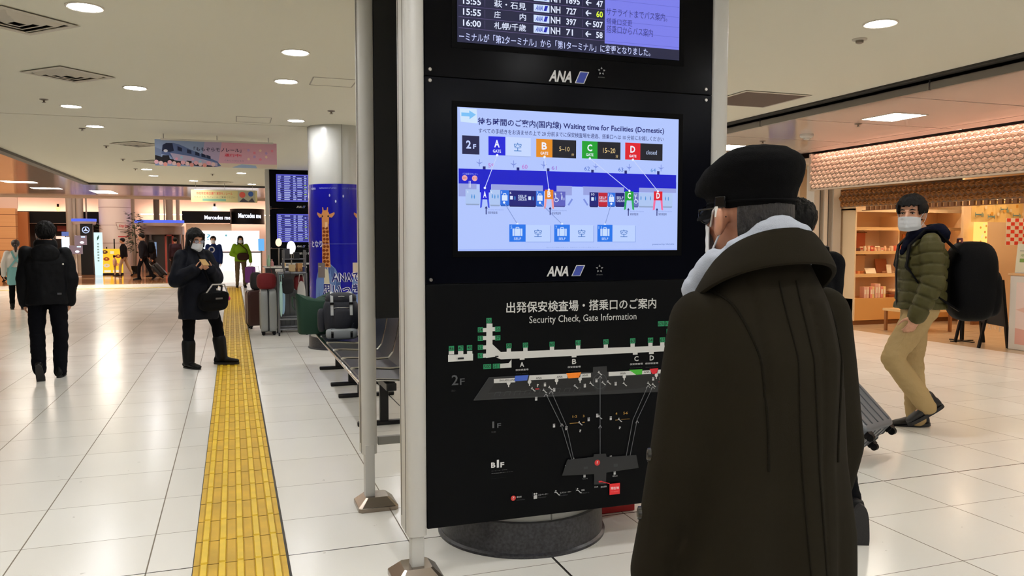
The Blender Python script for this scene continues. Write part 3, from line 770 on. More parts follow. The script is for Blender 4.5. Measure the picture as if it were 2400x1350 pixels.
for n, a, b, e in (('5', (1.1632, 1.4919), (1.2409, 1.5694), (1.3601, 1.4919)), ('7', (1.3790, 1.4919), (1.4563, 1.5699), (1.5741, 1.4918)), ('11', (1.5944, 1.4918), (1.6720, 1.5703), (1.7905, 1.4918))):
    g.rect((b[0], a[1] - 0.003), (e[0] + 0.003, b[1] - 0.004), (140, 165, 232)); g.rect((b[0], a[1]), (e[0], b[1] - 0.002), (186, 208, 255)); g.rect(a, b, (34, 116, 232))
    w = b[0] - a[0]; h = b[1] - a[1]; cx = (a[0] + b[0]) / 2
    g.text(n, (a[0] + 0.006, b[1] - 0.02), (a[0] + 0.006 + 0.008 * len(n), b[1] - 0.006), (160, 200, 255))
    g.rect((cx - w * 0.3, a[1] + h * 0.34), (cx + w * 0.3, a[1] + h * 0.76), (196, 218, 255))
    for s in (-1, 1): g.rect((cx + s * w * 0.18 - 0.001, a[1] + h * 0.34), (cx + s * w * 0.18 + 0.001, a[1] + h * 0.76), (34, 116, 232))
    g.line([(cx - w * 0.09, a[1] + h * 0.76), (cx - w * 0.09, a[1] + h * 0.83), (cx + w * 0.09, a[1] + h * 0.83), (cx + w * 0.09, a[1] + h * 0.76)], 0.003, (196, 218, 255))
    g.text('SELF', (cx - w * 0.22, a[1] + h * 0.1), (cx + w * 0.22, a[1] + h * 0.25), (196, 218, 255), 0.01)
    mx = (b[0] + e[0]) / 2; g.text('空', (mx - 0.018, a[1] + h * 0.28), (mx + 0.018, a[1] + h * 0.72), (20, 96, 180))
g.text('powered by VACAN', (1.8828, 1.4739), (1.9987, 1.4836), (70, 100, 180)); g.text('現在の待ち時間は目安です。混雑状況により変わる場合があります', (1.3401, 1.4635), (1.6073, 1.4681), (130, 155, 220))
g.build('waiting_time_screen', kiosk, kf)

# printed marks on the panels and the terminal map
g = Gfx(lambda c: pmat(c, 0.5))
def logos(k):
    for nm, a, b in (('upper_panel', (1.353, 2.211), (1.546, 2.262)), ('middle_panel', (1.345, 1.334), (1.531, 1.381))):
        p_ = [c for c in k.children if c.name.startswith(nm)][0]
        g = Gfx(lambda c: pmat(c, 0.5)); ana_logo(g, a, b); g.build('airline_logo', p_, kf)
        c = (1.6139, 2.2734) if nm[0] == 'u' else (1.6103, 1.3662)
        g = Gfx(lambda c: pmat(c, 0.5)); star_mark(g, c, 0.02, (140, 140, 140)); g.text('STAR ALLIANCE', (c[0] - 0.016, c[1] - 0.03), (c[0] + 0.016, c[1] - 0.026), (110, 110, 110)); g.build('star_emblem', p_, kf)
logos(kiosk)
g = Gfx(lambda c: pmat(c, 0.5))
PW = (205, 205, 202); GR = (10, 132, 84); G1 = (60, 62, 66); G2 = (26, 28, 31); BK = (6, 7, 9); MK = (190, 190, 190)
g.text('出発保安検査場・搭乗口のご案内', (1.1515, 1.172), (1.9105, 1.223), PW, 0.012)
g.text('Security Check, Gate Information', (1.2615, 1.113), (1.805, 1.155), PW, 0.0)
# concourse
def band(p, q, w, c): g.line([p, q], w, c)
g.rect((0.8817, 0.9665), (0.9955, 0.9968), PW)
for x in (104, 143, 181): g.rect(MXY(x - 11, 415), MXY(x + 11, 400), PW)
g.poly([(1.0560, 0.9748), (1.0584, 1.1287), (1.0861, 1.1278), (1.0860, 1.0352), (1.1251, 0.9983), (1.9678, 0.9908), (2.0167, 1.0385), (2.0405, 1.0259), (1.9942, 0.9631), (1.1251, 0.9651), (1.0982, 0.9781)], PW)
for (y, s) in ((312, -1), (346, -1), (385, -1), (420, -1), (309, 1), (345, 1)):
    g.rect(MXY(236, y + 9) if s < 0 else MXY(262, y + 9), MXY(262, y - 9) if s < 0 else MXY(290, y - 9), PW)
for x, y in ((346, 403), (416, 400), (528, 396), (638, 391), (755, 387), (868, 383), (943, 380), (993, 378)):
    g.rect(MXY(x - 9, y + 12), MXY(x + 9, y - 14), PW)
for x, y in ((402, 434), (621, 424), (879, 413), (947, 410)): g.rect(MXY(x - 10, y + 4), MXY(x + 10, y - 6), PW)
g.poly([(1.1622, 0.9460), (1.1757, 0.9626), (1.1758, 0.9260), (1.1116, 0.9250), (1.1116, 0.9454)], PW)
for n, x, y in (('46', 104, 390), ('47', 143, 388), ('48', 180, 386), ('55', 262, 272), ('54', 226, 311), ('53', 226, 347), ('52', 226, 385), ('51', 226, 420), ('56', 299, 308), ('57', 299, 345), ('58', 346, 379), ('59', 416, 376), ('60', 528, 372), ('61', 638, 366), ('62', 755, 362), ('63', 868, 358), ('64', 943, 355), ('65', 993, 354), ('66', 1021, 318)):
    g.rect(MXY(x - 11, y + 11), MXY(x + 11, y - 11), GR); g.text(n, MXY(x - 9, y + 8), MXY(x + 9, y - 8), BK, 0.01)
for n, x0, x1, y in (('500', 238, 271, 466), ('511', 278, 309, 464), ('67A', 974, 1002, 286), ('67B', 1005, 1032, 285)):
    g.rect(MXY(x0, y + 11), MXY(x1, y - 11), GR); g.text(n, MXY(x0 + 2, y + 8), MXY(x1 - 2, y - 8), BK, 0.01)
g.rect((1.9964, 1.0854), (2.0209, 1.1064), PW); g.rect((1.9969, 1.0485), (2.0267, 1.0681), PW)
g.rect((0.9258, 0.9748), (0.9529, 0.9829), BK); g.rect((1.0982, 0.9760), (1.1139, 0.9827), BK)
for l, x, y in (('A', 401, 457), ('B', 621, 445), ('C', 883, 433), ('D', 948, 430)):
    g.text(l, MXY(x - 9, y + 11), MXY(x + 9, y - 11), PW, 0.02); g.text('保安検査場', MXY(x - 28, y + 28), MXY(x + 27, y + 17), MK, 0.01); g.text('Security Check ' + l, MXY(x - 26, y + 42), MXY(x + 24, y + 35), G1)
# 2F plan
g.poly([(0.9972, 0.7886), (1.0692, 0.8867), (1.9759, 0.8772), (1.9578, 0.7671)], G2)
g.poly([(1.0647, 0.8163), (1.1004, 0.8656), (1.9541, 0.8507), (1.9443, 0.8049), (1.8033, 0.7904), (1.5672, 0.7914)], BK)
for a, b in (((0.9972, 0.7886), (1.0692, 0.8867)), ((0.9972, 0.7886), (1.5673, 0.7847)), ((1.0692, 0.8867), (1.5666, 0.8832)), ((1.0647, 0.8163), (1.2478, 0.8135))): g.line([a, b], 0.0025, (46, 48, 52))
for k in range(9):
    x = 282 + k * 42; g.line([MXY(x, 592 - k * 2.4), MXY(x + 8, 574 - k * 2.4), MXY(x + 30, 573 - k * 2.4), MXY(x + 22, 590 - k * 2.4)], 0.002, (52, 54, 58))
g.poly([(1.5768, 0.8211), (1.5786, 0.9072), (1.6496, 0.9080), (1.6529, 0.8165), (1.6346, 0.7917), (1.5977, 0.7917)], G2); g.ring((1.6145, 0.8379), 0.035, 0.0025, (60, 62, 66))
for a, b, c, d in (((1.0915, 0.8790), (1.1928, 0.8775), (1.1928, 0.8580), (1.0914, 0.8597)), ((1.2614, 0.8856), (1.4487, 0.8819), (1.4488, 0.8619), (1.2569, 0.8630)), ((1.5158, 0.8782), (1.5678, 0.8787), (1.5680, 0.8597), (1.5123, 0.8595)), ((1.6597, 0.8793), (1.8023, 0.8784), (1.8026, 0.8579), (1.6599, 0.8590)), ((1.8379, 0.8754), (1.8814, 0.8753), (1.8842, 0.8580), (1.8356, 0.8583)), ((1.9239, 0.8754), (1.9798, 0.8747), (1.9801, 0.8573), (1.9177, 0.8573))):
    g.poly([a, b, c, d], PW)
for a, b, c, d, col in (((1.1928, 0.8872), (1.2568, 0.8880), (1.2500, 0.8634), (1.1883, 0.8626), (58, 92, 190)), ((1.4427, 0.8855), (1.5182, 0.8858), (1.5063, 0.8609), (1.4536, 0.8606), (240, 130, 20)), ((1.7657, 0.8838), (1.8378, 0.8834), (1.8356, 0.8583), (1.8051, 0.8577), (60, 170, 40)), ((1.8762, 0.8825), (1.9238, 0.8834), (1.9151, 0.8574), (1.8919, 0.8564), (205, 20, 40))):
    g.poly([a, b, c, d], col)
for tx, a, b in (('SNA,ADO,ANA', (1.1172, 0.8646), (1.1928, 0.8743)), ('ANA', (1.2927, 0.8664), (1.3216, 0.8757)), ('ANA', (1.3955, 0.8661), (1.4250, 0.8754)), ('ANA', (1.5231, 0.8655), (1.5533, 0.8750)), ('ANA', (1.7195, 0.8636), (1.7494, 0.8733)), ('ANA', (1.8457, 0.8635), (1.8763, 0.8733)), ('ANA', (1.9370, 0.8620), (1.9668, 0.8719))):
    g.text(tx, a, b, BK, 0.01)
g.text('2', (0.8963, 0.8617), (0.9267, 0.9073), (70, 72, 76), 0.01); g.text('F', (0.9341, 0.8615), (0.9559, 0.8899), (70, 72, 76), 0.01); g.text('出発ロビー', (0.8951, 0.8333), (0.9156, 0.8426), (50, 52, 55))
g.text('1', (1.0835, 0.6570), (1.0924, 0.6865), (84, 86, 90), 0.01); g.text('F', (1.1070, 0.6562), (1.1250, 0.6765), (84, 86, 90), 0.01); g.text('到着', (1.0790, 0.6347), (1.1002, 0.6427), (60, 62, 66))
g.text('B', (1.0777, 0.4758), (1.0979, 0.4999), (225, 225, 225), 0.03); g.text('1', (1.1046, 0.4743), (1.1148, 0.5103), (225, 225, 225), 0.03); g.text('F', (1.1216, 0.4738), (1.1397, 0.4972), (225, 225, 225), 0.03)
g.text('モノレール・京急線', (1.0788, 0.4605), (1.1544, 0.4620), MK, 0.01); g.text('連絡通路(第1ターミナル)', (1.0788, 0.4485), (1.1818, 0.4506), MK, 0.01)
g.text('Monorail/Keikyu Line', (1.0788, 0.4366), (1.1522, 0.4370), G1); g.text('Passage to Terminal 1', (1.0788, 0.4257), (1.1544, 0.4270), G1)
def icon(x, y, s=0.009, c=MK):
    g.rect((x - s * 0.6, y - s), (x + s * 0.6, y + s * 0.2), c); g.disc((x - s * 0.35, y + s * 0.65), s * 0.3, c, 8); g.disc((x + s * 0.35, y + s * 0.65), s * 0.3, c, 8)
def stair(x, y, s=0.011, c=MK):
    g.line([(x - s, y + s * 0.5), (x - s * 0.2, y + s * 0.3), (x + s * 0.6, y - s * 0.6), (x + s, y - s * 0.6)], 0.004, c); g.disc((x - s * 0.5, y + s * 0.9), s * 0.25, c, 8)
for p in ((1.3369, 0.8398), (1.3827, 0.8128), (1.2940, 0.7767), (1.5367, 0.8224), (1.5961, 0.8435), (1.6962, 0.8219), (1.8961, 0.8343), (1.5572, 0.6619), (1.6011, 0.6767), (1.6716, 0.6591), (1.3822, 0.6460), (1.4441, 0.6290), (1.4438, 0.4468), (1.5585, 0.4722), (1.6026, 0.4830), (1.6732, 0.4710), (1.5371, 0.3962), (1.6939, 0.3946)): icon(*p)
for p in ((1.2789, 0.8192), (1.3358, 0.8080), (1.3639, 0.8195), (1.4909, 0.8195), (1.5706, 0.8270), (1.6330, 0.8267), (1.6602, 0.8285), (1.7437, 0.8157), (1.6130, 0.8751), (1.8732, 0.8092), (1.8991, 0.8019), (1.9546, 0.8159), (1.5136, 0.6449), (1.6147, 0.6666), (1.7191, 0.6453), (1.4605, 0.4677), (1.4869, 0.4742), (1.5269, 0.4616), (1.6289, 0.4328), (1.7046, 0.4590), (1.7626, 0.4491)): stair(*p)
for p in ((1.1600, 0.8567), (1.2604, 0.8563), (1.3932, 0.8552), (1.5111, 0.8551), (1.7396, 0.8534), (1.9113, 0.8507)): g.disc(p, 0.009, PW, 12); g.rect((p[0] - 0.0025, p[1] - 0.018), (p[0] + 0.0025, p[1]), PW)
for a, b in (((1.2881, 0.8197), (1.3078, 0.8240)), ((1.9247, 0.8153), (1.9467, 0.8198))): g.rect(a, b, (190, 30, 40))
for a, b in (((1.2951, 0.8302), (1.3055, 0.8449)), ((1.9259, 0.8222), (1.9387, 0.8376)), ((1.5078, 0.6050), (1.5187, 0.6176)), ((1.7120, 0.6036), (1.7244, 0.6152))): g.text('?', a, b, PW, 0.02)
for pts in (((1.4749, 0.4663), (1.4178, 0.6455), (1.3406, 0.7967)), ((1.4821, 0.4724), (1.4416, 0.6437), (1.3663, 0.8083)), ((1.6165, 0.4397), (1.6131, 0.8639)), ((1.7738, 0.4688), (1.8100, 0.6409), (1.8927, 0.7965)), ((1.7535, 0.4707), (1.7872, 0.6426), (1.8669, 0.8038))):
    g.line(list(pts), 0.003, (92, 94, 98))
    x, y = pts[-1]; g.line([(x - 0.01, y - 0.013), (x, y), (x + 0.01, y - 0.012)], 0.003, (150, 150, 152))
for x, y in ((1.4201, 0.6531), (1.6150, 0.6304), (1.8101, 0.6386)): g.line([(x - 0.008, y - 0.014), (x, y), (x + 0.008, y - 0.014)], 0.003, (130, 130, 134))
OR = (196, 150, 70)
for tx, a, b in (('1-2', (1.4737, 0.6758), (1.4965, 0.6865)), ('3', (1.5255, 0.6743), (1.5339, 0.6860)), ('4', (1.6951, 0.6733), (1.7037, 0.6852)), ('5-6', (1.7364, 0.6726), (1.7589, 0.6847))): g.text(tx, a, b, OR, 0.01)
for a, b in (((1.4595, 0.6490), (1.5039, 0.6512)), ((1.5233, 0.6487), (1.5354, 0.6522)), ((1.6941, 0.6472), (1.7078, 0.6496)), ((1.7253, 0.6483), (1.7707, 0.6495))): g.rect(a, b, OR)
g.poly([(1.4213, 0.4075), (1.4484, 0.4800), (1.5817, 0.4815), (1.5841, 0.4949), (1.6457, 0.4917), (1.6496, 0.4754), (1.8069, 0.4705), (1.8203, 0.4068), (1.6490, 0.4001), (1.6470, 0.3454), (1.5851, 0.3494), (1.5848, 0.3995)], G2)
for a, b in (((1.5320, 0.4272), (1.5527, 0.4388)), ((1.6874, 0.4239), (1.7086, 0.4380))): g.rect(a, b, (44, 46, 50))
g.disc((1.6016, 0.4524), 0.014, (200, 40, 40)); g.text('?', (1.5979, 0.4459), (1.6064, 0.4599), PW)
for tx, a, b in (('モノレール', (1.5262, 0.3791), (1.5518, 0.3845)), ('改札口', (1.6816, 0.3763), (1.7066, 0.3831)), ('京急線', (1.5865, 0.3333), (1.6061, 0.3404)), ('連絡通路', (1.6198, 0.3299), (1.6507, 0.3381))): g.text(tx, a, b, MK)
g.line([(1.6097, 0.3606), (1.6258, 0.3601)], 0.007, (200, 30, 40)); g.line([(1.6258, 0.3589), (1.6669, 0.3457)], 0.0035, (200, 30, 40))
g.rect((1.6661, 0.2907), (1.7208, 0.3437), (222, 34, 40)); g.text('現在地', (1.6721, 0.3141), (1.7159, 0.3280), (245, 225, 225), 0.02); g.text('You are here', (1.6735, 0.3037), (1.7148, 0.3063), (240, 170, 170))
g.disc((1.1819, 0.3276), 0.012, (205, 50, 46)); g.text('?', (1.1784, 0.3214), (1.1864, 0.3348), PW)
for tx, en, a, b in (('案内所', 'Information', (1.1979, 0.3259), (1.2221, 0.3344)), ('エレベーター', 'Elevator', (1.3034, 0.3257), (1.3527, 0.3339)), ('エスカレーター', 'Escalator', (1.4109, 0.3244), (1.4684, 0.3319)), ('階段', 'Stairs', (1.5205, 0.3242), (1.5363, 0.3328))):
    g.text(tx, a, b, MK, 0.01); g.text(en, (a[0], a[1] - 0.012), (a[0] + 0.04, a[1] - 0.005), G1)
for x in (442, 534, 625): g.rect(MXY(x, 1012 - (x - 442) * 0.1), MXY(x + 1, 993 - (x - 442) * 0.1), G1)
icon(*(1.2894, 0.3272), 0.014); stair(*(1.3978, 0.3269), 0.014); stair(*(1.5071, 0.3256), 0.014)
g.build('terminal_map', [c for c in kiosk.children if c.name.startswith('map_panel')][0], kf)

# the kiosk's second side stands behind the pillar: posts, shorter back panel, cross bar
def make_back(label, oy):
    Y0 = 4.41 + oy
    t = thing('kiosk_back_frame', label, 'information kiosk', (1.49, Y0 + 0.06, 0)); T = Matrix.Translation((-1.49, -Y0 - 0.06, 0))
    for xc in (0.700, 2.285):
        b = MB().prism(post_mb(xc, Y0 - 0.0, Y0 + 0.11, 1), (0.705, 4.43, 0.305)[2], 3.05); b.xf(T); po = b.build('post', M_ALU, t)
        g_ = MB().span((xc - 0.0435, Y0 + 0.03, 0.31), (xc - 0.0415, Y0 + 0.034, 3.0)); g_.span((xc - 0.044, Y0 + 0.06, 0.36), (xc - 0.0415, Y0 + 0.072, 3.0)); g_.xf(T); g_.build('groove', mat('groove_brown', (70, 60, 48), 0.6), po, smooth=False)
        b = MB().span((xc - 0.028, Y0 + 0.0, 0.02), (xc + 0.026, Y0 + 0.06, 0.36)); b.xf(T); b.build('leg', M_ALU, t, bevel=0.004)
        foot_mb(0.735 if xc < 1 else 2.25, Y0 + 0.035).xf(T).build('foot', M_STEELB, t, smooth=False)
    b = MB().span((0.745, Y0 + 0.02, (0.804, 4.45, 1.063)[2]), (2.24, Y0 + 0.085, 3.05)); b.xf(T); b.build('panel', mat('panel_back', (7, 8, 11), 0.5), t, bevel=0.002)
    b = MB().span((0.75, Y0 + 0.03, (0.812, 4.46, 0.347)[2]), (2.235, Y0 + 0.06, (0.812, 4.46, 0.393)[2])); b.xf(T); b.build('cross_bar', mat('bar_grey', (138, 136, 130), 0.45, 0.2), t, bevel=0.003)
    return t
make_back('grey framed black panel back of the kiosk, standing behind the white pillar', 0.0)

# far flight board: the same kiosk around the third pillar
far, FL = make_kiosk('far black flight board with two small lit screens beyond the blue pillar', 15.1, False)
g = Gfx(lambda c: emat(c, 0.9))
random.seed(4)
for (z0, z1) in ((2.351, 2.95), (1.4515, 2.0745)):
    g.rect((0.93, z0), (2.02, z1), (92, 92, 205))
    for k in range(14):
        z = z1 - 0.03 - k * (z1 - z0 - 0.05) / 14
        g.rect((0.95, z - 0.026), (1.6, z), (36, 38, 92))
        for x0, x1, p in ((0.96, 1.04, 1), (1.1, 1.24, .9), (1.29, 1.36, 1), (1.38, 1.5, .9), (1.53, 1.59, .9)):
            if random.random() < p: g.rect((x0, z - 0.021), (x1 - random.random() * 0.03, z - 0.005), (190, 200, 250) if x0 != 1.53 or random.random() < .8 else (190, 230, 90))
g.build('departures_screen', far, kf)
logos(far)
g = Gfx(lambda c: pmat(c, 0.5))
g.text('出発保安検査場', (1.15, 1.172), (1.9, 1.223), PW, 0.012); g.rect((1.0, 0.95), (1.9, 0.99), PW)
g.build('terminal_map', [c for c in far.children if c.name.startswith('map_panel')][0], kf)

# red fire equipment box on the floor behind the pillar
t = thing('fire_equipment_box', 'red box on the floor half hidden behind the kiosk and pillar foot', 'fire box', (1.98, 3.95, 0))
MB().span((-0.13, -0.06, 0.0), (0.1, 0.06, 0.42)).build('case', mat('signal_red', (172, 14, 20), 0.35), t, bevel=0.006)
MB().span((-0.02, -0.075, 0.3), (0.04, -0.058, 0.34)).build('latch', M_STEEL, t, bevel=0.003)

# ------------------------------------------------------------------ hanging banners
def banner(label, x0, x1, y, z0, z1, art):
    t = thing('hanging_banner', label, 'banner', ((x0 + x1) / 2, y, z1))
    w = (x1 - x0) / 2; h = z1 - z0
    MB().span((-w, -0.004, -h), (w, 0.004, 0)).build('cloth', mat('banner_cloth', (214, 200, 196), 0.8), t, smooth=False)
    MB().span((-w + 0.08, -0.012, -0.012), (w - 0.05, 0.012, 0.016)).build('rail', mat('rail_white', (226, 222, 212), 0.4, 0.3), t, bevel=0.004)
    for x in (-w + 0.12, 0, w - 0.12):
        MB().cyl((x, 0, 0.01), (x, 0, 3.05 - z1), 0.005, n=8).build('hanger', M_STEEL, t)
    g = Gfx(lambda c: pmat(c, 0.8)); art(g, w, h)
    g.build('print', t, lambda u, v, q: (u, -0.0045 - q, v))
def train_art(g, w, h):
    X = lambda a: -w + 2 * w * a; Z = lambda b: -h * b
    P = lambda *q: [(X(a), Z(b)) for a, b in q]
    g.rect((X(0), Z(1)), (X(0.56), Z(0)), (150, 168, 204)); g.rect((X(0.5), Z(1)), (X(1), Z(0)), (226, 172, 190))
    g.poly(P((0.40, 0), (0.54, 0), (0.50, 1), (0.36, 1)), (190, 172, 204))
    g.poly(P((0, 0.3), (0.05, 0.38), (0.05, 1), (0, 1)), (124, 140, 176))
    g.rect((X(0.5), Z(1)), (X(1), Z(0.84)), (232, 214, 190)); g.poly(P((0.62, 1), (0.7, 0.86), (0.82, 0.9), (0.83, 1)), (164, 186, 214))
    g.poly(P((0.0, 0.6), (0.1, 0.72), (0.5, 0.98), (0.42, 1.0), (0.25, 0.95), (0.0, 0.86)), (28, 26, 34))
    g.poly(P((0.05, 0.55), (0.06, 0.22), (0.09, 0.13), (0.15, 0.12), (0.2, 0.18), (0.36, 0.5), (0.5, 0.78), (0.53, 0.95), (0.5, 0.98), (0.35, 0.9), (0.15, 0.78), (0.12, 0.62)), (92, 110, 156))
    g.poly(P((0.12, 0.5), (0.3, 0.62), (0.5, 0.84), (0.5, 0.97), (0.35, 0.9), (0.15, 0.78)), (190, 176, 202))
    g.poly(P((0.055, 0.45), (0.065, 0.2), (0.09, 0.13), (0.14, 0.13), (0.15, 0.42), (0.12, 0.47)), (22, 32, 66))
    for a in (0.18, 0.255, 0.32, 0.37, 0.41):
        d = (a - 0.18) * 1.25; g.poly(P((a, 0.24 + d), (a + 0.035, 0.3 + d), (a + 0.035, 0.44 + d * 0.9), (a, 0.4 + d * 0.9)), (24, 36, 72))
    g.poly(P((0.25, 0.78), (0.29, 0.8), (0.29, 0.95), (0.25, 0.9)), (24, 22, 30)); g.poly(P((0.06, 0.6), (0.11, 0.6), (0.12, 0.8), (0.05, 0.75)), (30, 28, 36))
    g.disc((X(0.085), Z(0.43)), 0.028, (226, 224, 232), 16, 0.022)
    for k in range(14):
        g.disc((X(0.01 + k * 0.035), Z(0.86 + (k % 3) * 0.04)), 0.03, ((236, 178, 190), (240, 206, 204), (236, 160, 150))[k % 3], 12, 0.03)
    for k, (a, b) in enumerate(((0.17, 0.72), (0.21, 0.66), (0.3, 0.72), (0.36, 0.8), (0.42, 0.84))): g.disc((X(a), Z(b)), 0.02, ((236, 168, 190), (160, 200, 220))[k % 2], 10)
    g.text('「ももぞらモノレール」', (X(0.31), Z(0.4)), (X(0.70), Z(0.24)), (40, 40, 72), 0.015); g.text('運行中!', (X(0.56), Z(0.58)), (X(0.70), Z(0.46)), (222, 60, 82), 0.02)
    g.text('くわしくはこちら', (X(0.56), Z(0.76)), (X(0.72), Z(0.7)), (140, 120, 150))
    for k in range(9): g.disc((X(0.76 + (k % 5) * 0.05), Z(0.3 + (k // 5) * 0.25 + (k % 2) * 0.1)), 0.022, ((196, 160, 206), (236, 140, 160), (244, 214, 190))[k % 3], 5)
banner('hanging pink and blue banner with a monorail train, below the white ceiling', -1.045, 0.66, 12.8, 2.585, 2.965, train_art)
def yellow_art(g, w, h):
    X = lambda a: -w + 2 * w * a; Z = lambda b: -h * b
    g.rect((X(0), Z(1)), (X(1), Z(0)), (212, 198, 142))
    g.text('期間限定!毎日運行 東京モノレール', (X(0.08), Z(0.4)), (X(0.62), Z(0.16)), (214, 92, 72), 0.02)
    g.text('もものうた モノレール ご乗車ください', (X(0.05), Z(0.66)), (X(0.66), Z(0.5)), (92, 88, 70), 0.0)
    g.rect((X(0.17), Z(0.9)), (X(0.52), Z(0.72)), (130, 176, 146))
    g.rect((X(0.7), Z(0.98)), (X(0.97), Z(0.03)), (176, 172, 150)); g.disc((X(0.77), Z(0.36)), 0.08, (218, 96, 84), 20); g.disc((X(0.9), Z(0.28)), 0.07, (60, 96, 170), 20)
    g.poly([(X(0.72), Z(0.95)), (X(0.78), Z(0.62)), (X(0.86), Z(0.9)), (X(0.92), Z(0.6)), (X(0.96), Z(0.95))], (70, 66, 76))
banner('far hanging yellow banner with red lettering beside the dark ceiling edge', -1.03, 0.66, 23.1, 2.515, 2.845, yellow_art)

# ------------------------------------------------------------------ giraffe advert around the second pillar
AC = (1.40, 11.4); AR = 0.405; A0 = math.atan2(-11.4, -1.4)
tw = MB().lathe([(AR - 0.003, 0.30), (AR, 0.30), (AR, 2.255), (AR - 0.003, 2.255)], (0, 0, 0), 72, False).build('advert_wrap', mat('advert_blue', (18, 18, 150), 0.16), pillar_ad)
g = Gfx(lambda c: pmat(c, 0.25))
def giraffe(u, flip=1, suit=(104, 132, 186)):
    P = lambda q: [(u + flip * a, b) for a, b in q]
    SK = (206, 140, 84); BR = (120, 56, 20); CR = (214, 206, 178)
    S1, S2 = suit, (72, 96, 150)
    g.poly(P([(-0.05, 1.16), (-0.12, 1.10), (-0.165, 0.95), (-0.185, 0.6), (-0.175, 0.3), (0.2, 0.3), (0.215, 0.6), (0.19, 0.98), (0.13, 1.11), (0.06, 1.18)]), S1)
    g.poly(P([(0.0, 1.12), (0.06, 1.16), (0.13, 1.1), (0.19, 0.98), (0.205, 0.72), (0.12, 0.72), (0.11, 0.95)]), S2)
    g.poly(P([(-0.03, 1.1), (0.03, 1.13), (0.05, 0.9), (0.05, 0.45), (-0.03, 0.45)]), CR)
    g.poly(P([(-0.165, 0.66), (-0.12, 0.66), (-0.12, 0.52), (-0.15, 0.45), (-0.17, 0.5)]), (226, 160, 120))
    g.poly(P([(-0.125, 0.66), (-0.115, 0.9), (-0.105, 0.66)]), S2)
    g.poly(P([(-0.055, 1.13), (-0.05, 1.75), (0.045, 1.75), (0.065, 1.13)]), SK)
    random.seed(3)
    for k in range(11):
        for q in (-0.028, 0.018):
            z = 1.16 + k * 0.05; o = 0.01 if k % 2 else 0
            pts = [(q + o + 0.023 * (0.8 + random.random() * .4) * math.cos(a * 1.047), z + 0.022 * (0.8 + random.random() * .4) * math.sin(a * 1.047)) for a in range(6)]
            g.poly(P(pts), BR)
    g.poly(P([(-0.05, 1.72), (-0.052, 1.86), (-0.03, 1.9), (0.03, 1.9), (0.055, 1.86), (0.05, 1.72), (0.025, 1.67), (-0.025, 1.67)]), SK)
    g.poly(P([(-0.032, 1.74), (0.032, 1.74), (0.03, 1.68), (0.0, 1.66), (-0.03, 1.68)]), (228, 184, 140))
    for s in (-1, 1):
        g.poly(P([(s * 0.045, 1.84), (s * 0.125, 1.875), (s * 0.13, 1.85), (s * 0.09, 1.80), (s * 0.048, 1.81)]), (196, 132, 86))
        g.poly(P([(s * 0.02, 1.89), (s * 0.03, 1.94), (s * 0.042, 1.94), (s * 0.04, 1.88)]), SK)
        g.disc((u + s * 0.042, 1.82), 0.011, (30, 18, 12), 10, 0.013)
giraffe(-0.175); giraffe(0.345)
g.rect((-0.30, 0.99), (-0.19, 1.19), (118, 108, 106)); g.rect((0.19, 0.99), (0.29, 1.19), (206, 190, 170)); g.text('ANA', (-0.29, 1.13), (-0.25, 1.15), (220, 215, 210))
g.text('INSPIRATION OF JAPAN', (-0.26, 2.185), (-0.02, 2.205), (150, 160, 230)); g.text('A STAR ALLIANCE MEMBER', (0.06, 2.185), (0.36, 2.205), (110, 120, 210)); g.text('ANA', (-0.42, 2.18), (-0.32, 2.21), (190, 195, 240), 0.02)
g.rect((-0.62, 1.445), (0.6, 1.449), (130, 140, 220)); g.text('となり', (-0.42, 1.40), (-0.22, 1.49), (214, 216, 240), 0.02)
for u, v in ((-0.11, 2.1), (0.07, 2.09), (-0.03, 2.02)): g.disc((u, v), 0.01, (200, 206, 240), 8, 0.02)
for (tx, a, b) in (('ANAで', (-0.10, (1.222, 11, 0.925)[2]), (0.30, (1.224, 11, 1.058)[2])), ('思いっきり', (-0.225, (1.152, 11, 0.753)[2]), (0.40, (1.154, 11, 0.903)[2]))):
    g.text(tx, (a[0] - 0.003, a[1] - 0.003), (b[0] + 0.003, b[1] + 0.003), (232, 232, 240), 0.075); g.text(tx, a, b, (30, 36, 110), 0.025)
def wrap_map(u, v, h):
    a = A0 + u / AR; r = AR + 0.003 + h
    return (r * math.cos(a), r * math.sin(a), v)
g.build('advert_print', tw, wrap_map, 0.03)

# ------------------------------------------------------------------ far hall
FY = 41.0
def fbox(name, label, cat, a, b, y0, y1, m, bevel=0.0, rz=0):
    """box spanning x and z of the corner points a, b, from y0 to y1"""
    o = MB().span((-abs(b[0] - a[0]) / 2, y0 - (y0 + y1) / 2, 0), (abs(b[0] - a[0]) / 2, y1 - (y0 + y1) / 2, abs(b[2] - a[2]))).build(name, m, None, ((a[0] + b[0]) / 2, (y0 + y1) / 2, min(a[2], b[2])), bevel=bevel, smooth=False)
    return tag(o, label, cat) if label else o
def wood_material():
    m = bpy.data.materials.new('orange_wood_panel'); m.use_nodes = True; nt = m.node_tree; p = nt.nodes['Principled BSDF']
    g_, x, y, z = posnodes(nt)
    line = z.mod(0.52).lt(0.02)
    n = nt.nodes.new('ShaderNodeTexNoise'); n.inputs['Scale'].default_value = 1.5; mp = nt.nodes.new('ShaderNodeMapping'); mp.inputs['Scale'].default_value = (0.4, 0.4, 9)
    nt.links.new(g_.outputs['Position'], mp.inputs['Vector']); nt.links.new(mp.outputs[0], n.inputs['Vector'])
    b = mixcol(nt, n.outputs['Fac'], lin((226, 176, 122)), lin((212, 158, 104)))
    b = mixcol(nt, line, b, lin((110, 62, 28))); nt.links.new(b, p.inputs['Base Color']); p.inputs['Roughness'].default_value = 0.35
    return m
M_WOODP = wood_material()
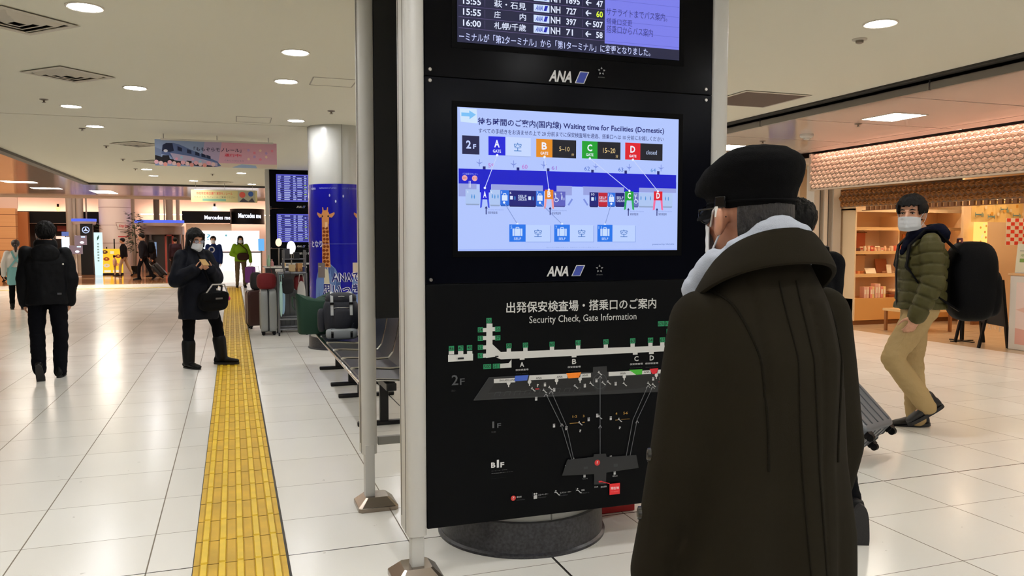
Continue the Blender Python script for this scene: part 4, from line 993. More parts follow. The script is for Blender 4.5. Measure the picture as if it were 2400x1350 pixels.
struct(MB().span((-14, 40.2, 0), ((-8.939, 40.2, 1.53)[0], 40.6, 2.88)).build('wall_wood', M_WOODP, smooth=False))
struct(MB().span(((-9.111, 40.9, 1.531)[0], 40.9, 0), ((-8.613, 40.9, 1.531)[0], 41.2, 2.75)).build('wall_wood_return', mat('dark_orange_wood', (176, 112, 62), 0.45), smooth=False))
struct(MB().span((-14, 40.6, 2.88), ((-8.939, 40.2, 1.53)[0], 40.7, 6.0)).build('wall_upper_left', M_FARWALL, smooth=False))
# black shop fronts
M_FASC = mat('black_fascia', (9, 8, 10), 0.5, spec=0.2)
t = thing('storefront', 'dark shop front with black fascia right of the orange wood wall', 'shop', ((-7.368, 41.4, 1.533)[0], 41.4, 0))
MB().span((-1.78, 0, 2.26), (1.85, 0.6, 2.80)).build('fascia', M_FASC, t, smooth=False)
MB().span((-1.78, 0.9, 0), (1.85, 0.95, 2.26)).build('back_wall', mat('shop_dark', (34, 24, 20), 0.7), t, smooth=False)
MB().span((-0.9, 0.3, 0), (1.0, 0.7, 1.05)).build('counter', mat('counter_dark', (40, 30, 26), 0.5), t, smooth=False)
MB().span((-0.3, 0.29, 1.55), (0.75, 0.35, 1.68)).build('light_strip', emat((255, 205, 180), 1.3), t, smooth=False)
MB().span((-0.28, 0.5, 1.9), (0.1, 0.56, 2.15)).build('poster', mat('shop_poster', (150, 60, 44), 0.5), t, smooth=False)
t = thing('storefront', 'black fascia with white lettering, left of the two bright car showroom signs', 'shop', (-1.14, 40.6, 0))
MB().span((-1.08, 0, 2.30), (1.06, 0.5, 2.86)).build('fascia', M_FASC, t, smooth=False)
g = Gfx(lambda c: emat(c, 2.2)); g.text('Mercedes me', (-0.10, 2.47), (1.05, 2.66), (235, 235, 255), 0.02)
g.build('lettering', t, lambda u, v, h: (u, -0.02 - h, v))
MB().span((-1.0, 1.6, 1.5), (1.1, 1.66, 2.3)).build('back_wall', mat('shop_peach', (232, 190, 150), 0.7), t, smooth=False)
t = thing('storefront', 'curved black fascia with white lettering, right of the two bright showroom signs', 'shop', (0.7, 40.2, 0))
b = MB(); pts = [(0.85 * math.cos(math.radians(a)) * 0.95, 1.2 - 0.9 * math.sin(math.radians(a)) * 1.0) for a in range(0, 181, 12)]
b.prism(pts + [(-0.8, 1.4), (0.8, 1.4)], 2.27, 3.0); b.build('fascia', M_FASC, t)
g = Gfx(lambda c: emat(c, 2.2)); g.text('Mercedes me', (-0.42, 2.55), (0.62, 2.78), (235, 240, 255), 0.02)
g.build('lettering', t, lambda u, v, h: (u, 1.2 - 0.9 * math.sqrt(max(0, 1 - (u / 0.8075) ** 2)) - 0.02 - h, v), 0.08)
M_BRIGHT = emat((246, 250, 255), 1.5)
t = thing('light_wall', 'glowing white back wall of the showroom with a faint question mark', 'light wall', (-0.35, 41.6, 0))
MB().span((-1.65, 0, 0.95), (1.6, 0.1, 1.95)).build('panel', M_BRIGHT, t, smooth=False)
g = Gfx(lambda c: emat(c, 1.0)); g.text('?', (-0.85, 1.50), (-0.66, 1.78), (120, 190, 214)); g.rect((-0.62, 1.52), (0.3, 1.53), (190, 220, 235)); g.disc((0.05, 1.72), 0.05, (110, 180, 190), 8)
g.rect((0.86, 1.02), (1.02, 1.3), (214, 150, 150))
g.build('print', t, lambda u, v, h: (u, -0.01 - h, v))
t = thing('counter', 'bright white glowing reception counter of the far showroom', 'counter', (0.2, 40.8, 0))
MB().span((-1.2, 0, 0.0), (1.1, 0.5, 0.88)).build('front', emat((255, 248, 240), 1.35), t, smooth=False)
MB().span((-1.25, -0.05, 0.88), (1.15, 0.55, 0.93)).build('top', mat('counter_top', (96, 92, 100), 0.3), t, smooth=False)
t = thing('screen_stand', 'light blue screen on a slim pole beside the far black flight board', 'screen', (1.12, 35.0, 0))
MB().span((-0.12, -0.03, 1.05), (0.12, 0.03, 1.55)).build('screen', emat((110, 186, 250), 1.0), t, smooth=False)
MB().cyl((0, 0.0, 0.02), (0, 0, 1.05), 0.03).build('pole', M_STEEL, t)
MB().lathe([(0.2, 0), (0.2, 0.02), (0.001, 0.03)]).build('base', M_STEEL, t)
# cove lights washing the upper wall
for x0, x1, lab in ((-13.5, -5.9, 'hidden strip light washing the pink upper wall above the dark shop'), (-4.3, 6.0, 'hidden strip light washing the pink upper wall above the showroom signs')):
    o = MB().span((x0, 43.0, 2.74), (x1, 43.12, 2.78)).build('cove_light', emat((255, 220, 198), 20.0), smooth=False); tag(o, lab, 'light')
for p, c, lab in (((-7.826, 43.2, 2.974), (255, 170, 90), 'small orange glowing spot lamp above the dark shop fascia'), ((-0.833, 43.2, 3.09), (255, 240, 255), 'small white glowing spot lamp above the showroom fascia')):
    t = thing('spot_lamp', lab, 'lamp', p)
    MB().ell((0, 0, 0), (0.09, 0.09, 0.11), 14, 10).build('bulb', emat(c, 4.0), t)
    MB().cyl((0, 0, 0.08), (0, 0, 0.24), 0.05).cyl((0, 0, 0.2), (0, 0.22, 0.2), 0.02).build('housing', M_BLACK, t)
# big round column, slim ducts
cx, cy = -5.02, 40.3
t = thing('column', 'broad pinkish white round column in the far hall', 'column', (cx, cy, 0)); t['kind'] = 'structure'
MB().lathe([(0.66, 0), (0.66, 6.0)], n=48, cap=False).build('shaft', mat('column_pink', (226, 212, 206), 0.45), t)
for z in (1.35, 2.15, 2.95, 3.75):
    MB().lathe([(0.662, z), (0.664, z + 0.012), (0.662, z + 0.024)], n=48, cap=False).build('joint', mat('column_joint', (168, 146, 138), 0.6), t)
def sgn(u, v, h): a = math.atan2(-cy, -cx) + u / 0.66; r = 0.668 + h; return (r * math.cos(a), r * math.sin(a), v)
g = Gfx(lambda c: pmat(c, 0.5))
g.poly([(0.02, 2.28), (0.66, 2.26), (0.66, 1.92), (0.10, 1.98)], (226, 214, 206)); g.line([(0.02, 2.28), (0.66, 2.26), (0.66, 1.92), (0.10, 1.98), (0.02, 2.28)], 0.02, (150, 120, 110))
g.text('Krispy Kreme', (0.13, 2.03), (0.63, 2.20), (216, 60, 70), 0.03, 0.2); g.text('DOUGHNUTS', (0.2, 1.84), (0.62, 1.89), (80, 60, 56), 0.02)
g.rect((0.1, 1.63), (0.56, 1.67), (206, 30, 44)); g.poly([(0.54, 1.60), (0.64, 1.65), (0.54, 1.70)], (206, 30, 44))
o = g.build('shop_sign', None, sgn, 0.06, (cx, cy, 0)); tag(o, 'red and white doughnut shop sign with a red arrow on the broad column', 'sign')
M_DUCT = mat('duct_grey', (178, 168, 152), 0.5)
for px_, r, y, lab in (((-7.005, 41.2, 2.699)[0], .15, 41.2, 'leftmost of the beige ducts left of the broad column'), ((-6.815, 41.2, 2.701)[0], .08, 41.2, 'slim middle duct left of the broad column'), ((-6.589, 41.2, 2.704)[0], .15, 41.2, 'duct nearest the left side of the broad column'),
                       ((-4.536, 42.78, 2.776)[0], .08, 42.78, 'slim duct nearest the right side of the broad column'), ((-3.492, 42.78, 2.788)[0], .14, 42.78, 'dark wide duct above the blue round canopy'), ((-2.915, 42.78, 2.795)[0], .17, 42.78, 'pale duct near the right end of the blue canopy'), ((-2.527, 42.78, 2.8)[0], .09, 42.78, 'slim pale duct left of the showroom fascia')):
    o = MB().cyl((0, 0, 0), (0, 0, 6.0), r, n=20).build('duct', mat('duct_dark', (108, 98, 88), 0.5) if 'dark' in lab else M_DUCT, None, (px_, y, 0)); tag(o, lab, 'duct')
# blue edged canopies and the round vestibule
def canopy(loc, rx, ry, lab):
    t = thing('canopy', lab, 'canopy', loc)
    MB().loft([[(rx * math.cos(2 * PI * k / 40), ry * math.sin(2 * PI * k / 40), z) for k in range(40)] for z in (0.04, 0.16)]).build('rim', emat((96, 120, 255), 0.9), t)
    MB().loft([[(rx * s * math.cos(2 * PI * k / 40), ry * s * math.sin(2 * PI * k / 40), z) for k in range(40)] for s, z in ((0.9, -0.1), (0.99, 0.035))]).build('soffit', mat('canopy_grey', (190, 176, 172), 0.5), t)
    MB().cyl((rx * 0.2, 0, 0.16), (rx * 0.2, 0, 6.0 - loc[2]), 0.03).build('hanger', M_STEEL, t)
canopy((-3.15, 40.0, 2.24), 1.05, 0.6, 'blue glowing canopy rim right of the broad column')
canopy(((-6.221, 39.9, 2.328)[0], 39.9, 2.28), 0.5, 0.4, 'blue glowing canopy rim left of the broad column')
t = thing('vestibule', 'round grey glass vestibule with red door frame under the blue canopy', 'entrance', (-3.1, 40.9, 0))
MB().loft([[(0.95 * math.cos(2 * PI * k / 40), 0.5 * math.sin(2 * PI * k / 40), z) for k in range(40)] for z in (1.75, 2.14)]).build('drum', mat('drum_grey', (176, 166, 164), 0.4, 0.2), t)
for a in range(8):
    an = a * PI / 4 + 0.2; MB().box((0.9 * math.cos(an), 0.46 * math.sin(an), 0.88), (0.07, 0.07, 1.75), Matrix.Rotation(an, 3, 'Z')).build('mullion', mat('mullion', (120, 110, 106), 0.4, 0.4), t, smooth=False)
MB().span((0.12, -0.5, 0), (0.2, -0.42, 1.75)).span((0.42, -0.5, 0), (0.5, -0.42, 1.75)).span((0.12, -0.5, 1.68), (0.5, -0.42, 1.75)).build('door_frame', mat('door_red', (166, 70, 58), 0.4), t, smooth=False)
MB().span((-0.8, 0.3, 0), (0.8, 0.36, 1.75)).build('back_panel', mat('vestibule_dark', (60, 52, 50), 0.3), t, smooth=False)
MB().span((-0.5, 0.25, 0.7), (-0.3, 0.29, 1.4)).build('lit_panel', emat((150, 176, 214), 0.7), t, smooth=False)
# signs and stands of the far hall
t = thing('sign_tower', 'tall black sign tower with a white three-pointed star emblem', 'sign', ((-5.924, 38.6, 0.981)[0] - 0.02, 38.6, 0))
MB().span((-0.22, -0.12, 0), (0.26, 0.12, 2.2)).build('body', mat('tower_black', (10, 10, 12), 0.3), t, bevel=0.01)
g = Gfx(lambda c: emat(c, 1.4)); c0 = (0.0, 1.93); g.ring(c0, 0.13, 0.03, (190, 205, 255), 32)
for k in range(3):
    a = PI / 2 + k * 2 * PI / 3; p = (c0[0] + 0.125 * math.cos(a), c0[1] + 0.125 * math.sin(a))
    g.poly([p, (c0[0] + 0.035 * math.cos(a + 1.05), c0[1] + 0.035 * math.sin(a + 1.05)), c0, (c0[0] + 0.035 * math.cos(a - 1.05), c0[1] + 0.035 * math.sin(a - 1.05))], (190, 205, 255))
g.build('emblem', t, lambda u, v, h: (u, -0.13 - h, v))
t = thing('sign_pylon', 'slim glowing white sign pylon between the black tower and yellow light box', 'sign', ((-5.438, 38.2, 0.985)[0], 38.2, 0))
b = MB(); b.loft([[(sx * w, sy * 0.1, z) for sx, sy in ((-1, -1), (1, -1), (1, 1), (-1, 1))] for w, z in ((0.14, 0), (0.16, 0.9), (0.15, 1.82))]); b.build('body', emat((214, 244, 250), 1.15), t, smooth=False)
g = Gfx(lambda c: pmat(c)); g.poly([(-0.03, 1.6), (0.05, 1.72), (0.05, 1.58), (-0.03, 1.46)], (20, 90, 80))
for k in range(7): g.rect((-0.03, 1.3 - k * 0.12), (0.04, 1.37 - k * 0.12), (150, 200, 206))
g.build('print', t, lambda u, v, h: (u, -0.105 - h, v))
t = thing('menu_light_box', 'glowing yellow menu light box with doughnut pictures below the broad column', 'sign', ((-4.947, 38.3, 0.705)[0], 38.3, 0))
MB().span((-0.43, -0.06, 0.08), (0.43, 0.06, 1.12)).build('box', emat((255, 186, 40), 1.25), t, smooth=False)
MB().span((-0.44, -0.1, 0), (0.44, 0.1, 0.07)).build('base', M_BLACK, t, smooth=False)
for x in (-0.2, 0.1, 0.36): MB().cyl((x, 0.1, 0.05), (x, 0.1, 1.2 + (x == 0.1) * 0.35), 0.025).build('post', M_BLACK, t)
g = Gfx(lambda c: emat(c, 0.9))
for u, v, c in ((-0.2, 0.68, (170, 70, 30)), (0.26, 0.8, (150, 60, 40)), (-0.2, 0.4, (240, 214, 190)), (0.16, 0.45, (236, 150, 70)), (-0.26, 0.98, (96, 50, 26))):
    g.disc((u, v), 0.12, c, 20, 0.08); g.disc((u, v + 0.01), 0.04, (255, 200, 70), 12, 0.025)
for u in (-0.3, 0.05): g.rect((u, 0.1), (u + 0.25, 0.2), (255, 244, 220))
g.rect((-0.05, 0.9), (0.1, 1.02), (255, 240, 190)); g.build('print', t, lambda u, v, h: (u, -0.061 - h, v))
t = thing('screen_stand', 'thin stand with two small picture screens, left of the black tower', 'screen', ((-6.035, 36.5, 1.011)[0], 36.5, 0))
MB().cyl((0.02, 0.05, 0.02), (0.02, 0.05, 1.7), 0.025).build('pole', M_WHITE, t)
MB().lathe([(0.2, 0), (0.2, 0.02), (0.001, 0.03)]).build('base', M_WHITE, t)
for (x0, z0, x1, z1) in ((-0.02, 1.30, 0.42, 1.68), (-0.22, 0.93, 0.26, 1.28)):
    sc_ = MB().span((x0, -0.03, z0), (x1, 0.02, z1)).build('screen', emat((150, 124, 130), 0.8), t, smooth=False)
    g = Gfx(lambda c: emat(c, 1.6)); g.disc(((x0 + x1) / 2 + 0.05, z0 + 0.1), 0.08, (244, 240, 250), 10, 0.05); g.rect((x1 - 0.2, z1 - 0.08), (x1 - 0.05, z1 - 0.03), (190, 210, 250)); g.build('picture', sc_, lambda u, v, h: (u, -0.031 - h, v))
t = thing('screen_stand', 'white glowing upright screen beside the head of the man in black', 'screen', ((-6.556, 37.5, 1.265)[0], 37.5, 0))
MB().span((-0.14, -0.03, 1.12), (0.14, 0.03, 1.62)).build('screen', emat((225, 240, 255), 1.5), t, smooth=False)
MB().span((-0.13, -0.03, 1.66), (0.12, 0.03, 1.84)).build('header', emat((110, 130, 200), 0.8), t, smooth=False)
MB().cyl((0, 0.05, 0.02), (0, 0.05, 1.7), 0.025).build('pole', M_BLACK, t); MB().lathe([(0.2, 0), (0.2, 0.02), (0.001, 0.03)]).build('base', M_BLACK, t)
# plants
def plant(loc, h, r, n, lab, seed):
    random.seed(seed); t = thing('potted_plant', lab, 'plant', loc)
    MB().lathe([(0.001, 0), (0.16, 0), (0.2, 0.35), (0.18, 0.35), (0.17, 0.3), (0.001, 0.3)], n=20).build('pot', M_BLACK, t)
    MB().tube([(0, 0, 0.3), (0.03, 0.01, h * 0.4), (-0.02, 0, h * 0.8)], 0.02).build('stem', mat('stem', (70, 56, 36), 0.8), t)
    b = MB()
    for k in range(n):
        a = random.random() * 2 * PI; z = h * (0.35 + 0.65 * random.random()); q = r * (0.2 + 0.8 * random.random()); c = Vector((q * math.cos(a), q * math.sin(a), z))
        d = Vector((math.cos(a), math.sin(a), random.uniform(-0.6, 0.4))).normalized(); s = d.cross(Vector((0, 0, 1))).normalized() * 0.05; L = 0.2
        b.add([c, c + d * L * 0.5 + s + Vector((0, 0, .02)), c + d * L, c + d * L * 0.5 - s + Vector((0, 0, .02))], [(0, 1, 2, 3)])
    b.build('foliage', mat('leaf_green', (34, 58, 34), 0.5, vary=0.4), t, smooth=False)
plant(((-4.069, 38.9, 0.78)[0], 38.9, 0), 2.7, 0.3, 220, 'tall dark green plant right of the broad column', 2)
plant(((-5.795, 39.05, 1.533)[0], 39.05, 0), 2.2, 0.26, 160, 'dark green plant above the black sign tower left of the broad column', 5)
# unseen warm lamps, added to brighten the far hall
for x, y in ((-11, 34), (-8, 37), (-2.5, 35), (1.5, 36), (-5.5, 35)):
    t = thing('hall_fill_lamp', 'unseen warm lamp added high up to brighten the far hall, above the picture', 'ceiling light', (x, y, 5.9), 0, 'added lamps of the far hall')
    MB().lathe([(0.001, -0.03), (1.1, -0.03), (1.1, 0.0), (0.001, 0.0)], n=32).build('lens', emat((255, 232, 214), 14.0), t)
    MB().lathe([(1.1, -0.06), (1.16, -0.06), (1.16, 0.05), (1.1, 0.05)], n=32, cap=False).build('rim', M_WHITE, t)

# ------------------------------------------------------------------ souvenir shop on the right
M_BRONZE = mat('bronze_relief', (222, 194, 170), 0.3, 0.35)
def relief(name, label, m, x, y0, y1, z0, z1, cw, ch, depth, cat):
    """panel facing -X covered with staggered six-sided pyramids (hemp leaf pattern)"""
    b = MB(); ny = int((y1 - y0) / cw); nz = int((z1 - z0) / ch); cw = (y1 - y0) / ny; ch = (z1 - z0) / nz
    for i in range(nz):
        for j in range(ny + (i % 2)):
            cy_ = y0 + (j + 0.5 - 0.5 * (i % 2)) * cw; cz = z0 + (i + 0.5) * ch
            hx = [(cy_ + dy * cw * 0.965, cz + dz * ch * 0.965) for dy, dz in ((-0.5, -0.28), (0, -0.62), (0.5, -0.28), (0.5, 0.28), (0, 0.62), (-0.5, 0.28))]
            hx = [(min(max(p, y0), y1), min(max(q, z0), z1)) for p, q in hx]
            vs = [(x, p, q) for p, q in hx] + [(x - depth, min(max(cy_, y0), y1), cz)]
            mid = [(x - depth * 0.10, (hx[k][0] + hx[(k + 1) % 6][0]) / 2 * 0.6 + cy_ * 0.4, (hx[k][1] + hx[(k + 1) % 6][1]) / 2 * 0.6 + cz * 0.4) for k in range(6)]
            fs = []
            for k in range(6):
                k2 = (k + 1) % 6; fs += [(k, k2, 7 + k), (k2, 6, 7 + k), (6, k, 7 + k)]
            b.add(vs + mid, fs)
    b.span((x, y0, z0), (x + 0.04, y1, z1), 1)
    o = b.build(name, [m, mat('relief_gap', (104, 78, 58), 0.6)], smooth=False); tag(o, label, cat); return o
relief('relief_fascia', 'long bronze fascia with a pointed hemp leaf relief above the souvenir shop', M_BRONZE, 9.3, 4.0, 11.22, 2.36, 2.945, 0.098, 0.073, 0.042, 'shop fascia')
struct(MB().span((9.28, 11.22, 2.33), (9.36, 11.27, 2.955)).span((9.29, 4, 2.335), (9.36, 11.22, 2.36)).build('trim_6', mat('fascia_edge', (196, 180, 160), 0.4, 0.4), smooth=False))
o = MB().span((9.125, 4.0, 2.968), (9.14, 11.1, 2.992)).build('cove_light', emat((255, 210, 198), 48.0), smooth=False); tag(o, 'thin strip light in the ceiling seam grazing the bronze relief', 'light')
o = relief('lattice_fascia', 'golden brown carved lattice band under the bronze relief', mat('carved_wood', (150, 98, 46), 0.35, 0.35), 9.9, 4.0, 11.2, 2.06, 2.36, 0.10, 0.075, 0.04, 'shop fascia')
b = MB()
for k in range(60): b.span((9.89, 4.05 + k * 0.11, 1.995), (9.93, 4.11 + k * 0.11, 2.055))
b.span((9.9, 4, 1.985), (9.94, 10.7, 1.995)); tag(b.build('lattice_fascia', mat('brick_lattice', (128, 80, 38), 0.5), smooth=False), 'row of small brown wooden blocks along the lower edge of the carved band', 'shop fascia')
# white posts and the blue sign left of the shop
M_POST = mat('post_white', (214, 206, 194), 0.5)
for i, (x, y, w, lab) in enumerate(((9.68, 11.62, 0.13, 'leftmost white upright left of the souvenir shelves'), (9.88, 11.62, 0.09, 'narrow white upright in the middle left of the souvenir shelves'), (10.12, 11.62, 0.17, 'broad white upright touching the souvenir shelves'))):
    o = MB().span((-w / 2, -0.1, 0), (w / 2, 0.1, 2.8)).build('shop_post', M_POST, None, (x, y, 0), smooth=False); tag(o, lab, 'post')
    if i < 2: MB().span((w / 2 - 0.012, -0.106, 0), (w / 2, -0.1, 2.8)).build('edge_strip', M_DARK, o, smooth=False)
t = thing('blue_sign', 'blue sign with white oval lettering peeking out above the black hair', 'sign', (9.86, 12.75, 2.18))
MB().span((-0.03, -0.35, 0), (0.03, 0.35, 0.34)).build('board', mat('sign_blue', (24, 44, 150), 0.35), t, smooth=False)
g = Gfx(lambda c: pmat(c)); 
for k in range(32):
    a = 2 * PI * k / 32; a2 = 2 * PI * (k + 1) / 32; g.line([(0.22 * math.cos(a), 0.16 + 0.13 * math.sin(a)), (0.22 * math.cos(a2), 0.16 + 0.13 * math.sin(a2))], 0.012, (210, 220, 240))
g.text('Blue', (-0.13, 0.1), (0.14, 0.23), (230, 235, 245), 0.03, 0.2); g.build('print', t, lambda u, v, h: (-0.031 - h, -u, v))

# shelf cabinet
M_SHELF = mat('shelf_wood', (232, 190, 132), 0.4); M_CABW = mat('cabinet_cream', (240, 214, 176), 0.5)
t = thing('display_cabinet', 'lit wooden display cabinet with shelves of small souvenirs', 'cabinet', (11.5, 11.25, 0))
X0, X1 = -1.24, 1.25
MB().span((X0, 0.0, 0.08), (X1, 0.55, 0.47)).build('base', mat('cabinet_orange', (222, 168, 98), 0.4), t, bevel=0.004)
MB().span((X0, 0.02, 0), (X1, 0.5, 0.08)).build('plinth', mat('plinth_brown', (120, 74, 34), 0.5), t, smooth=False)
MB().span((X0, 0.55, 0.08), (X1, 0.58, 2.4)).build('back', M_CABW, t, smooth=False)
MB().span((X0, -0.02, 0.08), (X0 + 0.03, 0.55, 2.4)).build('side', M_CABW, t, smooth=False); MB().span((X1 - 0.03, -0.02, 0.08), (X1, 0.55, 2.4)).build('side', M_CABW, t, smooth=False)
MB().span((-0.16, 0.1, 0.47), (-0.13, 0.55, 1.93)).build('partition', M_CABW, t, smooth=False)
SH = ((10.307, 11.3, 0.9)[2], (10.293, 11.3, 1.305)[2], (10.28, 11.3, 1.724)[2])
for z in SH: MB().span((X0 + 0.03, 0.0, z - 0.03), (X1 - 0.03, 0.55, z)).span((X0 + 0.03, 0.0, z - 0.055), (X1 - 0.03, 0.015, z - 0.03)).build('shelf', M_SHELF, t, bevel=0.002)
MB().span((X0, -0.03, 2.02), (X1, 0.55, 2.05)).span((X0, -0.03, 1.99), (X1, -0.015, 2.02)).build('top_board', M_CABW, t, smooth=False)
for z in (SH[0] - 0.034, SH[1] - 0.034, SH[2] - 0.034, 2.017):
    MB().span((X0 + 0.06, 0.06, z - 0.008), (X1 - 0.06, 0.10, z)).build('shelf_light', emat((255, 186, 110), 3.0), t, smooth=False)
# goods, each one its own thing
random.seed(11)
def item_box(name, lab, cat, x, y, z, d, col, rz=0, tilt=0, group=None, col2=None):
    t_ = MB().box((0, 0, d[2] / 2), d).build(name, mat('goods_%d_%d_%d' % col, col, 0.5), None, (x, y, z), (tilt, 0, rz), bevel=0.003); tag(t_, lab, cat, group)
    if col2: MB().box((0, -d[1] / 2 - 0.001, d[2] * 0.55), (d[0] * 0.7, 0.002, d[2] * 0.4)).build('wrapper_label', mat('goods_%d_%d_%d' % col2, col2, 0.5), t_, smooth=False)
    return t_
Z2, Z1, Z0 = SH[1] + 0.001, SH[0] + 0.001, 0.471
def hanging(x, z, w, h, col, lab):
    t_ = thing('wall_hanging', lab, 'hanging cloth', (x, 11.74, z))
    MB().span((-w / 2, -0.012, -h), (w / 2, -0.006, 0)).build('cloth', mat('goods_%d_%d_%d' % col, col, 0.8), t_, smooth=False)
    MB().cyl((-w / 2 - 0.03, -0.01, 0.0), (w / 2 + 0.03, -0.01, 0.0), 0.008, n=8).build('rod', mat('rod_brown', (120, 76, 40), 0.5), t_)
    MB().tube([(-w / 2, -0.01, 0.005), (0, -0.01, 0.06), (w / 2, -0.01, 0.005)], 0.003, 6).build('cord', mat('rod_brown', (120, 76, 40), 0.5), t_)
hanging(10.85, SH[2] - 0.09, 0.2, 0.3, (206, 120, 84), 'salmon hanging scroll on the upper souvenir shelf')
hanging(10.85, SH[1] - 0.08, 0.2, 0.34, (226, 190, 146), 'cream hanging scroll on the middle souvenir shelf')
hanging(10.48, SH[1] - 0.1, 0.18, 0.26, (230, 178, 140), 'pale pink hanging cloth at the left end of the middle souvenir shelf')
item_box('picture_board', 'brown board leaning at the left end of the upper souvenir shelf', 'board', 10.52, 11.6, Z2, (0.13, 0.02, 0.26), (196, 116, 84), -0.1, -0.15)
item_box('picture_board', 'large orange wooden board at the right of the upper souvenir shelf', 'board', 11.78, 11.55, Z2, (0.24, 0.02, 0.30), (206, 132, 74), 0.1, -0.12)
item_box('picture_board', 'dark brown board leaning on the middle souvenir shelf', 'board', 11.18, 11.55, Z1, (0.24, 0.02, 0.26), (158, 90, 50), -0.1, -0.2)
item_box('price_card', 'tall white price card standing on the middle souvenir shelf', 'card', 11.14, 11.33, Z1, (0.09, 0.012, 0.16), (238, 224, 196), -0.2, -0.25)
item_box('price_card', 'white card leaning at the front of the middle souvenir shelf, left half', 'card', 10.72, 11.32, Z1, (0.2, 0.012, 0.11), (240, 226, 196), -0.2, -0.5)
item_box('price_card', 'white card leaning at the front of the upper souvenir shelf', 'card', 10.86, 11.31, Z2, (0.1, 0.012, 0.09), (240, 228, 200), -0.1, -0.4)
item_box('towel_pack', 'folded cream towel pack leaning right of the brown board', 'towel', 11.45, 11.36, Z1, (0.26, 0.02, 0.17), (232, 190, 140), 0.25, -0.5, None, (222, 150, 110))
item_box('towel_pack', 'folded pink towel pack at the right of the middle shelf', 'towel', 11.78, 11.4, Z1, (0.2, 0.03, 0.16), (236, 176, 140), 0.1, -0.3, None, (206, 96, 76))
item_box('tin', 'small dark box at the left end of the upper souvenir shelf', 'box', 10.38, 11.33, Z2, (0.12, 0.08, 0.05), (90, 50, 34))
SMALL = 'small bright souvenir in the crowd on the upper shelf'
pal = ((240, 214, 180), (226, 110, 80), (244, 170, 110), (250, 226, 190), (206, 80, 64), (232, 190, 150), (250, 196, 150))
for k in range(26):
    x = 10.56 + (k % 13) * 0.075; y = 11.32 + (k // 13) * 0.09; c = pal[random.randrange(7)]
    h_ = 0.045 + random.random() * 0.05
    if k % 3 == 0:
        tt = MB().lathe([(0.001, 0), (0.026, 0), (0.032, h_ * 0.5), (0.022, h_ * 0.8), (0.026, h_), (0.001, h_)], n=12).build('trinket', mat('goods_%d_%d_%d' % c, c, 0.4), None, (x, y, Z2)); tag(tt, SMALL, 'souvenir', 'souvenirs on the upper shelf')
    else: item_box('trinket', SMALL, 'souvenir', x, y, Z2, (0.055, 0.05, h_), c, random.uniform(-.3, .3), 0, 'souvenirs on the upper shelf', pal[(k * 3) % 7])
for k in range(9):
    c = pal[random.randrange(7)]; x = 10.42 + k * 0.09 + (0.25 if k > 4 else 0)
    item_box('trinket', 'small low souvenir box along the middle shelf front', 'souvenir', x + 0.02, 11.44, Z1, (0.06, 0.06, 0.035 + 0.03 * random.random()), c, 0.1 * (k % 3), 0, 'souvenirs on the middle shelf')
for k in range(8):
    c = ((240, 190, 170), (244, 208, 180), (236, 150, 130), (250, 222, 150))[k % 4]
    item_box('gift_bag', 'upright pastel gift bag in the row at the left of the bottom shelf', 'gift bag', 10.56 + k * 0.062, 11.33 + 0.01 * (k % 2), Z0, (0.05, 0.12, 0.2 + 0.05 * (k in (4, 5))), c, 0.08 * (k % 3 - 1), 0, 'gift bags on the bottom shelf', (250, 236, 214))
tag(MB().span((-0.3, -0.1, 0), (0.32, 0.1, 0.05)).build('tray', mat('tray_brown', (150, 74, 36), 0.4), None, (11.42, 11.4, Z0), bevel=0.004), 'brown wooden tray on the bottom souvenir shelf', 'tray')
for x, r, lab, c in ((11.28, 0.10, 'cream crumpled sweets bag on the left of the brown tray', (238, 196, 150)), (11.56, 0.13, 'shallow brown bowl on the right of the brown tray', (190, 112, 60))):
    o = MB().lathe([(0.001, 0), (r * 0.5, 0), (r, 0.055), (r * 0.97, 0.062), (r * 0.4, 0.03), (0.001, 0.03)], n=24).build('bowl', mat('goods_%d_%d_%d' % c, c, 0.35), None, (x, 11.4, Z0 + 0.051)); tag(o, lab, 'bowl')
for k in range(6):
    a = k * 1.05; o = MB().ell((0, 0, 0), (0.035, 0.035, 0.028), 12, 8).build('sweet', mat('goods_240_214_180', (240, 214, 180), 0.4), None, (11.28 + 0.045 * math.cos(a), 11.4 + 0.045 * math.sin(a), Z0 + 0.118)); tag(o, 'small cream wrapped sweet heaped in the bowl on the tray', 'sweet', 'sweets in the bowl')
# second cabinet behind the walking man
t = thing('display_cabinet', 'tall cream cabinet behind the backpack with one glowing shelf', 'cabinet', (12.95, 11.2, 0))
MB().span((-0.2, 0.5, 0), (0.6, 0.55, 2.4)).build('back', M_CABW, t, smooth=False); MB().span((0.35, 0.0, 0), (0.38, 0.55, 2.4)).build('side', M_CABW, t, smooth=False)
MB().span((-0.2, 0.02, SH[2] - 0.03), (0.35, 0.5, SH[2])).build('shelf', M_SHELF, t, smooth=False); MB().span((-0.2, 0.02, 0.06), (0.35, 0.5, 0.5)).build('base', M_SHELF, t, smooth=False)
MB().span((-0.15, 0.06, SH[2] - 0.045), (0.3, 0.1, SH[2] - 0.034)).build('shelf_light', emat((255, 186, 110), 3.0), t, smooth=False)
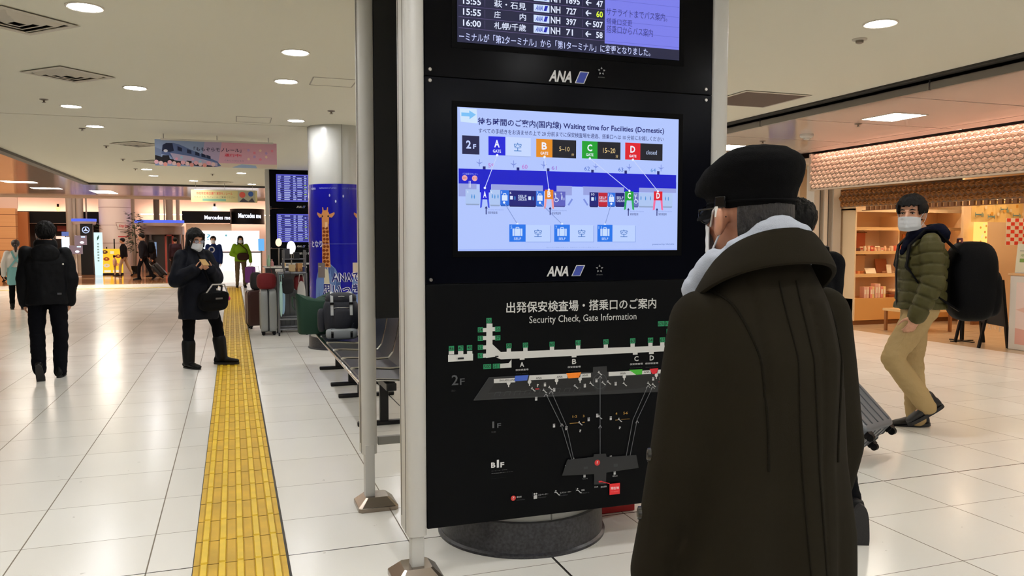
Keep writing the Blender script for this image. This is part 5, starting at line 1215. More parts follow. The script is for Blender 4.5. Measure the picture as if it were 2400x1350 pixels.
# hanging cloth, checkered panel, lit panel deep in the shop
t = thing('shop_curtain', 'yellow printed cloth hanging under the carved band at the right', 'curtain', (12.6, 9.9, 0))
A, B_ = (11.399, 9.9, 2.147), (12.555, 9.9, 1.795)
w = B_[0] - A[0]
b = MB(); N = 24
b.loft([[(A[0] - 12.6 + w * k / N, 0.015 * math.sin(k * 1.1), z) for k in range(N + 1)] + [(A[0] - 12.6 + w * k / N, 0.015 * math.sin(k * 1.1) + 0.004, z) for k in range(N, -1, -1)] for z in (B_[2], A[2])])
b.build('cloth', mat('curtain_yellow', (232, 196, 122), 0.7), t)
g = Gfx(lambda c: pmat(c, 0.7))
random.seed(8)
for k in range(16):
    u = A[0] + w * (0.05 + 0.06 * k); z = B_[2] + 0.06 + 0.22 * random.random(); c = ((104, 134, 132), (226, 164, 60), (150, 160, 130), (236, 214, 170))[k % 4]
    if k % 4 == 0: g.rect((u, z), (u + 0.16, z + 0.02), c); g.rect((u, z - 0.025), (u + 0.014, z + 0.045), c); g.rect((u + 0.146, z - 0.025), (u + 0.16, z + 0.045), c)
    else: g.rect((u, z), (u + 0.05, z + 0.05), c)
g.build('print', t, lambda u, v, h: (u - 12.6, -0.02 - h, v)); 
MB().cyl((A[0] - 12.62, 0, A[2] + 0.012), (B_[0] - 12.58, 0, A[2] + 0.012), 0.012).build('rod', M_STEEL, t)
t = thing('checkered_panel', 'red and white checkered hanging panel at the right picture edge', 'panel', (12.75, 9.6, 0))
A, B_ = (11.814, 9.6, 1.852), (12.261, 9.6, 1.418)
MB().span((A[0] - 12.75, 0, B_[2]), (B_[0] - 12.75, 0.01, A[2])).build('cloth', mat('check_white', (240, 226, 206), 0.7), t, smooth=False)
g = Gfx(lambda c: pmat(c, 0.7)); cw = (B_[0] - A[0]) / 5; nz = 7; chh = (A[2] - B_[2]) / nz
for i in range(5):
    for j in range(nz):
        if (i + j) % 2 == 0: g.rect((A[0] + i * cw + .003, B_[2] + j * chh + .003), (A[0] + (i + 1) * cw - .003, B_[2] + (j + 1) * chh - .003), (222, 62, 36))
g.build('print', t, lambda u, v, h: (u - 12.75, -0.002 - h, v))
t = thing('light_panel', 'glowing warm yellow flower panel deep in the shop right of the backpack', 'light', (12.9, 10.6, 0))
A, B_ = (12.321, 10.6, 1.822), (12.59, 10.6, 1.222)
MB().span((A[0] - 12.9, 0.0, 0), (B_[0] - 12.9, 0.05, B_[2])).build('plinth', mat('plinth_brown', (120, 74, 34), 0.5), t, smooth=False)
MB().span((A[0] - 12.9, 0, B_[2]), (B_[0] - 12.9, 0.05, A[2])).build('panel', emat((255, 196, 100), 1.5), t, smooth=False)
g = Gfx(lambda c: emat(c, 1.0)); random.seed(2)
for k in range(14): g.disc((A[0] + 0.02 + random.random() * (B_[0] - A[0] - 0.04), B_[2] + 0.05 + random.random() * (A[2] - B_[2] - 0.1)), 0.022, ((236, 150, 60), (250, 226, 150), (226, 120, 50))[k % 3], 8)
g.build('print', t, lambda u, v, h: (u - 12.9, -0.002 - h, v))
struct(MB().span((12.2, 10.75, 0), (14.4, 10.8, 2.8)).build('wall_shop_inner', mat('shop_wall', (236, 206, 166), 0.7), smooth=False))
# counter with white front
t = thing('shop_counter', 'white shop counter with pinkish front picture at the right picture edge', 'counter', (10.07, 8.1, 0))
CT = (10.007, 8.1, 1.046)[2]
MB().span((0.0, -1.6, 0.0), (0.6, 0.0, CT - 0.03)).build('body', mat('counter_white', (214, 206, 196), 0.35), t, bevel=0.01)
MB().span((-0.02, -1.62, CT - 0.03), (0.62, 0.02, CT)).build('top', mat('counter_wood', (206, 160, 110), 0.35), t, bevel=0.004)
g = Gfx(lambda c: pmat(c, 0.5)); g.rect((0.1, 0.08), (1.5, CT - 0.12), (226, 202, 192)); g.poly([(0.1, 0.08), (1.5, 0.08), (1.5, 0.3), (0.6, 0.36), (0.3, 0.28), (0.1, 0.3)], (214, 160, 146)); g.poly([(0.1, 0.55), (0.5, 0.68), (1.5, 0.6), (1.5, 0.5), (0.5, 0.45)], (220, 178, 160))
g.build('front_picture', t, lambda u, v, h: (-0.001 - h, -u, v))
t = thing('menu_stand', 'clear upright menu card on the counter above the chalkboard', 'card stand', (10.2, 8.0, CT))
MB().box((0, 0, 0.2), (0.01, 0.24, 0.4), Matrix.Rotation(0.1, 3, 'Y')).build('card', mat('card_cream', (226, 220, 192), 0.4), t, smooth=False)
g = Gfx(lambda c: pmat(c)); g.rect((-0.06, 0.15), (0.06, 0.2), (120, 150, 70)); g.rect((-0.07, 0.3), (0.07, 0.31), (150, 150, 140)); g.text('MENU', (-0.05, 0.22), (0.05, 0.26), (120, 150, 80)); g.build('print', t, lambda u, v, h: (-0.012 - h + 0.1 * (v - 0.2), -u, v))
MB().span((-0.04, -0.1, 0), (0.04, 0.1, 0.012)).build('base', M_WHITE, t, smooth=False)
tag(MB().span((-0.12, -0.16, 0), (0.12, 0.16, 0.045)).build('tray', M_BLACK, None, (10.24, 7.7, CT), bevel=0.006), 'black tray on the white shop counter', 'tray')
tag(MB().span((-0.1, -0.08, 0), (0.1, 0.08, 0.03)).build('tray', mat('tray_red', (190, 40, 34), 0.4), None, (10.5, 7.75, CT), bevel=0.006), 'small red tray on the white shop counter', 'tray')
for k in range(3):
    item_box('gift_box', ('brown gift box on the counter nearest the menu card', 'orange gift box on the counter behind the red tray', 'small dark gift box on the counter at the picture edge')[k], 'box', 10.42 + 0.1 * k, 7.98 - 0.12 * k, CT, (0.1, 0.14, 0.08 + 0.04 * (k == 1)), ((150, 84, 40), (226, 150, 80), (110, 60, 34))[k])
# chalkboard easel
t = thing('chalkboard', 'black A-frame chalkboard with white deer and mountain drawings beside the counter', 'chalkboard', (10.15, 8.47, 0), math.atan2(8.17 - 8.77, 10.03 - 10.27) + PI)
HB = (10.1, 8.27, 0.954)[2]
TM = Matrix.Rotation(-0.12, 4, 'X')
bx = MB().span((-0.33, -0.012, 0.30), (0.33, 0.012, HB)).xf(Matrix.Translation((0, -0.1, 0)) @ TM); board = bx.build('board', mat('chalk_black', (20, 19, 20), 0.7), t, smooth=False)
for s in (-1, 1):
    MB().span((s * 0.32 - 0.022, -0.02, 0), (s * 0.32 + 0.022, 0.02, HB)).xf(Matrix.Translation((0, -0.1, 0)) @ TM).build('front_leg', M_BLACK, t, smooth=False)
    MB().span((s * 0.32 - 0.02, -0.015, 0), (s * 0.32 + 0.02, 0.015, HB)).xf(Matrix.Translation((0, 0.3, 0)) @ Matrix.Rotation(0.2, 4, 'X')).build('rear_leg', M_BLACK, t, smooth=False)
g = Gfx(lambda c: pmat(c, 0.9)); CH = (196, 196, 192); BLc = (150, 190, 206)
g.text('遊', (-0.04, 0.62), (0.05, 0.70), CH, 0.0); g.text('中', (-0.04, 0.50), (0.05, 0.58), CH); g.text('川', (-0.04, 0.38), (0.05, 0.46), CH)
g.line([(-0.26, 0.80), (-0.06, 1.0), (0.06, 1.0), (0.27, 0.80), (-0.26, 0.80)], 0.012, BLc); g.line([(-0.06, 0.985), (0.06, 0.985)], 0.01, CH)
g.text('YU NAKAGAWA', (-0.2, 0.735), (0.22, 0.775), CH)
g.ring((0.0, 1.10), 0.075, 0.008, (170, 80, 70)); g.text('ん', (-0.03, 1.07), (0.03, 1.13), CH)
for s in (-1, 1):
    D_ = lambda q: [(s * (0.19 + a), b) for a, b in q]
    g.line(D_([(-0.08, 0.34), (-0.06, 0.46), (-0.08, 0.54), (0.0, 0.56), (0.07, 0.55), (0.09, 0.47), (0.09, 0.34)]), 0.011, CH); g.line(D_([(-0.04, 0.34), (-0.03, 0.45), (0.05, 0.46), (0.055, 0.34)]), 0.009, CH)
    g.line(D_([(-0.08, 0.54), (-0.09, 0.66), (-0.05, 0.7), (-0.02, 0.66), (-0.05, 0.57)]), 0.011, CH); g.line(D_([(-0.07, 0.69), (-0.09, 0.76), (-0.05, 0.73)]), 0.008, CH); g.line(D_([(-0.05, 0.70), (-0.02, 0.76), (0.02, 0.755)]), 0.008, CH)
g.ring((-0.05, 1.27), 0.1, 0.014, CH, 20); g.rect((-0.02, 1.16), (0.3, 1.175), CH); g.text('奈良晒', (0.0, 1.18), (0.28, 1.25), CH); g.line([(0.0, 1.38), (0.3, 1.36), (0.3, 1.44), (0.0, 1.43), (0.0, 1.38)], 0.012, CH)
if HB < 1.5: pass
MT = Matrix.Translation((0, -0.1, 0)) @ TM; kz = (HB - 0.06) / 1.48
g.build('chalk_drawing', board, lambda u, v, h: tuple(MT @ Vector((u, -0.0125 - h, v * kz + 0.0))))
t = thing('sign_stand', 'thin black pole stand with flat cross foot behind the chalkboard', 'stand', (10.2, 8.95, 0))
MB().span((-0.02, -0.02, 0.02), (0.02, 0.02, 1.1)).build('pole', M_BLACK, t, smooth=False)
MB().span((-0.2, -0.025, 0), (0.2, 0.025, 0.012)).span((-0.025, -0.2, 0), (0.025, 0.2, 0.013)).build('foot', M_BLACK, t, smooth=False)
t = thing('shop_bench', 'low wooden display table behind the walking man, seen under the backpack', 'table', (10.6, 10.2, 0))
MB().span((-0.4, -0.3, 0.33), (0.5, 0.3, 0.37)).build('top', M_SHELF, t, bevel=0.003)
for sx in (-0.36, 0.46):
    for sy in (-0.26, 0.26): MB().span((sx - 0.02, sy - 0.02, 0), (sx + 0.02, sy + 0.02, 0.33)).build('leg', mat('table_leg', (150, 96, 50), 0.5), t, smooth=False)
# shop lighting: unseen warm spots, added to brighten the shop
sp0 = thing('shop_fill_spot', 'small unseen warm spot added in the ceiling to brighten the souvenir shop', 'ceiling light', (10.8, 10.6, 2.8), 0, 'added shop ceiling spots')
MB().lathe([(0.001, -0.004), (0.07, -0.004), (0.07, 0.0), (0.001, 0.0)], n=20).build('lens', emat((255, 220, 180), 230.0), sp0)
MB().lathe([(0.07, -0.01), (0.085, -0.008), (0.085, 0.004), (0.07, 0.004)], n=20, cap=False).build('rim', M_WHITE, sp0)
for p in ((11.8, 10.6), (10.8, 9.4), (11.8, 9.4), (11.0, 8.2), (12.4, 8.4), (11.0, 6.5), (12.8, 9.9)): dup(sp0, None, (p[0], p[1], 2.8))

# ------------------------------------------------------------------ waiting bench
M_CHROME = mat('chrome', (190, 190, 190), 0.12, 1.0)
M_PERF = mat('dark_steel_mesh', (66, 66, 70), 0.28, 0.75, bump=0.15, bscale=500)
M_BLKM = mat('black_metal', (16, 16, 18), 0.4, 0.3)
t = thing('bench', 'row of dark perforated steel airport seats with chrome edges', 'bench', (0.9, 6.1, 0))
PIT = 0.6; NS = 6
prof = [(0.0, 0.405), (0.02, 0.425), (0.1, 0.425), (0.34, 0.405), (0.44, 0.41), (0.49, 0.47), (0.53, 0.62), (0.56, 0.80)]
for i in range(NS):
    y0, y1 = i * PIT + 0.02, (i + 1) * PIT - 0.02
    b = MB(); b.loft([[(x, y, z) for y in (y0 + 0.015, y1 - 0.015) for zz in ((z,) if 0 else (z,))] + [(x, y, z - 0.008) for y in (y1 - 0.015, y0 + 0.015)] for x, z in prof[:5]]); b.build('seat', M_PERF, t)
    b = MB(); b.loft([[(x, y0 + 0.015, z), (x, y1 - 0.015, z), (x - 0.012, y1 - 0.015, z), (x - 0.012, y0 + 0.015, z)] for x, z in prof[4:]]); b.build('backrest', M_PERF, t)
    for y in (y0, y1): MB().tube([(x, y, z) for x, z in prof], 0.011, 8).build('side_rail', M_CHROME, t)
    MB().cyl((0.0, y0 - 0.015, 0.405), (0.0, y1 + 0.015, 0.405), 0.019, n=14).build('front_tube', M_CHROME, t)
    MB().cyl((0.56, y0, 0.80), (0.56, y1, 0.80), 0.012, n=10).build('top_tube', M_CHROME, t)
MB().span((0.2, 0.0, 0.33), (0.28, NS * PIT, 0.39)).build('beam', M_BLKM, t, bevel=0.006)
for y in (0.32, 1.55, 2.2, 3.3):
    b = MB(); b.span((0.02, y - 0.03, 0.0), (0.55, y + 0.03, 0.035)); b.span((0.2, y - 0.025, 0.03), (0.27, y + 0.025, 0.33)); b.build('leg', M_BLKM, t, bevel=0.008)

def rbox(c, d, e=0.35, nu=28, nv=16, rot=None):
    return MB().ell(c, (d[0] / 2, d[1] / 2, d[2] / 2), nu, nv, rot, 0, e)
# rucksack on the bench
M_NAVYF = mat('navy_nylon', (22, 26, 38), 0.7, bump=0.25, bscale=60); M_GREYF = mat('grey_nylon', (140, 146, 150), 0.6)
t = thing('rucksack', 'large navy hiking rucksack with grey base and straps lying on the bench', 'backpack', ((1.103, 8.85, 0.67)[0], 8.85, 0.425), -0.08); t.scale = (0.84, 0.84, 0.84)
rbox((0, 0, 0.30), (0.46, 0.36, 0.46), 0.55).build('main_bag', M_NAVYF, t)
rbox((0.0, -0.0, 0.52), (0.40, 0.32, 0.16), 0.7).build('lid', M_NAVYF, t)
rbox((0.0, -0.15, 0.27), (0.26, 0.14, 0.28), 0.6).build('front_pocket', M_NAVYF, t)
rbox((0, -0.13, 0.075), (0.40, 0.2, 0.15), 0.5).build('base_pocket', M_GREYF, t)
for x in (-0.12, 0.12):
    MB().strap([(x, 0.0, 0.605), (x, -0.14, 0.56), (x, -0.2, 0.44), (x, -0.23, 0.32)], 0.035, 0.006, (1, 0, 0)).build('strap', mat('strap_grey', (170, 174, 176), 0.6), t)
    MB().box((x, -0.205, 0.47), (0.05, 0.02, 0.03)).build('buckle', M_BLACK, t, bevel=0.004)
    MB().strap([(x, -0.2, 0.14), (x, -0.236, 0.09), (x, -0.225, 0.03)], 0.03, 0.006, (1, 0, 0)).build('base_strap', M_BLACK, t)
MB().tube([(-0.13, -0.12, 0.40), (-0.05, -0.23, 0.42), (0.05, -0.23, 0.42), (0.13, -0.12, 0.40)], 0.004, 6).build('piping', M_WHITE, t)
MB().tube([(-0.19, -0.07, 0.53), (0, -0.17, 0.56), (0.19, -0.07, 0.53)], 0.004, 6).build('piping', M_WHITE, t)
rbox((-0.25, 0.02, 0.24), (0.1, 0.24, 0.3), 0.6).build('side_pocket', M_NAVYF, t); rbox((0.25, 0.02, 0.24), (0.1, 0.24, 0.3), 0.6).build('side_pocket', M_NAVYF, t)
# green tote
t = thing('tote_bag', 'dark green cloth tote bag standing left of the navy rucksack', 'bag', (0.86, 9.42, 0.425), 0.1)
b = MB(); N = 28; rings = []
for z, rx, ry in ((0, 0.16, 0.10), (0.02, 0.175, 0.115), (0.2, 0.18, 0.12), (0.34, 0.19, 0.11), (0.42, 0.2, 0.09)):
    rings.append([(math.copysign(abs(math.cos(2 * PI * k / N)) ** 0.6, math.cos(2 * PI * k / N)) * rx, math.copysign(abs(math.sin(2 * PI * k / N)) ** 0.6, math.sin(2 * PI * k / N)) * ry, z + (0.05 * math.sin(4 * PI * k / N + 1) if z > 0.3 else 0)) for k in range(N)])
b.loft(rings); b.build('body', mat('green_cloth', (14, 54, 38), 0.8, bump=0.3, bscale=14), t)
MB().strap([(-0.19, 0, 0.40), (-0.24, -0.04, 0.43), (-0.245, -0.06, 0.33), (-0.22, -0.08, 0.28)], 0.04, 0.006, (0, 1, 0)).build('handle', mat('green_cloth', (14, 54, 38), 0.8), t)
MB().strap([(0.1, -0.08, 0.43), (0.2, -0.05, 0.46), (0.3, 0, 0.42)], 0.05, 0.006, (0, 1, 0)).build('handle', mat('green_cloth', (14, 54, 38), 0.8), t)

# ------------------------------------------------------------------ suitcases
def suitcase(label, loc, rz, w, d, h, col, tilt=None, handle=0.0, grooves=True, hcol=(30, 30, 32)):
    t = thing('suitcase', label, 'suitcase', loc, rz)
    if tilt is not None: t.rotation_euler = tilt
    m = mat('case_%d_%d_%d' % col, col, 0.32, 0.15)
    zb = 0.055
    for s, nm in ((-1, 'shell'), (1, 'shell')):
        b = rbox((0, s * d / 4, zb + h / 2), (w, d / 2 - 0.004, h), 0.22, 36, 24); b.build(nm, m, t)
    MB().box((0, 0, zb + h / 2), (w - 0.012, 0.012, h - 0.012)).build('zip_band', mat('case_zip', (24, 24, 26), 0.6), t, bevel=0.004)
    if grooves:
        for s in (-1, 1):
            b = MB()
            for k in range(5):
                x = -w * 0.36 + k * w * 0.18; b.box((x, s * (d / 2 - 0.001), zb + h / 2), (0.014, 0.008, h * 0.86)); b.box((x, s * d / 4, zb - 0.001), (0.012, d * 0.34, 0.006))
            b.build('ribs', mat('case_rib_%d_%d_%d' % col, tuple(int(v * 0.86) for v in col), 0.35, 0.15), t, bevel=0.003)
    for sx in (-1, 1):
        for sy in (-1, 1):
            wl = MB().cyl((sx * (w / 2 - 0.06) - 0.014, sy * (d / 2 - 0.045), 0.026), (sx * (w / 2 - 0.06) + 0.014, sy * (d / 2 - 0.045), 0.026), 0.026, n=18)
            wl.box((sx * (w / 2 - 0.06), sy * (d / 2 - 0.045), 0.05), (0.05, 0.05, 0.026)); wl.build('wheel', M_BLACK, t)
    MB().tube([(-0.07, 0, zb + h - 0.004), (-0.065, 0, zb + h + 0.022), (0.065, 0, zb + h + 0.022), (0.07, 0, zb + h - 0.004)], 0.011, 8).build('grip', mat('case_grip_%d' % hcol[0], hcol, 0.5), t)
    if handle:
        b = MB()
        for s in (-1, 1): b.cyl((s * 0.09, d / 2 - 0.03, zb + h * 0.9), (s * 0.09, d / 2 - 0.03, zb + h + handle), 0.008, n=10)
        hd = b.build('telescopic_handle', M_STEEL, t)
        MB().capsule((-0.1, d / 2 - 0.03, zb + h + handle), (0.1, d / 2 - 0.03, zb + h + handle), 0.015).build('handle_grip', M_BLACK, hd)
    return t
suitcase('light grey ribbed suitcase standing left of the wheeled rack', (0.51, 13.25, 0), PI / 2, 0.42, 0.25, 0.66, (150, 154, 152))
suitcase('dark grey ribbed suitcase behind the rack post', (0.86, 13.55, 0), 0.0, 0.40, 0.26, 0.64, (92, 96, 98))
suitcase('dark brown suitcase at the left end of the luggage group', (0.36, 14.2, 0), 0.2, 0.34, 0.24, 0.6, (70, 44, 40), grooves=False)
# tilted grey suitcase rolling beyond the man in the cap
tl = suitcase('grey hard suitcase tilted on its wheels between the capped man and the walker', (4.02, 4.25, 0.0), 0.0, 0.42, 0.27, 0.62, (104, 108, 114), handle=0.32)
TILT = Matrix.Rotation(math.radians(20), 4, 'Z') @ Matrix.Rotation(math.radians(-48), 4, 'X')
tl.matrix_world = Matrix.Translation((4.10, 4.25, 0.105)) @ TILT
# ------------------------------------------------------------------ wheeled rack with goods
M_RACK = mat('rack_grey', (112, 114, 118), 0.4, 0.5)
t = thing('wheeled_rack', 'grey metal wheeled rack hung with bags, beside the blue pillar', 'rack', (0.86, 12.95, 0))
R0, R1 = -0.2, 0.22
def bar(a, b_, r=0.016): return MB().cyl(a, b_, r, n=8)
for x in (R0, R1):
    for y in (0.0, 0.4): bar((x, y, 0.05), (x, y, 0.98), 0.019).build('post', M_RACK, t); MB().cyl((x - 0.012, y, 0.028), (x + 0.012, y, 0.028), 0.028, n=14).build('castor', M_BLACK, t)
for y in (0.0, 0.4):
    for z in (0.10, 0.26, 0.98): bar((R0, y, z), (R1, y, z)).build('cross_bar', M_RACK, t)
for x in (R0, R1):
    for z in (0.10, 0.98): bar((x, 0, z), (x, 0.4, z)).build('side_bar', M_RACK, t)
for x in (R0 + 0.09, R1 - 0.0):
    for y in (0.06, 0.36): bar((x, y, 0.98), (x, y, 1.34), 0.012).build('upper_post', M_RACK, t)
MB().span((R0 + 0.08, 0.05, 1.19), (R1 + 0.01, 0.37, 1.205)).build('shelf', M_RACK, t, smooth=False); MB().span((R0 - 0.01, 0.0, 0.985), (R1 + 0.01, 0.41, 1.0)).build('shelf', M_RACK, t, smooth=False)
cl = lambda c, n: mat('bag_' + n, c, 0.75, bump=0.3, bscale=18)
def soft_bag(name, lab, loc, d, col, nm, cat='bag', e=0.6, strap=True, rz=0.0):
    o = thing(name, lab, cat, loc, rz); rbox((0, 0, d[2] / 2), d, e).build('body', cl(col, nm), o)
    if strap: MB().strap([(-d[0] * 0.3, 0, d[2] * 0.93), (-d[0] * 0.2, 0, d[2] + 0.1), (d[0] * 0.2, 0, d[2] + 0.1), (d[0] * 0.3, 0, d[2] * 0.93)], 0.03, 0.006, (0, 1, 0)).build('handle', cl(col, nm), o)
    return o
soft_bag('travel_bag', 'dark red travel bag lying on top of the light grey suitcase', (0.49, 13.2, 0.72), (0.30, 0.3, 0.26), (112, 14, 22), 'red')
soft_bag('shoulder_bag', 'black bag hanging on the front of the wheeled rack', (0.79, 12.89, 0.66), (0.20, 0.09, 0.26), (14, 13, 16), 'black')
soft_bag('shoulder_bag', 'dark red bag hanging behind the black bag in the rack', (0.98, 13.1, 0.70), (0.16, 0.1, 0.24), (120, 22, 26), 'red')
soft_bag('shoulder_bag', 'charcoal bag lying on the brown suitcase at the left end of the luggage group', (0.36, 14.2, 0.655), (0.2, 0.2, 0.3), (34, 34, 38), 'charcoal')
soft_bag('folding_bag', 'white cloth bag hanging at the right side of the rack', (1.0, 12.89, 0.40), (0.13, 0.05, 0.46), (190, 188, 180), 'white', e=0.9)
soft_bag('folding_bag', 'pale blue striped cloth bag hanging before the light grey suitcase', (0.72, 12.89, 0.34), (0.07, 0.05, 0.52), (150, 186, 214), 'blue', e=0.9)
soft_bag('folding_bag', 'mint green cloth bag hanging beside the pale blue one', (0.69, 12.85, 0.31), (0.05, 0.05, 0.55), (176, 214, 206), 'mint', e=0.9)
for k, (x, z, d, c, lab) in enumerate(((0.80, 1.205, (0.1, 0.06, 0.16), (60, 62, 68), 'dark leaning price board on top of the rack'), (0.95, 1.205, (0.09, 0.07, 0.1), (30, 30, 34), 'black pouch on the top shelf of the rack'), (0.88, 1.0, (0.08, 0.1, 0.11), (236, 206, 150), 'cream packet on the lower rack shelf, left one'),
                              (0.99, 1.0, (0.08, 0.1, 0.13), (214, 160, 96), 'tan packet on the lower rack shelf, middle one'), (1.05, 1.0, (0.05, 0.12, 0.07), (50, 60, 110), 'blue packet on the lower rack shelf, right end'), (0.70, 1.0, (0.1, 0.14, 0.04), (240, 236, 230), 'white price sheet at the left end of the rack shelf'))):
    item_box('packet', lab, 'packet', x, 13.14, z, d, c, 0.1 * k)
# bright shop table with goods behind the rack
t = thing('goods_table', 'brightly lit goods table between the rack and the far flight board', 'table', (0.95, 16.6, 0))
MB().span((-0.35, -0.25, 0.0), (0.4, 0.3, 0.95)).build('body', mat('table_dark', (30, 26, 26), 0.5), t, smooth=False)
MB().span((-0.38, -0.28, 0.95), (0.43, 0.33, 0.98)).build('top', M_WHITE, t, smooth=False)
t = thing('bright_blob', 'glowing white round blob standing in for bright reflecting goods on the goods table', 'lamp', (1.1, 16.55, 0.98))  # both glowing bodies stand in for shop goods reflecting light, no lamps there
MB().cyl((0, 0, 0), (0, 0, 0.25), 0.012).build('stem', M_STEEL, t); MB().ell((0, 0, 0.37), (0.085, 0.085, 0.13), 18, 12).build('glow_blob', emat((255, 250, 255), 2.0), t); MB().lathe([(0.06, 0), (0.06, 0.015), (0.001, 0.02)]).build('base', M_STEEL, t)
t = thing('bright_blob', 'smaller peach glowing blob standing in for bright reflecting goods, left on the goods table', 'lamp', (0.86, 16.55, 0.98))
MB().cyl((0, 0, 0), (0, 0, 0.36), 0.012).build('stem', M_STEEL, t); MB().ell((0, 0, 0.47), (0.06, 0.06, 0.08), 18, 12).build('glow_blob', emat((255, 216, 180), 1.6), t); MB().lathe([(0.06, 0), (0.06, 0.015), (0.001, 0.02)]).build('base', M_STEEL, t)
for k, (x, z, h_, c, lab) in enumerate(((0.66, 0.98, 0.22, (150, 190, 160), 'slim pale green bottle on the goods table'), (0.72, 0.98, 0.14, (196, 140, 140), 'pink jar on the goods table'), (0.95, 0.98, 0.1, (236, 196, 120), 'yellow jar on the goods table between the glowing blobs'))):
    o = MB().lathe([(0.001, 0), (0.035, 0), (0.035, h_ * 0.6), (0.014, h_ * 0.75), (0.014, h_), (0.001, h_)], n=14).build('bottle', mat('goods_%d_%d_%d' % c, c, 0.3), None, (x, 16.45, z)); tag(o, lab, 'bottle')

# ------------------------------------------------------------------ people
def rmat(yaw=0.0, pitch=0.0, roll=0.0):
    return Matrix.Rotation(yaw, 3, 'Z') @ Matrix.Rotation(pitch, 3, 'X') @ Matrix.Rotation(roll, 3, 'Y')

def skin(mb, name, m, parent, voxel=0.01, smooth=4, disp=None):
    """melts overlapping volumes into one continuous surface"""
    me = bpy.data.meshes.new(name); me.from_pydata(mb.v, [], mb.f)
    bm = bmesh.new(); bm.from_mesh(me); bmesh.ops.recalc_face_normals(bm, faces=bm.faces); bm.to_mesh(me); bm.free()
    o = bpy.data.objects.new(name, me); COL.objects.link(o)
    r = o.modifiers.new('r', 'REMESH'); r.mode = 'VOXEL'; r.voxel_size = voxel; r.adaptivity = 0
    if smooth:
        s_ = o.modifiers.new('s', 'SMOOTH'); s_.factor = 0.5; s_.iterations = smooth
    dg = bpy.context.evaluated_depsgraph_get()
    me2 = bpy.data.meshes.new_from_object(o.evaluated_get(dg))
    bpy.data.objects.remove(o); bpy.data.meshes.remove(me)
    me2.name = name; me2.materials.clear(); me2.materials.append(m)
    if disp:
        nn = [v.normal.copy() for v in me2.vertices]
        for v, n in zip(me2.vertices, nn): v.co += n * disp(v.co, n)
    me2.polygons.foreach_set('use_smooth', [True] * len(me2.polygons))
    o = bpy.data.objects.new(name, me2); COL.objects.link(o)
    if parent is not None: o.parent = parent
    return o

def oval(c, rx, ry, yaw=0.0, n=30, e=0.85, R=None):
    pts = []
    for k in range(n):
        t = 2 * PI * k / n
        p = Vector((math.copysign(abs(math.cos(t)) ** e, math.cos(t)) * rx, math.copysign(abs(math.sin(t)) ** e, math.sin(t)) * ry, 0))
        pts.append(Vector(c) + (R @ p if R is not None else Matrix.Rotation(yaw, 3, 'Z') @ p))
    return pts

def V(*a): return Vector(a)
def unit(a): return Vector(a).normalized()

class Fig: pass
def joints(h, P):
    J = Fig(); J.h = h; J.s = s = h / 1.7; J.hs = P.get('hs', 1.0); J.lowres = False
    J.spine = unit(P.get('spine', (0, 0.03, 1))); J.tw = P.get('twist', 0.0); J.Rs = Matrix.Rotation(J.tw, 3, 'Z')
    pel = V(0, 0, 0.53 * h)
    def chain(sd):
        hip = pel + V(sd * 0.055 * h, 0, -0.01 * h)
        kn = hip + unit(P.get('LT' if sd < 0 else 'RT', (sd * 0.03, 0.02, -1))) * 0.245 * h
        an = kn + unit(P.get('LS' if sd < 0 else 'RS', (sd * 0.01, -0.03, -1))) * 0.235 * h
        return hip, kn, an
    L, R = chain(-1), chain(1)
    st = P.get('stance', 'LR'); low = min(([L[2].z] if 'L' in st else []) + ([R[2].z] if 'R' in st else []))
    dz = V(0, 0, 0.05 * h - low)
    J.pel = pel + dz; J.L = [p + dz for p in L]; J.R = [p + dz for p in R]
    J.neck = J.pel + J.spine * 0.295 * h
    J.sh = {}; J.el = {}; J.wr = {}; J.fd = {}
    for sd, k in ((-1, 'L'), (1, 'R')):
        J.sh[k] = J.neck + J.Rs @ V(sd * 0.105 * h, 0, -0.025 * h) + V(*P.get(k + 'sh', (0, 0, 0)))
        J.el[k] = J.sh[k] + unit(P.get(k + 'A', (sd * 0.14, -0.05, -1))) * 0.168 * h
        J.fd[k] = unit(P.get(k + 'F', (sd * 0.02, 0.15, -1)))
        J.wr[k] = J.el[k] + J.fd[k] * 0.148 * h
    J.head = J.neck + V(*P.get('headoff', (0, 0.022, 0.1))) * (h / 1.0) * 1.0
    J.Rh = rmat(P.get('hyaw', 0.0), P.get('hpitch', 0.0), P.get('hroll', 0.0))
    J.toe = {'L': unit(P.get('Lt', (-0.12, 1, -0.02))), 'R': unit(P.get('Rt', (0.12, 1, -0.02)))}
    return J

def head_pieces(mb, J):
    s = J.s * J.hs; H = lambda x, y, z: J.head + J.Rh @ V(x * s, y * s, z * s); R = J.Rh
    def E_l(c, r): mb.ell(H(*c), [q * s for q in r], 24, 16, R)
    E_l((0, -0.014, 0.028), (0.074, 0.094, 0.082)); E_l((0, 0.022, -0.03), (0.062, 0.066, 0.08)); E_l((0, 0.03, -0.072), (0.048, 0.05, 0.036))
    E_l((0, 0.066, -0.094), (0.024, 0.018, 0.016)); E_l((0, 0.078, 0.018), (0.044, 0.014, 0.010))
    for sd in (-1, 1):
        E_l((sd * 0.036, 0.062, -0.03), (0.022, 0.022, 0.018)); E_l((sd * 0.077, -0.01, -0.008), (0.011, 0.02, 0.033)); E_l((sd * 0.074, -0.004, -0.036), (0.008, 0.010, 0.012))
    mb.capsule(H(0, 0.084, 0.006), H(0, 0.104, -0.026), 0.009 * s, 0.013 * s); E_l((0, 0.087, -0.058), (0.023, 0.009, 0.005)); E_l((0, 0.085, -0.067), (0.02, 0.009, 0.006))
    mb.capsule(H(0, -0.022, -0.06), J.neck + V(0, -0.005, -0.02 * s), 0.054 * s, 0.062 * s, 20)

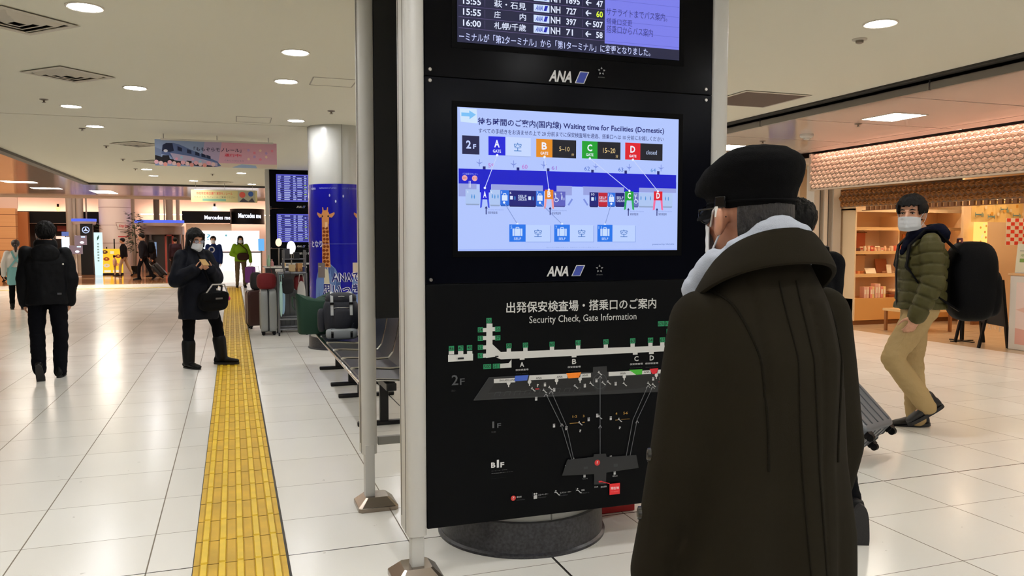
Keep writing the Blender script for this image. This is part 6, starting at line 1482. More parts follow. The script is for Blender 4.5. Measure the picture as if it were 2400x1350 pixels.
def hand_pieces(mb, J, k, curl=0.5, palm=None, thumb=None, d=None, grip=None):
    """palm, four unequal bent fingers and a thumb leaving the palm's side; palm = way the palm faces"""
    s = J.s; d = unit(d if d is not None else J.fd[k]); sd = -1 if k == 'L' else 1
    n = unit(palm if palm is not None else (-sd, 0.2, 0)); n = (n - d * n.dot(d)).normalized()
    t = unit(thumb if thumb is not None else (0, 1, 0)); t = (t - d * t.dot(d) - n * t.dot(n))
    t = t.normalized() if t.length > 1e-3 else d.cross(n)
    w = J.wr[k]; B = Matrix((t, n, d)).transposed()
    mb.ell(w + d * 0.05 * s, (0.040 * s, 0.016 * s, 0.05 * s), 16, 10, B); mb.capsule(w - d * 0.03 * s, w + d * 0.02 * s, 0.026 * s, 0.024 * s)
    for i, (o, L) in enumerate(((0.030, 0.070), (0.010, 0.080), (-0.010, 0.074), (-0.029, 0.056))):
        p = w + d * (0.088 - abs(i - 1.3) * 0.004) * s + t * o * s; a = 0.25 + curl * 0.5
        r0 = 0.0088 * s
        for j, f_ in enumerate((0.45, 0.31, 0.24)):
            dd = d * math.cos(a) + n * math.sin(a) + t * (o * 0.8); q = p + dd.normalized() * L * f_ * s
            mb.capsule(p, q, r0, r0 * 0.92, 8); p = q; r0 *= 0.92; a += curl * (0.75 + 0.1 * i)
    p = w + d * 0.03 * s + t * 0.034 * s; a = 0.75
    for j, L in enumerate((0.04, 0.034, 0.026)):
        dd = (d * math.cos(a) + t * math.sin(a) + n * (0.35 + 0.3 * curl)).normalized(); q = p + dd * L * s; mb.capsule(p, q, (0.012 - j * 0.0015) * s, (0.0108 - j * 0.0015) * s, 8); p = q; a -= 0.35

def shoe_mb(J, k, scale=1.0, sole=True):
    s = J.s * scale; an = (J.L if k == 'L' else J.R)[2]; kn = (J.L if k == 'L' else J.R)[1]
    y = J.toe[k]; u = V(0, 0, 1) if abs(y.z) < 0.6 else unit(kn - an); u = (u - y * u.dot(y)).normalized(); x = y.cross(u)
    M = Matrix((x, y, u)).transposed(); o = an - u * 0.075 * s
    T = lambda a, b, c: o + M @ V(a * s, b * s, c * s)
    up = MB()
    for (yy, w, z0, z1) in ((0,) * 4,): pass
    rings = []
    for yy, w, hh in ((-0.085, 0.012, 0.03), (-0.08, 0.03, 0.062), (-0.05, 0.036, 0.085), (0.0, 0.037, 0.085), (0.05, 0.041, 0.066), (0.10, 0.046, 0.052), (0.15, 0.044, 0.043), (0.18, 0.032, 0.036), (0.192, 0.012, 0.025)):
        rings.append([T(w * math.cos(2 * PI * q / 18), yy, 0.008 + hh / 2 + hh / 2 * math.sin(2 * PI * q / 18)) for q in range(18)])
    up.loft(rings); up.capsule(T(0, -0.035, 0.06), T(0, -0.03, 0.11), 0.04 * s, 0.042 * s, 14)
    so = MB()
    ol = [(0.040 * max(0.0, 1 - abs(q / 12 - 1) ** 3.2) ** 0.5 * (0.88 + 0.16 * q / 24), -0.09 + 0.286 * q / 24) for q in range(25)]
    outl = ol + [(-a, b) for a, b in reversed(ol)]
    n = len(outl); vs = [T(a, b, z) for z in (-0.012, 0.012) for a, b in outl]
    so.add(vs, [tuple(reversed(range(n))), tuple(range(n, 2 * n))] + [(i, (i + 1) % n, n + (i + 1) % n, n + i) for i in range(n)])
    return up, so

def torso_rings(J, prof, R=None):
    """prof: (fraction along the spine from pelvis 0 to neck 1, half width, half depth, forward shift)"""
    rings = []
    for t, rx, ry, dy in prof:
        c = J.pel + (J.spine if t >= 0 else V(0, 0, 1)) * (0.295 * J.h * t); yaw = J.tw * max(0, min(1, t))
        rings.append(oval(c + V(0, dy * J.s, 0), rx * J.s, ry * J.s, yaw))
    return rings
BODY_T = [(-0.06, 0.06, 0.06, 0), (0.0, 0.13, 0.10, 0), (0.3, 0.125, 0.09, 0), (0.65, 0.14, 0.1, 0), (0.85, 0.135, 0.08, 0), (0.97, 0.06, 0.05, 0)]

SKIN = mat('skin', (206, 152, 122), 0.5, vary=0.06, vscale=30); SKIN2 = mat('skin_tan', (184, 128, 100), 0.5, vary=0.06, vscale=30)
M_HAIR = mat('black_hair', (9, 8, 8), 0.62, spec=0.2, bump=0.5, bscale=160, stretch=(1, 1, 0.25)); M_MASK = mat('white_mask', (226, 228, 232), 0.75, bump=0.05, bscale=60)
M_SHOE = mat('black_shoe', (8, 8, 9), 0.5, spec=0.2); M_SOLE = mat('dark_sole', (30, 29, 30), 0.7, bump=0.3, bscale=120)

def hair_mb(J, style, seed=1):
    s = J.s * J.hs; mb = MB(); n = 40 if J.lowres else 84; ni = 22 if J.lowres else 46; rings = []
    random.seed(seed)
    for i in range(ni):
        a = -PI / 2 + PI * (i + 0.3) / (ni - 0.4); ring = []
        for k in range(n):
            t = 2 * PI * k / n
            d = V(math.cos(a) * math.cos(t), math.cos(a) * math.sin(t), math.sin(a))
            p = V(d.x * 0.092, -0.016 + d.y * 0.112, 0.03 + d.z * 0.100)
            jag = 0.012 * noise.noise(V(p.x * 60, p.y * 60, seed))
            front = p.y > 0.028
            cut = 0.048 + jag if front and abs(p.x) < 0.066 else (-0.005 if p.y > 0.0 else (-0.084 if style == 'short' else -0.088)) + jag
            if p.z < cut: p = V(p.x * 0.72, (p.y + 0.014) * 0.7 - 0.014, max(p.z, cut - 0.03))
            else:
                w = 1 + 0.05 * noise.noise(V(p.x * 34, p.y * 34, p.z * 14 + seed)) + (0 if J.lowres else 0.06 * noise.noise(V(p.x * 80, p.y * 80, p.z * 45 + seed)) + 0.035 * noise.noise(V(p.x * 190, p.y * 190, p.z * 90 + seed))); p = V(p.x * w, p.y * w, 0.03 + (p.z - 0.03) * w)
                if front and p.z < 0.09: p.y += 0.004
            ring.append(J.head + J.Rh @ (p * s))
        rings.append(ring)
    mb.loft(rings)
    if style in ('bob', 'long'):
        L = -0.15 if style == 'bob' else -0.24
        for k in range(15):
            t = PI * (1.0 - 0.08) * (k / 14) + PI + 0.12 * 0 + 0.04 * PI
            t = PI + PI * k / 14
            x, y = 0.082 * math.cos(t), -0.012 + 0.098 * math.sin(t)
            H = lambda a, b, c: J.head + J.Rh @ V(a * s, b * s, c * s)
            mb.capsule(H(x * 0.9, y * 0.9 + 0.01, 0.05), H(x * 1.06, y * 0.95 + 0.012, L + 0.015 * math.sin(k * 2.1)), 0.022 * s, 0.017 * s, 8)
        for sd in (-1, 1):
            H = lambda a, b, c: J.head + J.Rh @ V(a * s, b * s, c * s)
            mb.capsule(H(sd * 0.055, 0.07, 0.075), H(sd * 0.078, 0.052, -0.07), 0.014 * s, 0.010 * s, 8); mb.capsule(H(sd * 0.02, 0.08, 0.085), H(sd * 0.064, 0.074, 0.035), 0.012 * s, 0.008 * s, 8)
    if style == 'pony':
        H = lambda a, b, c: J.head + J.Rh @ V(a * s, b * s, c * s)
        mb.capsule(H(0, -0.11, 0.0), H(0.0, -0.135, -0.03), 0.025 * s, 0.04 * s, 12); mb.capsule(H(0, -0.135, -0.03), H(0.0, -0.125, -0.17), 0.042 * s, 0.02 * s, 12)
    return mb

def face_extras(J, root, mask=True, glasses=False, eyes=True, loops=True):
    s = J.s * J.hs; H = lambda x, y, z: J.head + J.Rh @ V(x * s, y * s, z * s)
    if eyes:
        for sd in (-1, 1):
            e = MB().ell(H(sd * 0.031, 0.0765, 0.001), (0.0118 * s, 0.008 * s, 0.0046 * s), 14, 10, J.Rh).build('eye', mat('eye_white', (214, 206, 200), 0.3), root)
            MB().ell(H(sd * 0.031, 0.0825, 0.001), (0.0056 * s, 0.003 * s, 0.0047 * s), 12, 8, J.Rh).build('iris', mat('iris_dark', (22, 14, 10), 0.2), e)
            MB().tube([H(sd * 0.014, 0.088, 0.022), H(sd * 0.031, 0.090, 0.027), H(sd * 0.05, 0.074, 0.021)], [0.003 * s, 0.0042 * s, 0.002 * s], 6).build('eyebrow', M_HAIR, root)
            MB().tube([H(sd * 0.017, 0.083, 0.004), H(sd * 0.031, 0.0865, 0.0085), H(sd * 0.046, 0.076, 0.003)], 0.0018 * s, 6).build('eyelash', M_HAIR, root)
    if mask:
        nu, nv = 17, 11; f_ = []; b_ = []
        for j in range(nv):
            v = j / (nv - 1)
            for i in range(nu):
                u = (i / (nu - 1) - 0.5) * 2; a = u * 1.28
                z = -0.018 - v * 0.098 + 0.012 * u * u * (1 - v) * -1 + 0.018 * u * u * v
                bul = 0.02 * math.exp(-(u / 0.28) ** 2) * (1 - v * 0.6) - (0.012 * max(0, v - 0.7) / 0.3)
                pl = 0.0016 * math.sin(v * 6 * PI) * (1 - u * u)
                p = V(math.sin(a) * 0.074, 0.018 + math.cos(a) * 0.084 + bul + pl - 0.01 * (1 - v) * 0, z)
                f_.append(H(*p)); q = V(p.x * 0.97, 0.018 + (p.y - 0.018) * 0.97, p.z); b_.append(H(*q))
        N = nu * nv; fs = []
        for j in range(nv - 1):
            for i in range(nu - 1):
                a = j * nu + i; fs.append((a, a + 1, a + nu + 1, a + nu)); fs.append((N + a, N + a + nu, N + a + nu + 1, N + a + 1))
        edge = [i for i in range(nu)] + [j * nu + nu - 1 for j in range(1, nv)] + [(nv - 1) * nu + i for i in range(nu - 2, -1, -1)] + [j * nu for j in range(nv - 2, 0, -1)]
        for a, b in zip(edge, edge[1:] + edge[:1]): fs.append((a, b, N + b, N + a))
        mk = MB().add(f_ + b_, fs).build('face_mask', M_MASK, root)
        if loops:
            for sd in (-1, 1):
                MB().tube([H(sd * 0.067, 0.04, -0.028), H(sd * 0.082, 0.012, 0.004), H(sd * 0.087, -0.018, 0.022), H(sd * 0.086, -0.03, -0.01), H(sd * 0.082, -0.012, -0.045), H(sd * 0.069, 0.036, -0.09)], 0.0022 * s, 6).build('ear_loop', M_MASK, mk)
    if glasses:
        g_ = MB()
        for sd in (-1, 1):
            ring = [H(sd * 0.033 + 0.026 * math.cos(2 * PI * k / 20), 0.1 - 0.006 * abs(math.cos(2 * PI * k / 20)), -0.002 + 0.018 * math.sin(2 * PI * k / 20)) for k in range(20)]
            g_.tube(ring, 0.0018 * s, 6, True)
            g_.tube([H(sd * 0.059, 0.094, 0.004), H(sd * 0.076, 0.07, 0.008), H(sd * 0.083, -0.005, 0.01), H(sd * 0.08, -0.03, -0.01)], 0.0022 * s, 6)
        g_.tube([H(-0.008, 0.1, 0.002), H(0, 0.103, 0.005), H(0.008, 0.1, 0.002)], 0.0018 * s, 6)
        gl = g_.build('glasses', mat('glasses_frame', (20, 20, 26), 0.3, 0.4), root)
        for sd in (-1, 1):
            MB().ell(H(sd * 0.033, 0.097, -0.002), (0.025 * s, 0.0012 * s, 0.017 * s), 20, 8, J.Rh).build('lens', mat('lens_glass', (200, 210, 235), 0.05, spec=0.8, alpha=0.35), gl)

def folds(amp, sx=9, sz=4, seed=0.0):
    return lambda c, n: amp * (noise.noise(V(c.x * sx + seed, c.y * sx, c.z * sz)) + 0.5 * noise.noise(V(c.x * sx * 2.2, c.y * sx * 2.2 + seed, c.z * sz * 2.5)))

def person(label, loc, rz, h, P, top, bottom, hair='short', hair_col=None, mask=True, glasses=False, voxel=0.012, skin_m=SKIN, shoe_m=None, eyes=True, seed=1, group=None, hands=None, boots=False):
    """whole figure: one continuous body, with clothes, shoes and hair as children"""
    t = thing('person', label, 'person', loc, rz, group); J = joints(h, P); s = J.s; J.lowres = voxel > 0.0125
    b = MB(); b.loft(torso_rings(J, BODY_T)); head_pieces(b, J)
    hands = hands or {}
    for k in 'LR':
        b.capsule(J.sh[k], J.el[k], 0.045 * s, 0.038 * s); b.capsule(J.el[k], J.wr[k], 0.038 * s, 0.027 * s); hand_pieces(b, J, k, **hands.get(k, {}))
        hp, kn, an = J.L if k == 'L' else J.R
        b.capsule(hp, kn, 0.072 * s, 0.05 * s); b.capsule(kn, an, 0.05 * s, 0.034 * s)
        b.capsule(an - V(0, 0, 0.02 * s), an + J.toe[k] * 0.07 * s - V(0, 0, 0.035 * s) * (abs(J.toe[k].z) < 0.6), 0.028 * s, 0.02 * s)
    skin(b, 'body', skin_m, t, voxel if voxel > 0.008 else 0.007, 3)
    # trousers
    if bottom:
        w = bottom.get('w', 1.0); c = MB()
        c.loft(torso_rings(J, [(-0.16, 0.10, 0.09, 0), (-0.05, 0.155, 0.12, 0), (0.05, 0.155, 0.118, 0), (0.22, 0.145, 0.11, 0)]))
        for k in 'LR':
            hp, kn, an = J.L if k == 'L' else J.R
            c.capsule(hp, kn, 0.092 * s * w, 0.068 * s * w, 18); c.capsule(kn, an + V(0, 0, bottom.get('up', -0.02) * s), 0.068 * s * w, bottom.get('ank', 0.052) * s * w, 18)
            if bottom.get('boot'): pass
        skin(c, 'trousers', bottom['m'], t, voxel, 4, folds(0.008 * s, 9, 14, seed) if voxel < 0.016 else None)
    # top
    th = top.get('t', 0.025); pr = top.get('prof') or [(top.get('hem', -0.1), 0.16 + th, 0.118 + th, 0), (0.1, 0.152 + th, 0.115 + th, 0), (0.4, 0.15 + th, 0.11 + th, 0), (0.7, 0.165 + th, 0.118 + th, 0), (0.86, 0.155 + th * 0.7, 0.095 + th * 0.7, 0), (0.95, 0.105 + th * 0.5, 0.078 + th * 0.4, 0), (1.02, 0.065 + th * 0.3, 0.062 + th * 0.3, 0), (1.08, 0.06 + th * 0.2, 0.06 + th * 0.2, 0)]
    c = MB(); c.loft(torso_rings(J, pr)); sr = top.get('sl', (0.062, 0.056, 0.044))
    for k in 'LR':
        c.capsule(J.sh[k], J.el[k], (sr[0] + th * 0.5) * s, (sr[1] + th * 0.5) * s, 18); c.capsule(J.el[k], J.wr[k] + J.fd[k] * 0.0, (sr[1] + th * 0.5) * s, (sr[2] + th * 0.35) * s, 18)
    J.quilt = top.get('quilt')
    def dsp(co, n):
        q = 0.0
        if top.get('quilt'):
            sp = top['quilt']; best = None
            for k in 'LR':
                for a, b_, o in ((J.sh[k], J.el[k], 0.0), (J.el[k], J.wr[k], (J.el[k] - J.sh[k]).length)):
                    ab = b_ - a; tt = max(0, min(1, (co - a).dot(ab) / ab.length_squared)); dd = (co - (a + ab * tt)).length
                    if dd < (sr[1] + th) * s * 1.25 and (best is None or dd < best[0]): best = (dd, o + tt * ab.length)
            along = best[1] if best else co.z
            q = -0.016 * s * (1 - abs(math.sin(PI * along / sp))) ** 3
        return q + folds(top.get('fold', 0.006) * s, 8, 6, seed)(co, n)
    skin(c, top.get('name', 'jacket'), top['m'], t, voxel, 4, dsp if voxel < 0.016 else None)
    for k in 'LR':
        up, so = shoe_mb(J, k, 1.12 if boots else 1.0)
        if boots:
            hp, kn, an = J.L if k == 'L' else J.R; up.capsule(an, an + (kn - an) * 0.55, 0.07 * s, 0.082 * s, 16)
        sh = skin(up, 'boot' if boots else 'shoe', shoe_m or M_SHOE, t, min(voxel, 0.01), 2); so.build('sole', M_SOLE, sh)
    if hair: skin(hair_mb(J, hair, seed), 'hair', hair_col or M_HAIR, t, 0.006 if voxel < 0.016 else 0.012, 2) if hair != 'short' else hair_mb(J, hair, seed).build('hair', hair_col or M_HAIR, t)
    face_extras(J, t, mask, glasses, eyes, voxel < 0.016)
    return t, J

def cloth(name, rgb, rough=0.85, b=0.3, bs=220, sheen=0.0): return mat('cloth_' + name, rgb, rough, bump=b, bscale=bs, sheen=sheen, spec=0.1)

# ------------------------------------------------------------------ the man in the flat cap, seen from behind
M_COAT = cloth('olive_coat', (31, 27, 19), 0.95, 0.12, 700); M_CAP = cloth('black_cap', (5, 5, 6), 0.95, 0.3, 600); M_SCARF = cloth('grey_scarf', (182, 188, 200), 0.95, 0.35, 600)
man = thing('person', 'man in black flat cap and dark olive coat watching the kiosk, back to camera', 'person', (1.035, 1.41, 0), math.radians(2))
J = joints(1.66, dict(spine=(0, 0.01, 1), LA=(-0.18, -0.06, -1), LF=(-0.06, 0.2, -1), RA=(0.12, -0.06, -1), RF=(-0.16, 0.12, -1), Lsh=(0.036, 0, -0.008), Rsh=(-0.004, 0, -0.008), headoff=(0.0, 0.018, 0.103), hyaw=0.02))
b = MB(); b.loft(torso_rings(J, BODY_T)); head_pieces(b, J)
for sd in (-1, 1):      # fuller ears
    for c_, r_ in (((sd * 0.084, -0.016, -0.018), (0.009, 0.022, 0.031)), ((sd * 0.081, -0.006, -0.036), (0.008, 0.012, 0.014))): b.ell(J.head + J.Rh @ V(*c_), r_, 20, 12, J.Rh @ rmat(sd * 0.45))
for k in 'LR':
    b.capsule(J.sh[k], J.el[k], 0.045, 0.038); b.capsule(J.el[k], J.wr[k], 0.038, 0.027); hand_pieces(b, J, k, curl=0.55)
    hp, kn, an = J.L if k == 'L' else J.R; b.capsule(hp, kn, 0.07, 0.05); b.capsule(kn, an, 0.05, 0.034); b.capsule(an - V(0, 0, 0.02), an + J.toe[k] * 0.13 - V(0, 0, 0.03), 0.032, 0.022)
skin(b, 'body', SKIN2, man, 0.0055, 3)
c = MB(); c.loft(torso_rings(J, [(-0.16, 0.10, 0.09, 0), (-0.05, 0.15, 0.12, 0), (0.15, 0.145, 0.115, 0)]))
for k in 'LR':
    hp, kn, an = J.L if k == 'L' else J.R; c.capsule(hp, kn, 0.088, 0.068); c.capsule(kn, an + V(0, 0, 0.02), 0.068, 0.055)
    up, so = shoe_mb(J, k); sh = skin(up, 'shoe', M_SHOE, man, 0.01, 2); so.build('sole', M_SOLE, sh)
skin(c, 'trousers', cloth('charcoal', (28, 28, 30)), man, 0.012, 4)
def zr(z, rx, ry, x=0, y=0, e=0.85): return oval((x, y, z), rx, ry, 0, 40, e)
c = MB()
c.loft([zr(0.56, 0.205, 0.205, -0.02, -0.012), zr(0.72, 0.196, 0.192, -0.015, -0.01), zr(0.9, 0.190, 0.176, 0, -0.008), zr(1.05, 0.172, 0.162, 0, -0.006), zr(1.18, 0.163, 0.152, 0, -0.012), zr(1.27, 0.160, 0.144, 0, -0.016),
        zr(1.325, 0.152, 0.128, 0, -0.014), zr(1.37, 0.142, 0.114, 0, -0.012), zr(1.41, 0.12, 0.102, 0, -0.012), zr(1.445, 0.1, 0.092, 0, -0.01), zr(1.47, 0.085, 0.082, 0, -0.01)])
for k in 'LR':
    c.capsule(J.sh[k] + V(0, -0.004, 0.0), J.el[k], 0.064, 0.063, 24); c.capsule(J.el[k], J.wr[k] + J.fd[k] * 0.015, 0.063, 0.061, 24)
def coat_d(co, n):
    v = 0.0
    back = max(0.0, -n.y)
    # long soft drops from the shoulder blades, a centre seam with a stitched welt beside it
    drop = max(0.0, min(1.0, (1.32 - co.z) / 0.5))
    v += 0.011 * drop * back * math.sin(co.x * 46 + 1.2 + 1.5 * noise.noise(V(co.x * 3, 0, co.z * 1.5)))
    seam = co.x - 0.035
    v += back * (-0.006 * math.exp(-(seam / 0.006) ** 2) + 0.004 * math.exp(-((seam - 0.03) / 0.014) ** 2)) * (1.0 if co.z < 1.38 else 0)
    v += 0.005 * noise.noise(V(co.x * 9, co.y * 9, co.z * 2.2)) + 0.003 * noise.noise(V(co.x * 22, co.y * 22, co.z * 6))
    for k, sd in (('L', -1), ('R', 1)):      # armhole seam
        a = J.sh[k]; d_ = math.hypot((co.x - (a.x - sd * 0.05)) * 1.0, 0.0) if co.z > 1.2 else 9
        v += -0.005 * math.exp(-(d_ / 0.008) ** 2)
    return v
coat = skin(c, 'coat', M_COAT, man, 0.0075, 5, coat_d)
# stitched seams laid on the cloth: centre back, side back, left armhole
from mathutils.bvhtree import BVHTree
_me = coat.data; bvh = BVHTree.FromPolygons([v.co for v in _me.vertices], [tuple(p.vertices) for p in _me.polygons])
def lay(pts, r):
    out = []
    for o_, d_ in pts:
        hit = bvh.ray_cast(Vector(o_), Vector(d_).normalized())
        if hit[0] is not None: out.append(hit[0] + hit[1] * r * 0.35)
    return out
seam_m = cloth('coat_seam', (24, 21, 14), 0.95)
for x0, x1 in ((-0.032, -0.006), (0.006, 0.03)):
    ps = lay([((x0 + (x1 - x0) * k / 40, -1, 1.42 - 0.84 * k / 40), (0, 1, 0)) for k in range(41)], 0.0022)
    if len(ps) > 3: MB().tube(ps, 0.0022, 6).build('seam', seam_m, coat)
for sd in (-1, 1):
    arc = [(0.135 - 0.05 * math.sin(PI * 0.5 * k / 24), 1.40 - 0.30 * (1 - math.cos(PI * 0.5 * k / 24)) - 0.04 * k / 24) for k in range(25)]
    ps = lay([((sd * a_, -1, z_), (0, 1, 0)) for a_, z_ in arc], 0.0025)
    if len(ps) > 3: MB().tube(ps, 0.0028, 6).build('seam', seam_m, coat)
# collar: broad turned-down fold
b = MB(); N = 44
def col_ring(rx, ry, z_back, z_front, yo=-0.012, xo=0.0):
    pts = []
    for k in range(N):
        a = math.radians(-90) + (k / (N - 1) - 0.5) * math.radians(300); x = rx * math.cos(a); y = ry * math.sin(a); f_ = (1 + math.sin(a)) / 2
        pts.append(V(x + xo, y + yo, z_back + (z_front - z_back) * f_ ** 1.2))
    return pts
prof = [(0.082, 0.078, 1.455, 1.36), (0.087, 0.084, 1.505, 1.39), (0.095, 0.092, 1.528, 1.405), (0.110, 0.105, 1.523, 1.395), (0.134, 0.122, 1.496, 1.35), (0.150, 0.134, 1.472, 1.32), (0.158, 0.140, 1.456, 1.30)]
outer = [col_ring(*p) for p in prof]; inner = [[q + V(q.x, q.y, 0).normalized() * -0.013 + V(0, 0, -0.006) for q in r] for r in outer]
R_ = outer + list(reversed(inner)); n = N; vs = [p for r in R_ for p in r]; fs = []
for i in range(len(R_)):
    i2 = (i + 1) % len(R_)
    for j in range(N - 1): fs.append((i * N + j, i * N + j + 1, i2 * N + j + 1, i2 * N + j))
fs.append(tuple(i * N for i in range(len(R_)))); fs.append(tuple(i * N + N - 1 for i in reversed(range(len(R_)))))
b.add(vs, fs); b.build('collar', M_COAT, man, sub=1)
# scarf: thick roll round the neck with one end falling down the left front
b = MB()
for (ra, rb, zc, drop, th_) in ((0.080, 0.086, 1.520, 0.095, 0.024), (0.088, 0.092, 1.492, 0.115, 0.022)):
    b.loft([[V((ra + 0.020 * math.cos(q * 2 * PI / 14)) * math.cos(t), (rb + 0.020 * math.cos(q * 2 * PI / 14)) * math.sin(t) - 0.008, zc + th_ * math.sin(q * 2 * PI / 14) - drop * (1 + math.sin(t)) / 2 + 0.005 * math.sin(3 * t + ra * 90)) for q in range(14)] for t in [2 * PI * k / 36 for k in range(36)]], False, True)
b.capsule((-0.088, 0.02, 1.46), (-0.100, 0.07, 1.405), 0.024, 0.03, 16); b.capsule((-0.100, 0.07, 1.405), (-0.08, 0.135, 1.16), 0.03, 0.026, 16)
skin(b, 'scarf', M_SCARF, man, 0.006, 3, folds(0.006, 22, 26, 3.0))
# flat cap
s = J.s; Hd = lambda x, y, z: J.head + J.Rh @ V(x * s, y * s, z * s)
rings = []
for z, w, yf, yb in ((-0.004, 0.082, 0.090, -0.112), (0.012, 0.0845, 0.096, -0.117), (0.026, 0.0855, 0.10, -0.119), (0.032, 0.090, 0.138, -0.122), (0.044, 0.096, 0.140, -0.128), (0.064, 0.100, 0.124, -0.133), (0.086, 0.098, 0.092, -0.132), (0.106, 0.086, 0.052, -0.118), (0.121, 0.064, 0.012, -0.094), (0.129, 0.032, -0.018, -0.064), (0.131, 0.008, -0.036, -0.048)):
    rings.append([Hd(w * math.cos(2 * PI * k / 44), (yf + yb) / 2 + (yf - yb) / 2 * math.sin(2 * PI * k / 44), z + 0.012 - 0.10 * ((yf - yb) / 2 * math.sin(2 * PI * k / 44)) * (0.35 if z < 0.03 else 0.5)) for k in range(44)])
b = MB().loft(rings)
cap = skin(b, 'cap', M_CAP, man, 0.006, 3, lambda co, n: 0.0022 * noise.noise(co * 26) + 0.0012 * noise.noise(co * 70))
br = MB(); top_, bot = [], []
NB = 22
for j, f_ in enumerate((0.0, 0.35, 0.7, 1.0)):
    for k in range(NB):
        a = PI * (0.08 + 0.84 * k / (NB - 1)); r = 1 + f_ * 0.56 * math.sin(a) ** 1.2
        p = V(0.084 * math.cos(a) * (1 + 0.05 * f_), -0.012 + 0.106 * math.sin(a) * r, 0.018 - 0.026 * f_ * math.sin(a) - 0.018 * f_ * math.cos(a) ** 2)
        top_.append(Hd(*p)); bot.append(Hd(p.x, p.y, p.z - 0.006))
M_ = NB * 4; fs = []
for j in range(3):
    for k in range(NB - 1):
        a = j * NB + k; fs += [(a, a + 1, a + NB + 1, a + NB), (M_ + a, M_ + a + NB, M_ + a + NB + 1, M_ + a + 1)]
for k in range(NB - 1): a = 3 * NB + k; fs.append((a, a + 1, M_ + a + 1, M_ + a))
for j in range(3):
    for k in (0, NB - 1): a = j * NB + k; fs.append((a, a + NB, M_ + a + NB, M_ + a))
br.add(top_ + bot, fs); br.build('brim', M_CAP, cap)
MB().box(Hd(-0.0885, -0.022, 0.022), (0.004, 0.034, 0.024), J.Rh).build('buckle', mat('buckle_black', (24, 24, 26), 0.18, 0.6), cap, bevel=0.003)
MB().tube([Hd(0.0845 * math.cos(t), -0.012 + 0.106 * math.sin(t), 0.022 - 0.03 * 0.106 * math.sin(t)) for t in [2 * PI * k / 40 for k in range(40)]], 0.0025, 6, True).build('band', mat('band_black', (4, 4, 5), 0.8, spec=0.1), cap)
# short grey hair at the nape
b = MB(); rings = []
for z, q in ((0.02, 1.015), (-0.01, 1.02), (-0.03, 1.0), (-0.048, 0.95), (-0.062, 0.86)):
    rings.append([Hd(0.0755 * q * math.cos(t), -0.016 + 0.0955 * q * math.sin(t), z) for t in [PI * (1.13 + 0.74 * k / 30) for k in range(31)]] + [Hd(0.06 * q * math.cos(t), -0.016 + 0.075 * q * math.sin(t), z) for t in [PI * (1.13 + 0.74 * k / 30) for k in range(30, -1, -1)]])
hm = mat('grey_hair', (38, 35, 34), 0.65, bump=0.8, bscale=260, vary=0.75, vscale=120, stretch=(1, 1, 0.3)); b.loft(rings).build('hair', hm, man)
face_extras(J, man, True, True, True)
tag_ = MB().tube([Hd(-0.0905, -0.012, 0.012), Hd(-0.093, -0.016, -0.01)], 0.004, 8); tag_.build('earpiece', M_WHITE, man)
for z, off in ((1.07, 0.002), (0.935, 0.002)):
    tt = (J.el['L'].z - z) / (J.el['L'].z - J.wr['L'].z); p = J.el['L'].lerp(J.wr['L'], max(0, tt)); d_ = unit((-0.93, 0.42, 0.05))
    hit = bvh.ray_cast(p + d_ * 0.4, -d_); p = (hit[0] if hit[0] is not None else p + d_ * 0.06) - d_ * 0.003
    bt = MB().cyl(p, p + d_ * 0.008, 0.0145, 0.0135, 20); bt.cyl(p + d_ * 0.008, p + d_ * 0.0095, 0.011, 0.009, 20); bt.build('button', mat('coat_button', (34, 32, 28), 0.25), man)

# ------------------------------------------------------------------ other people
BK = cloth('black', (7, 8, 11)); BK2 = cloth('black_nylon', (5, 5, 7), 0.65); NVY = cloth('navy', (10, 13, 30)); 
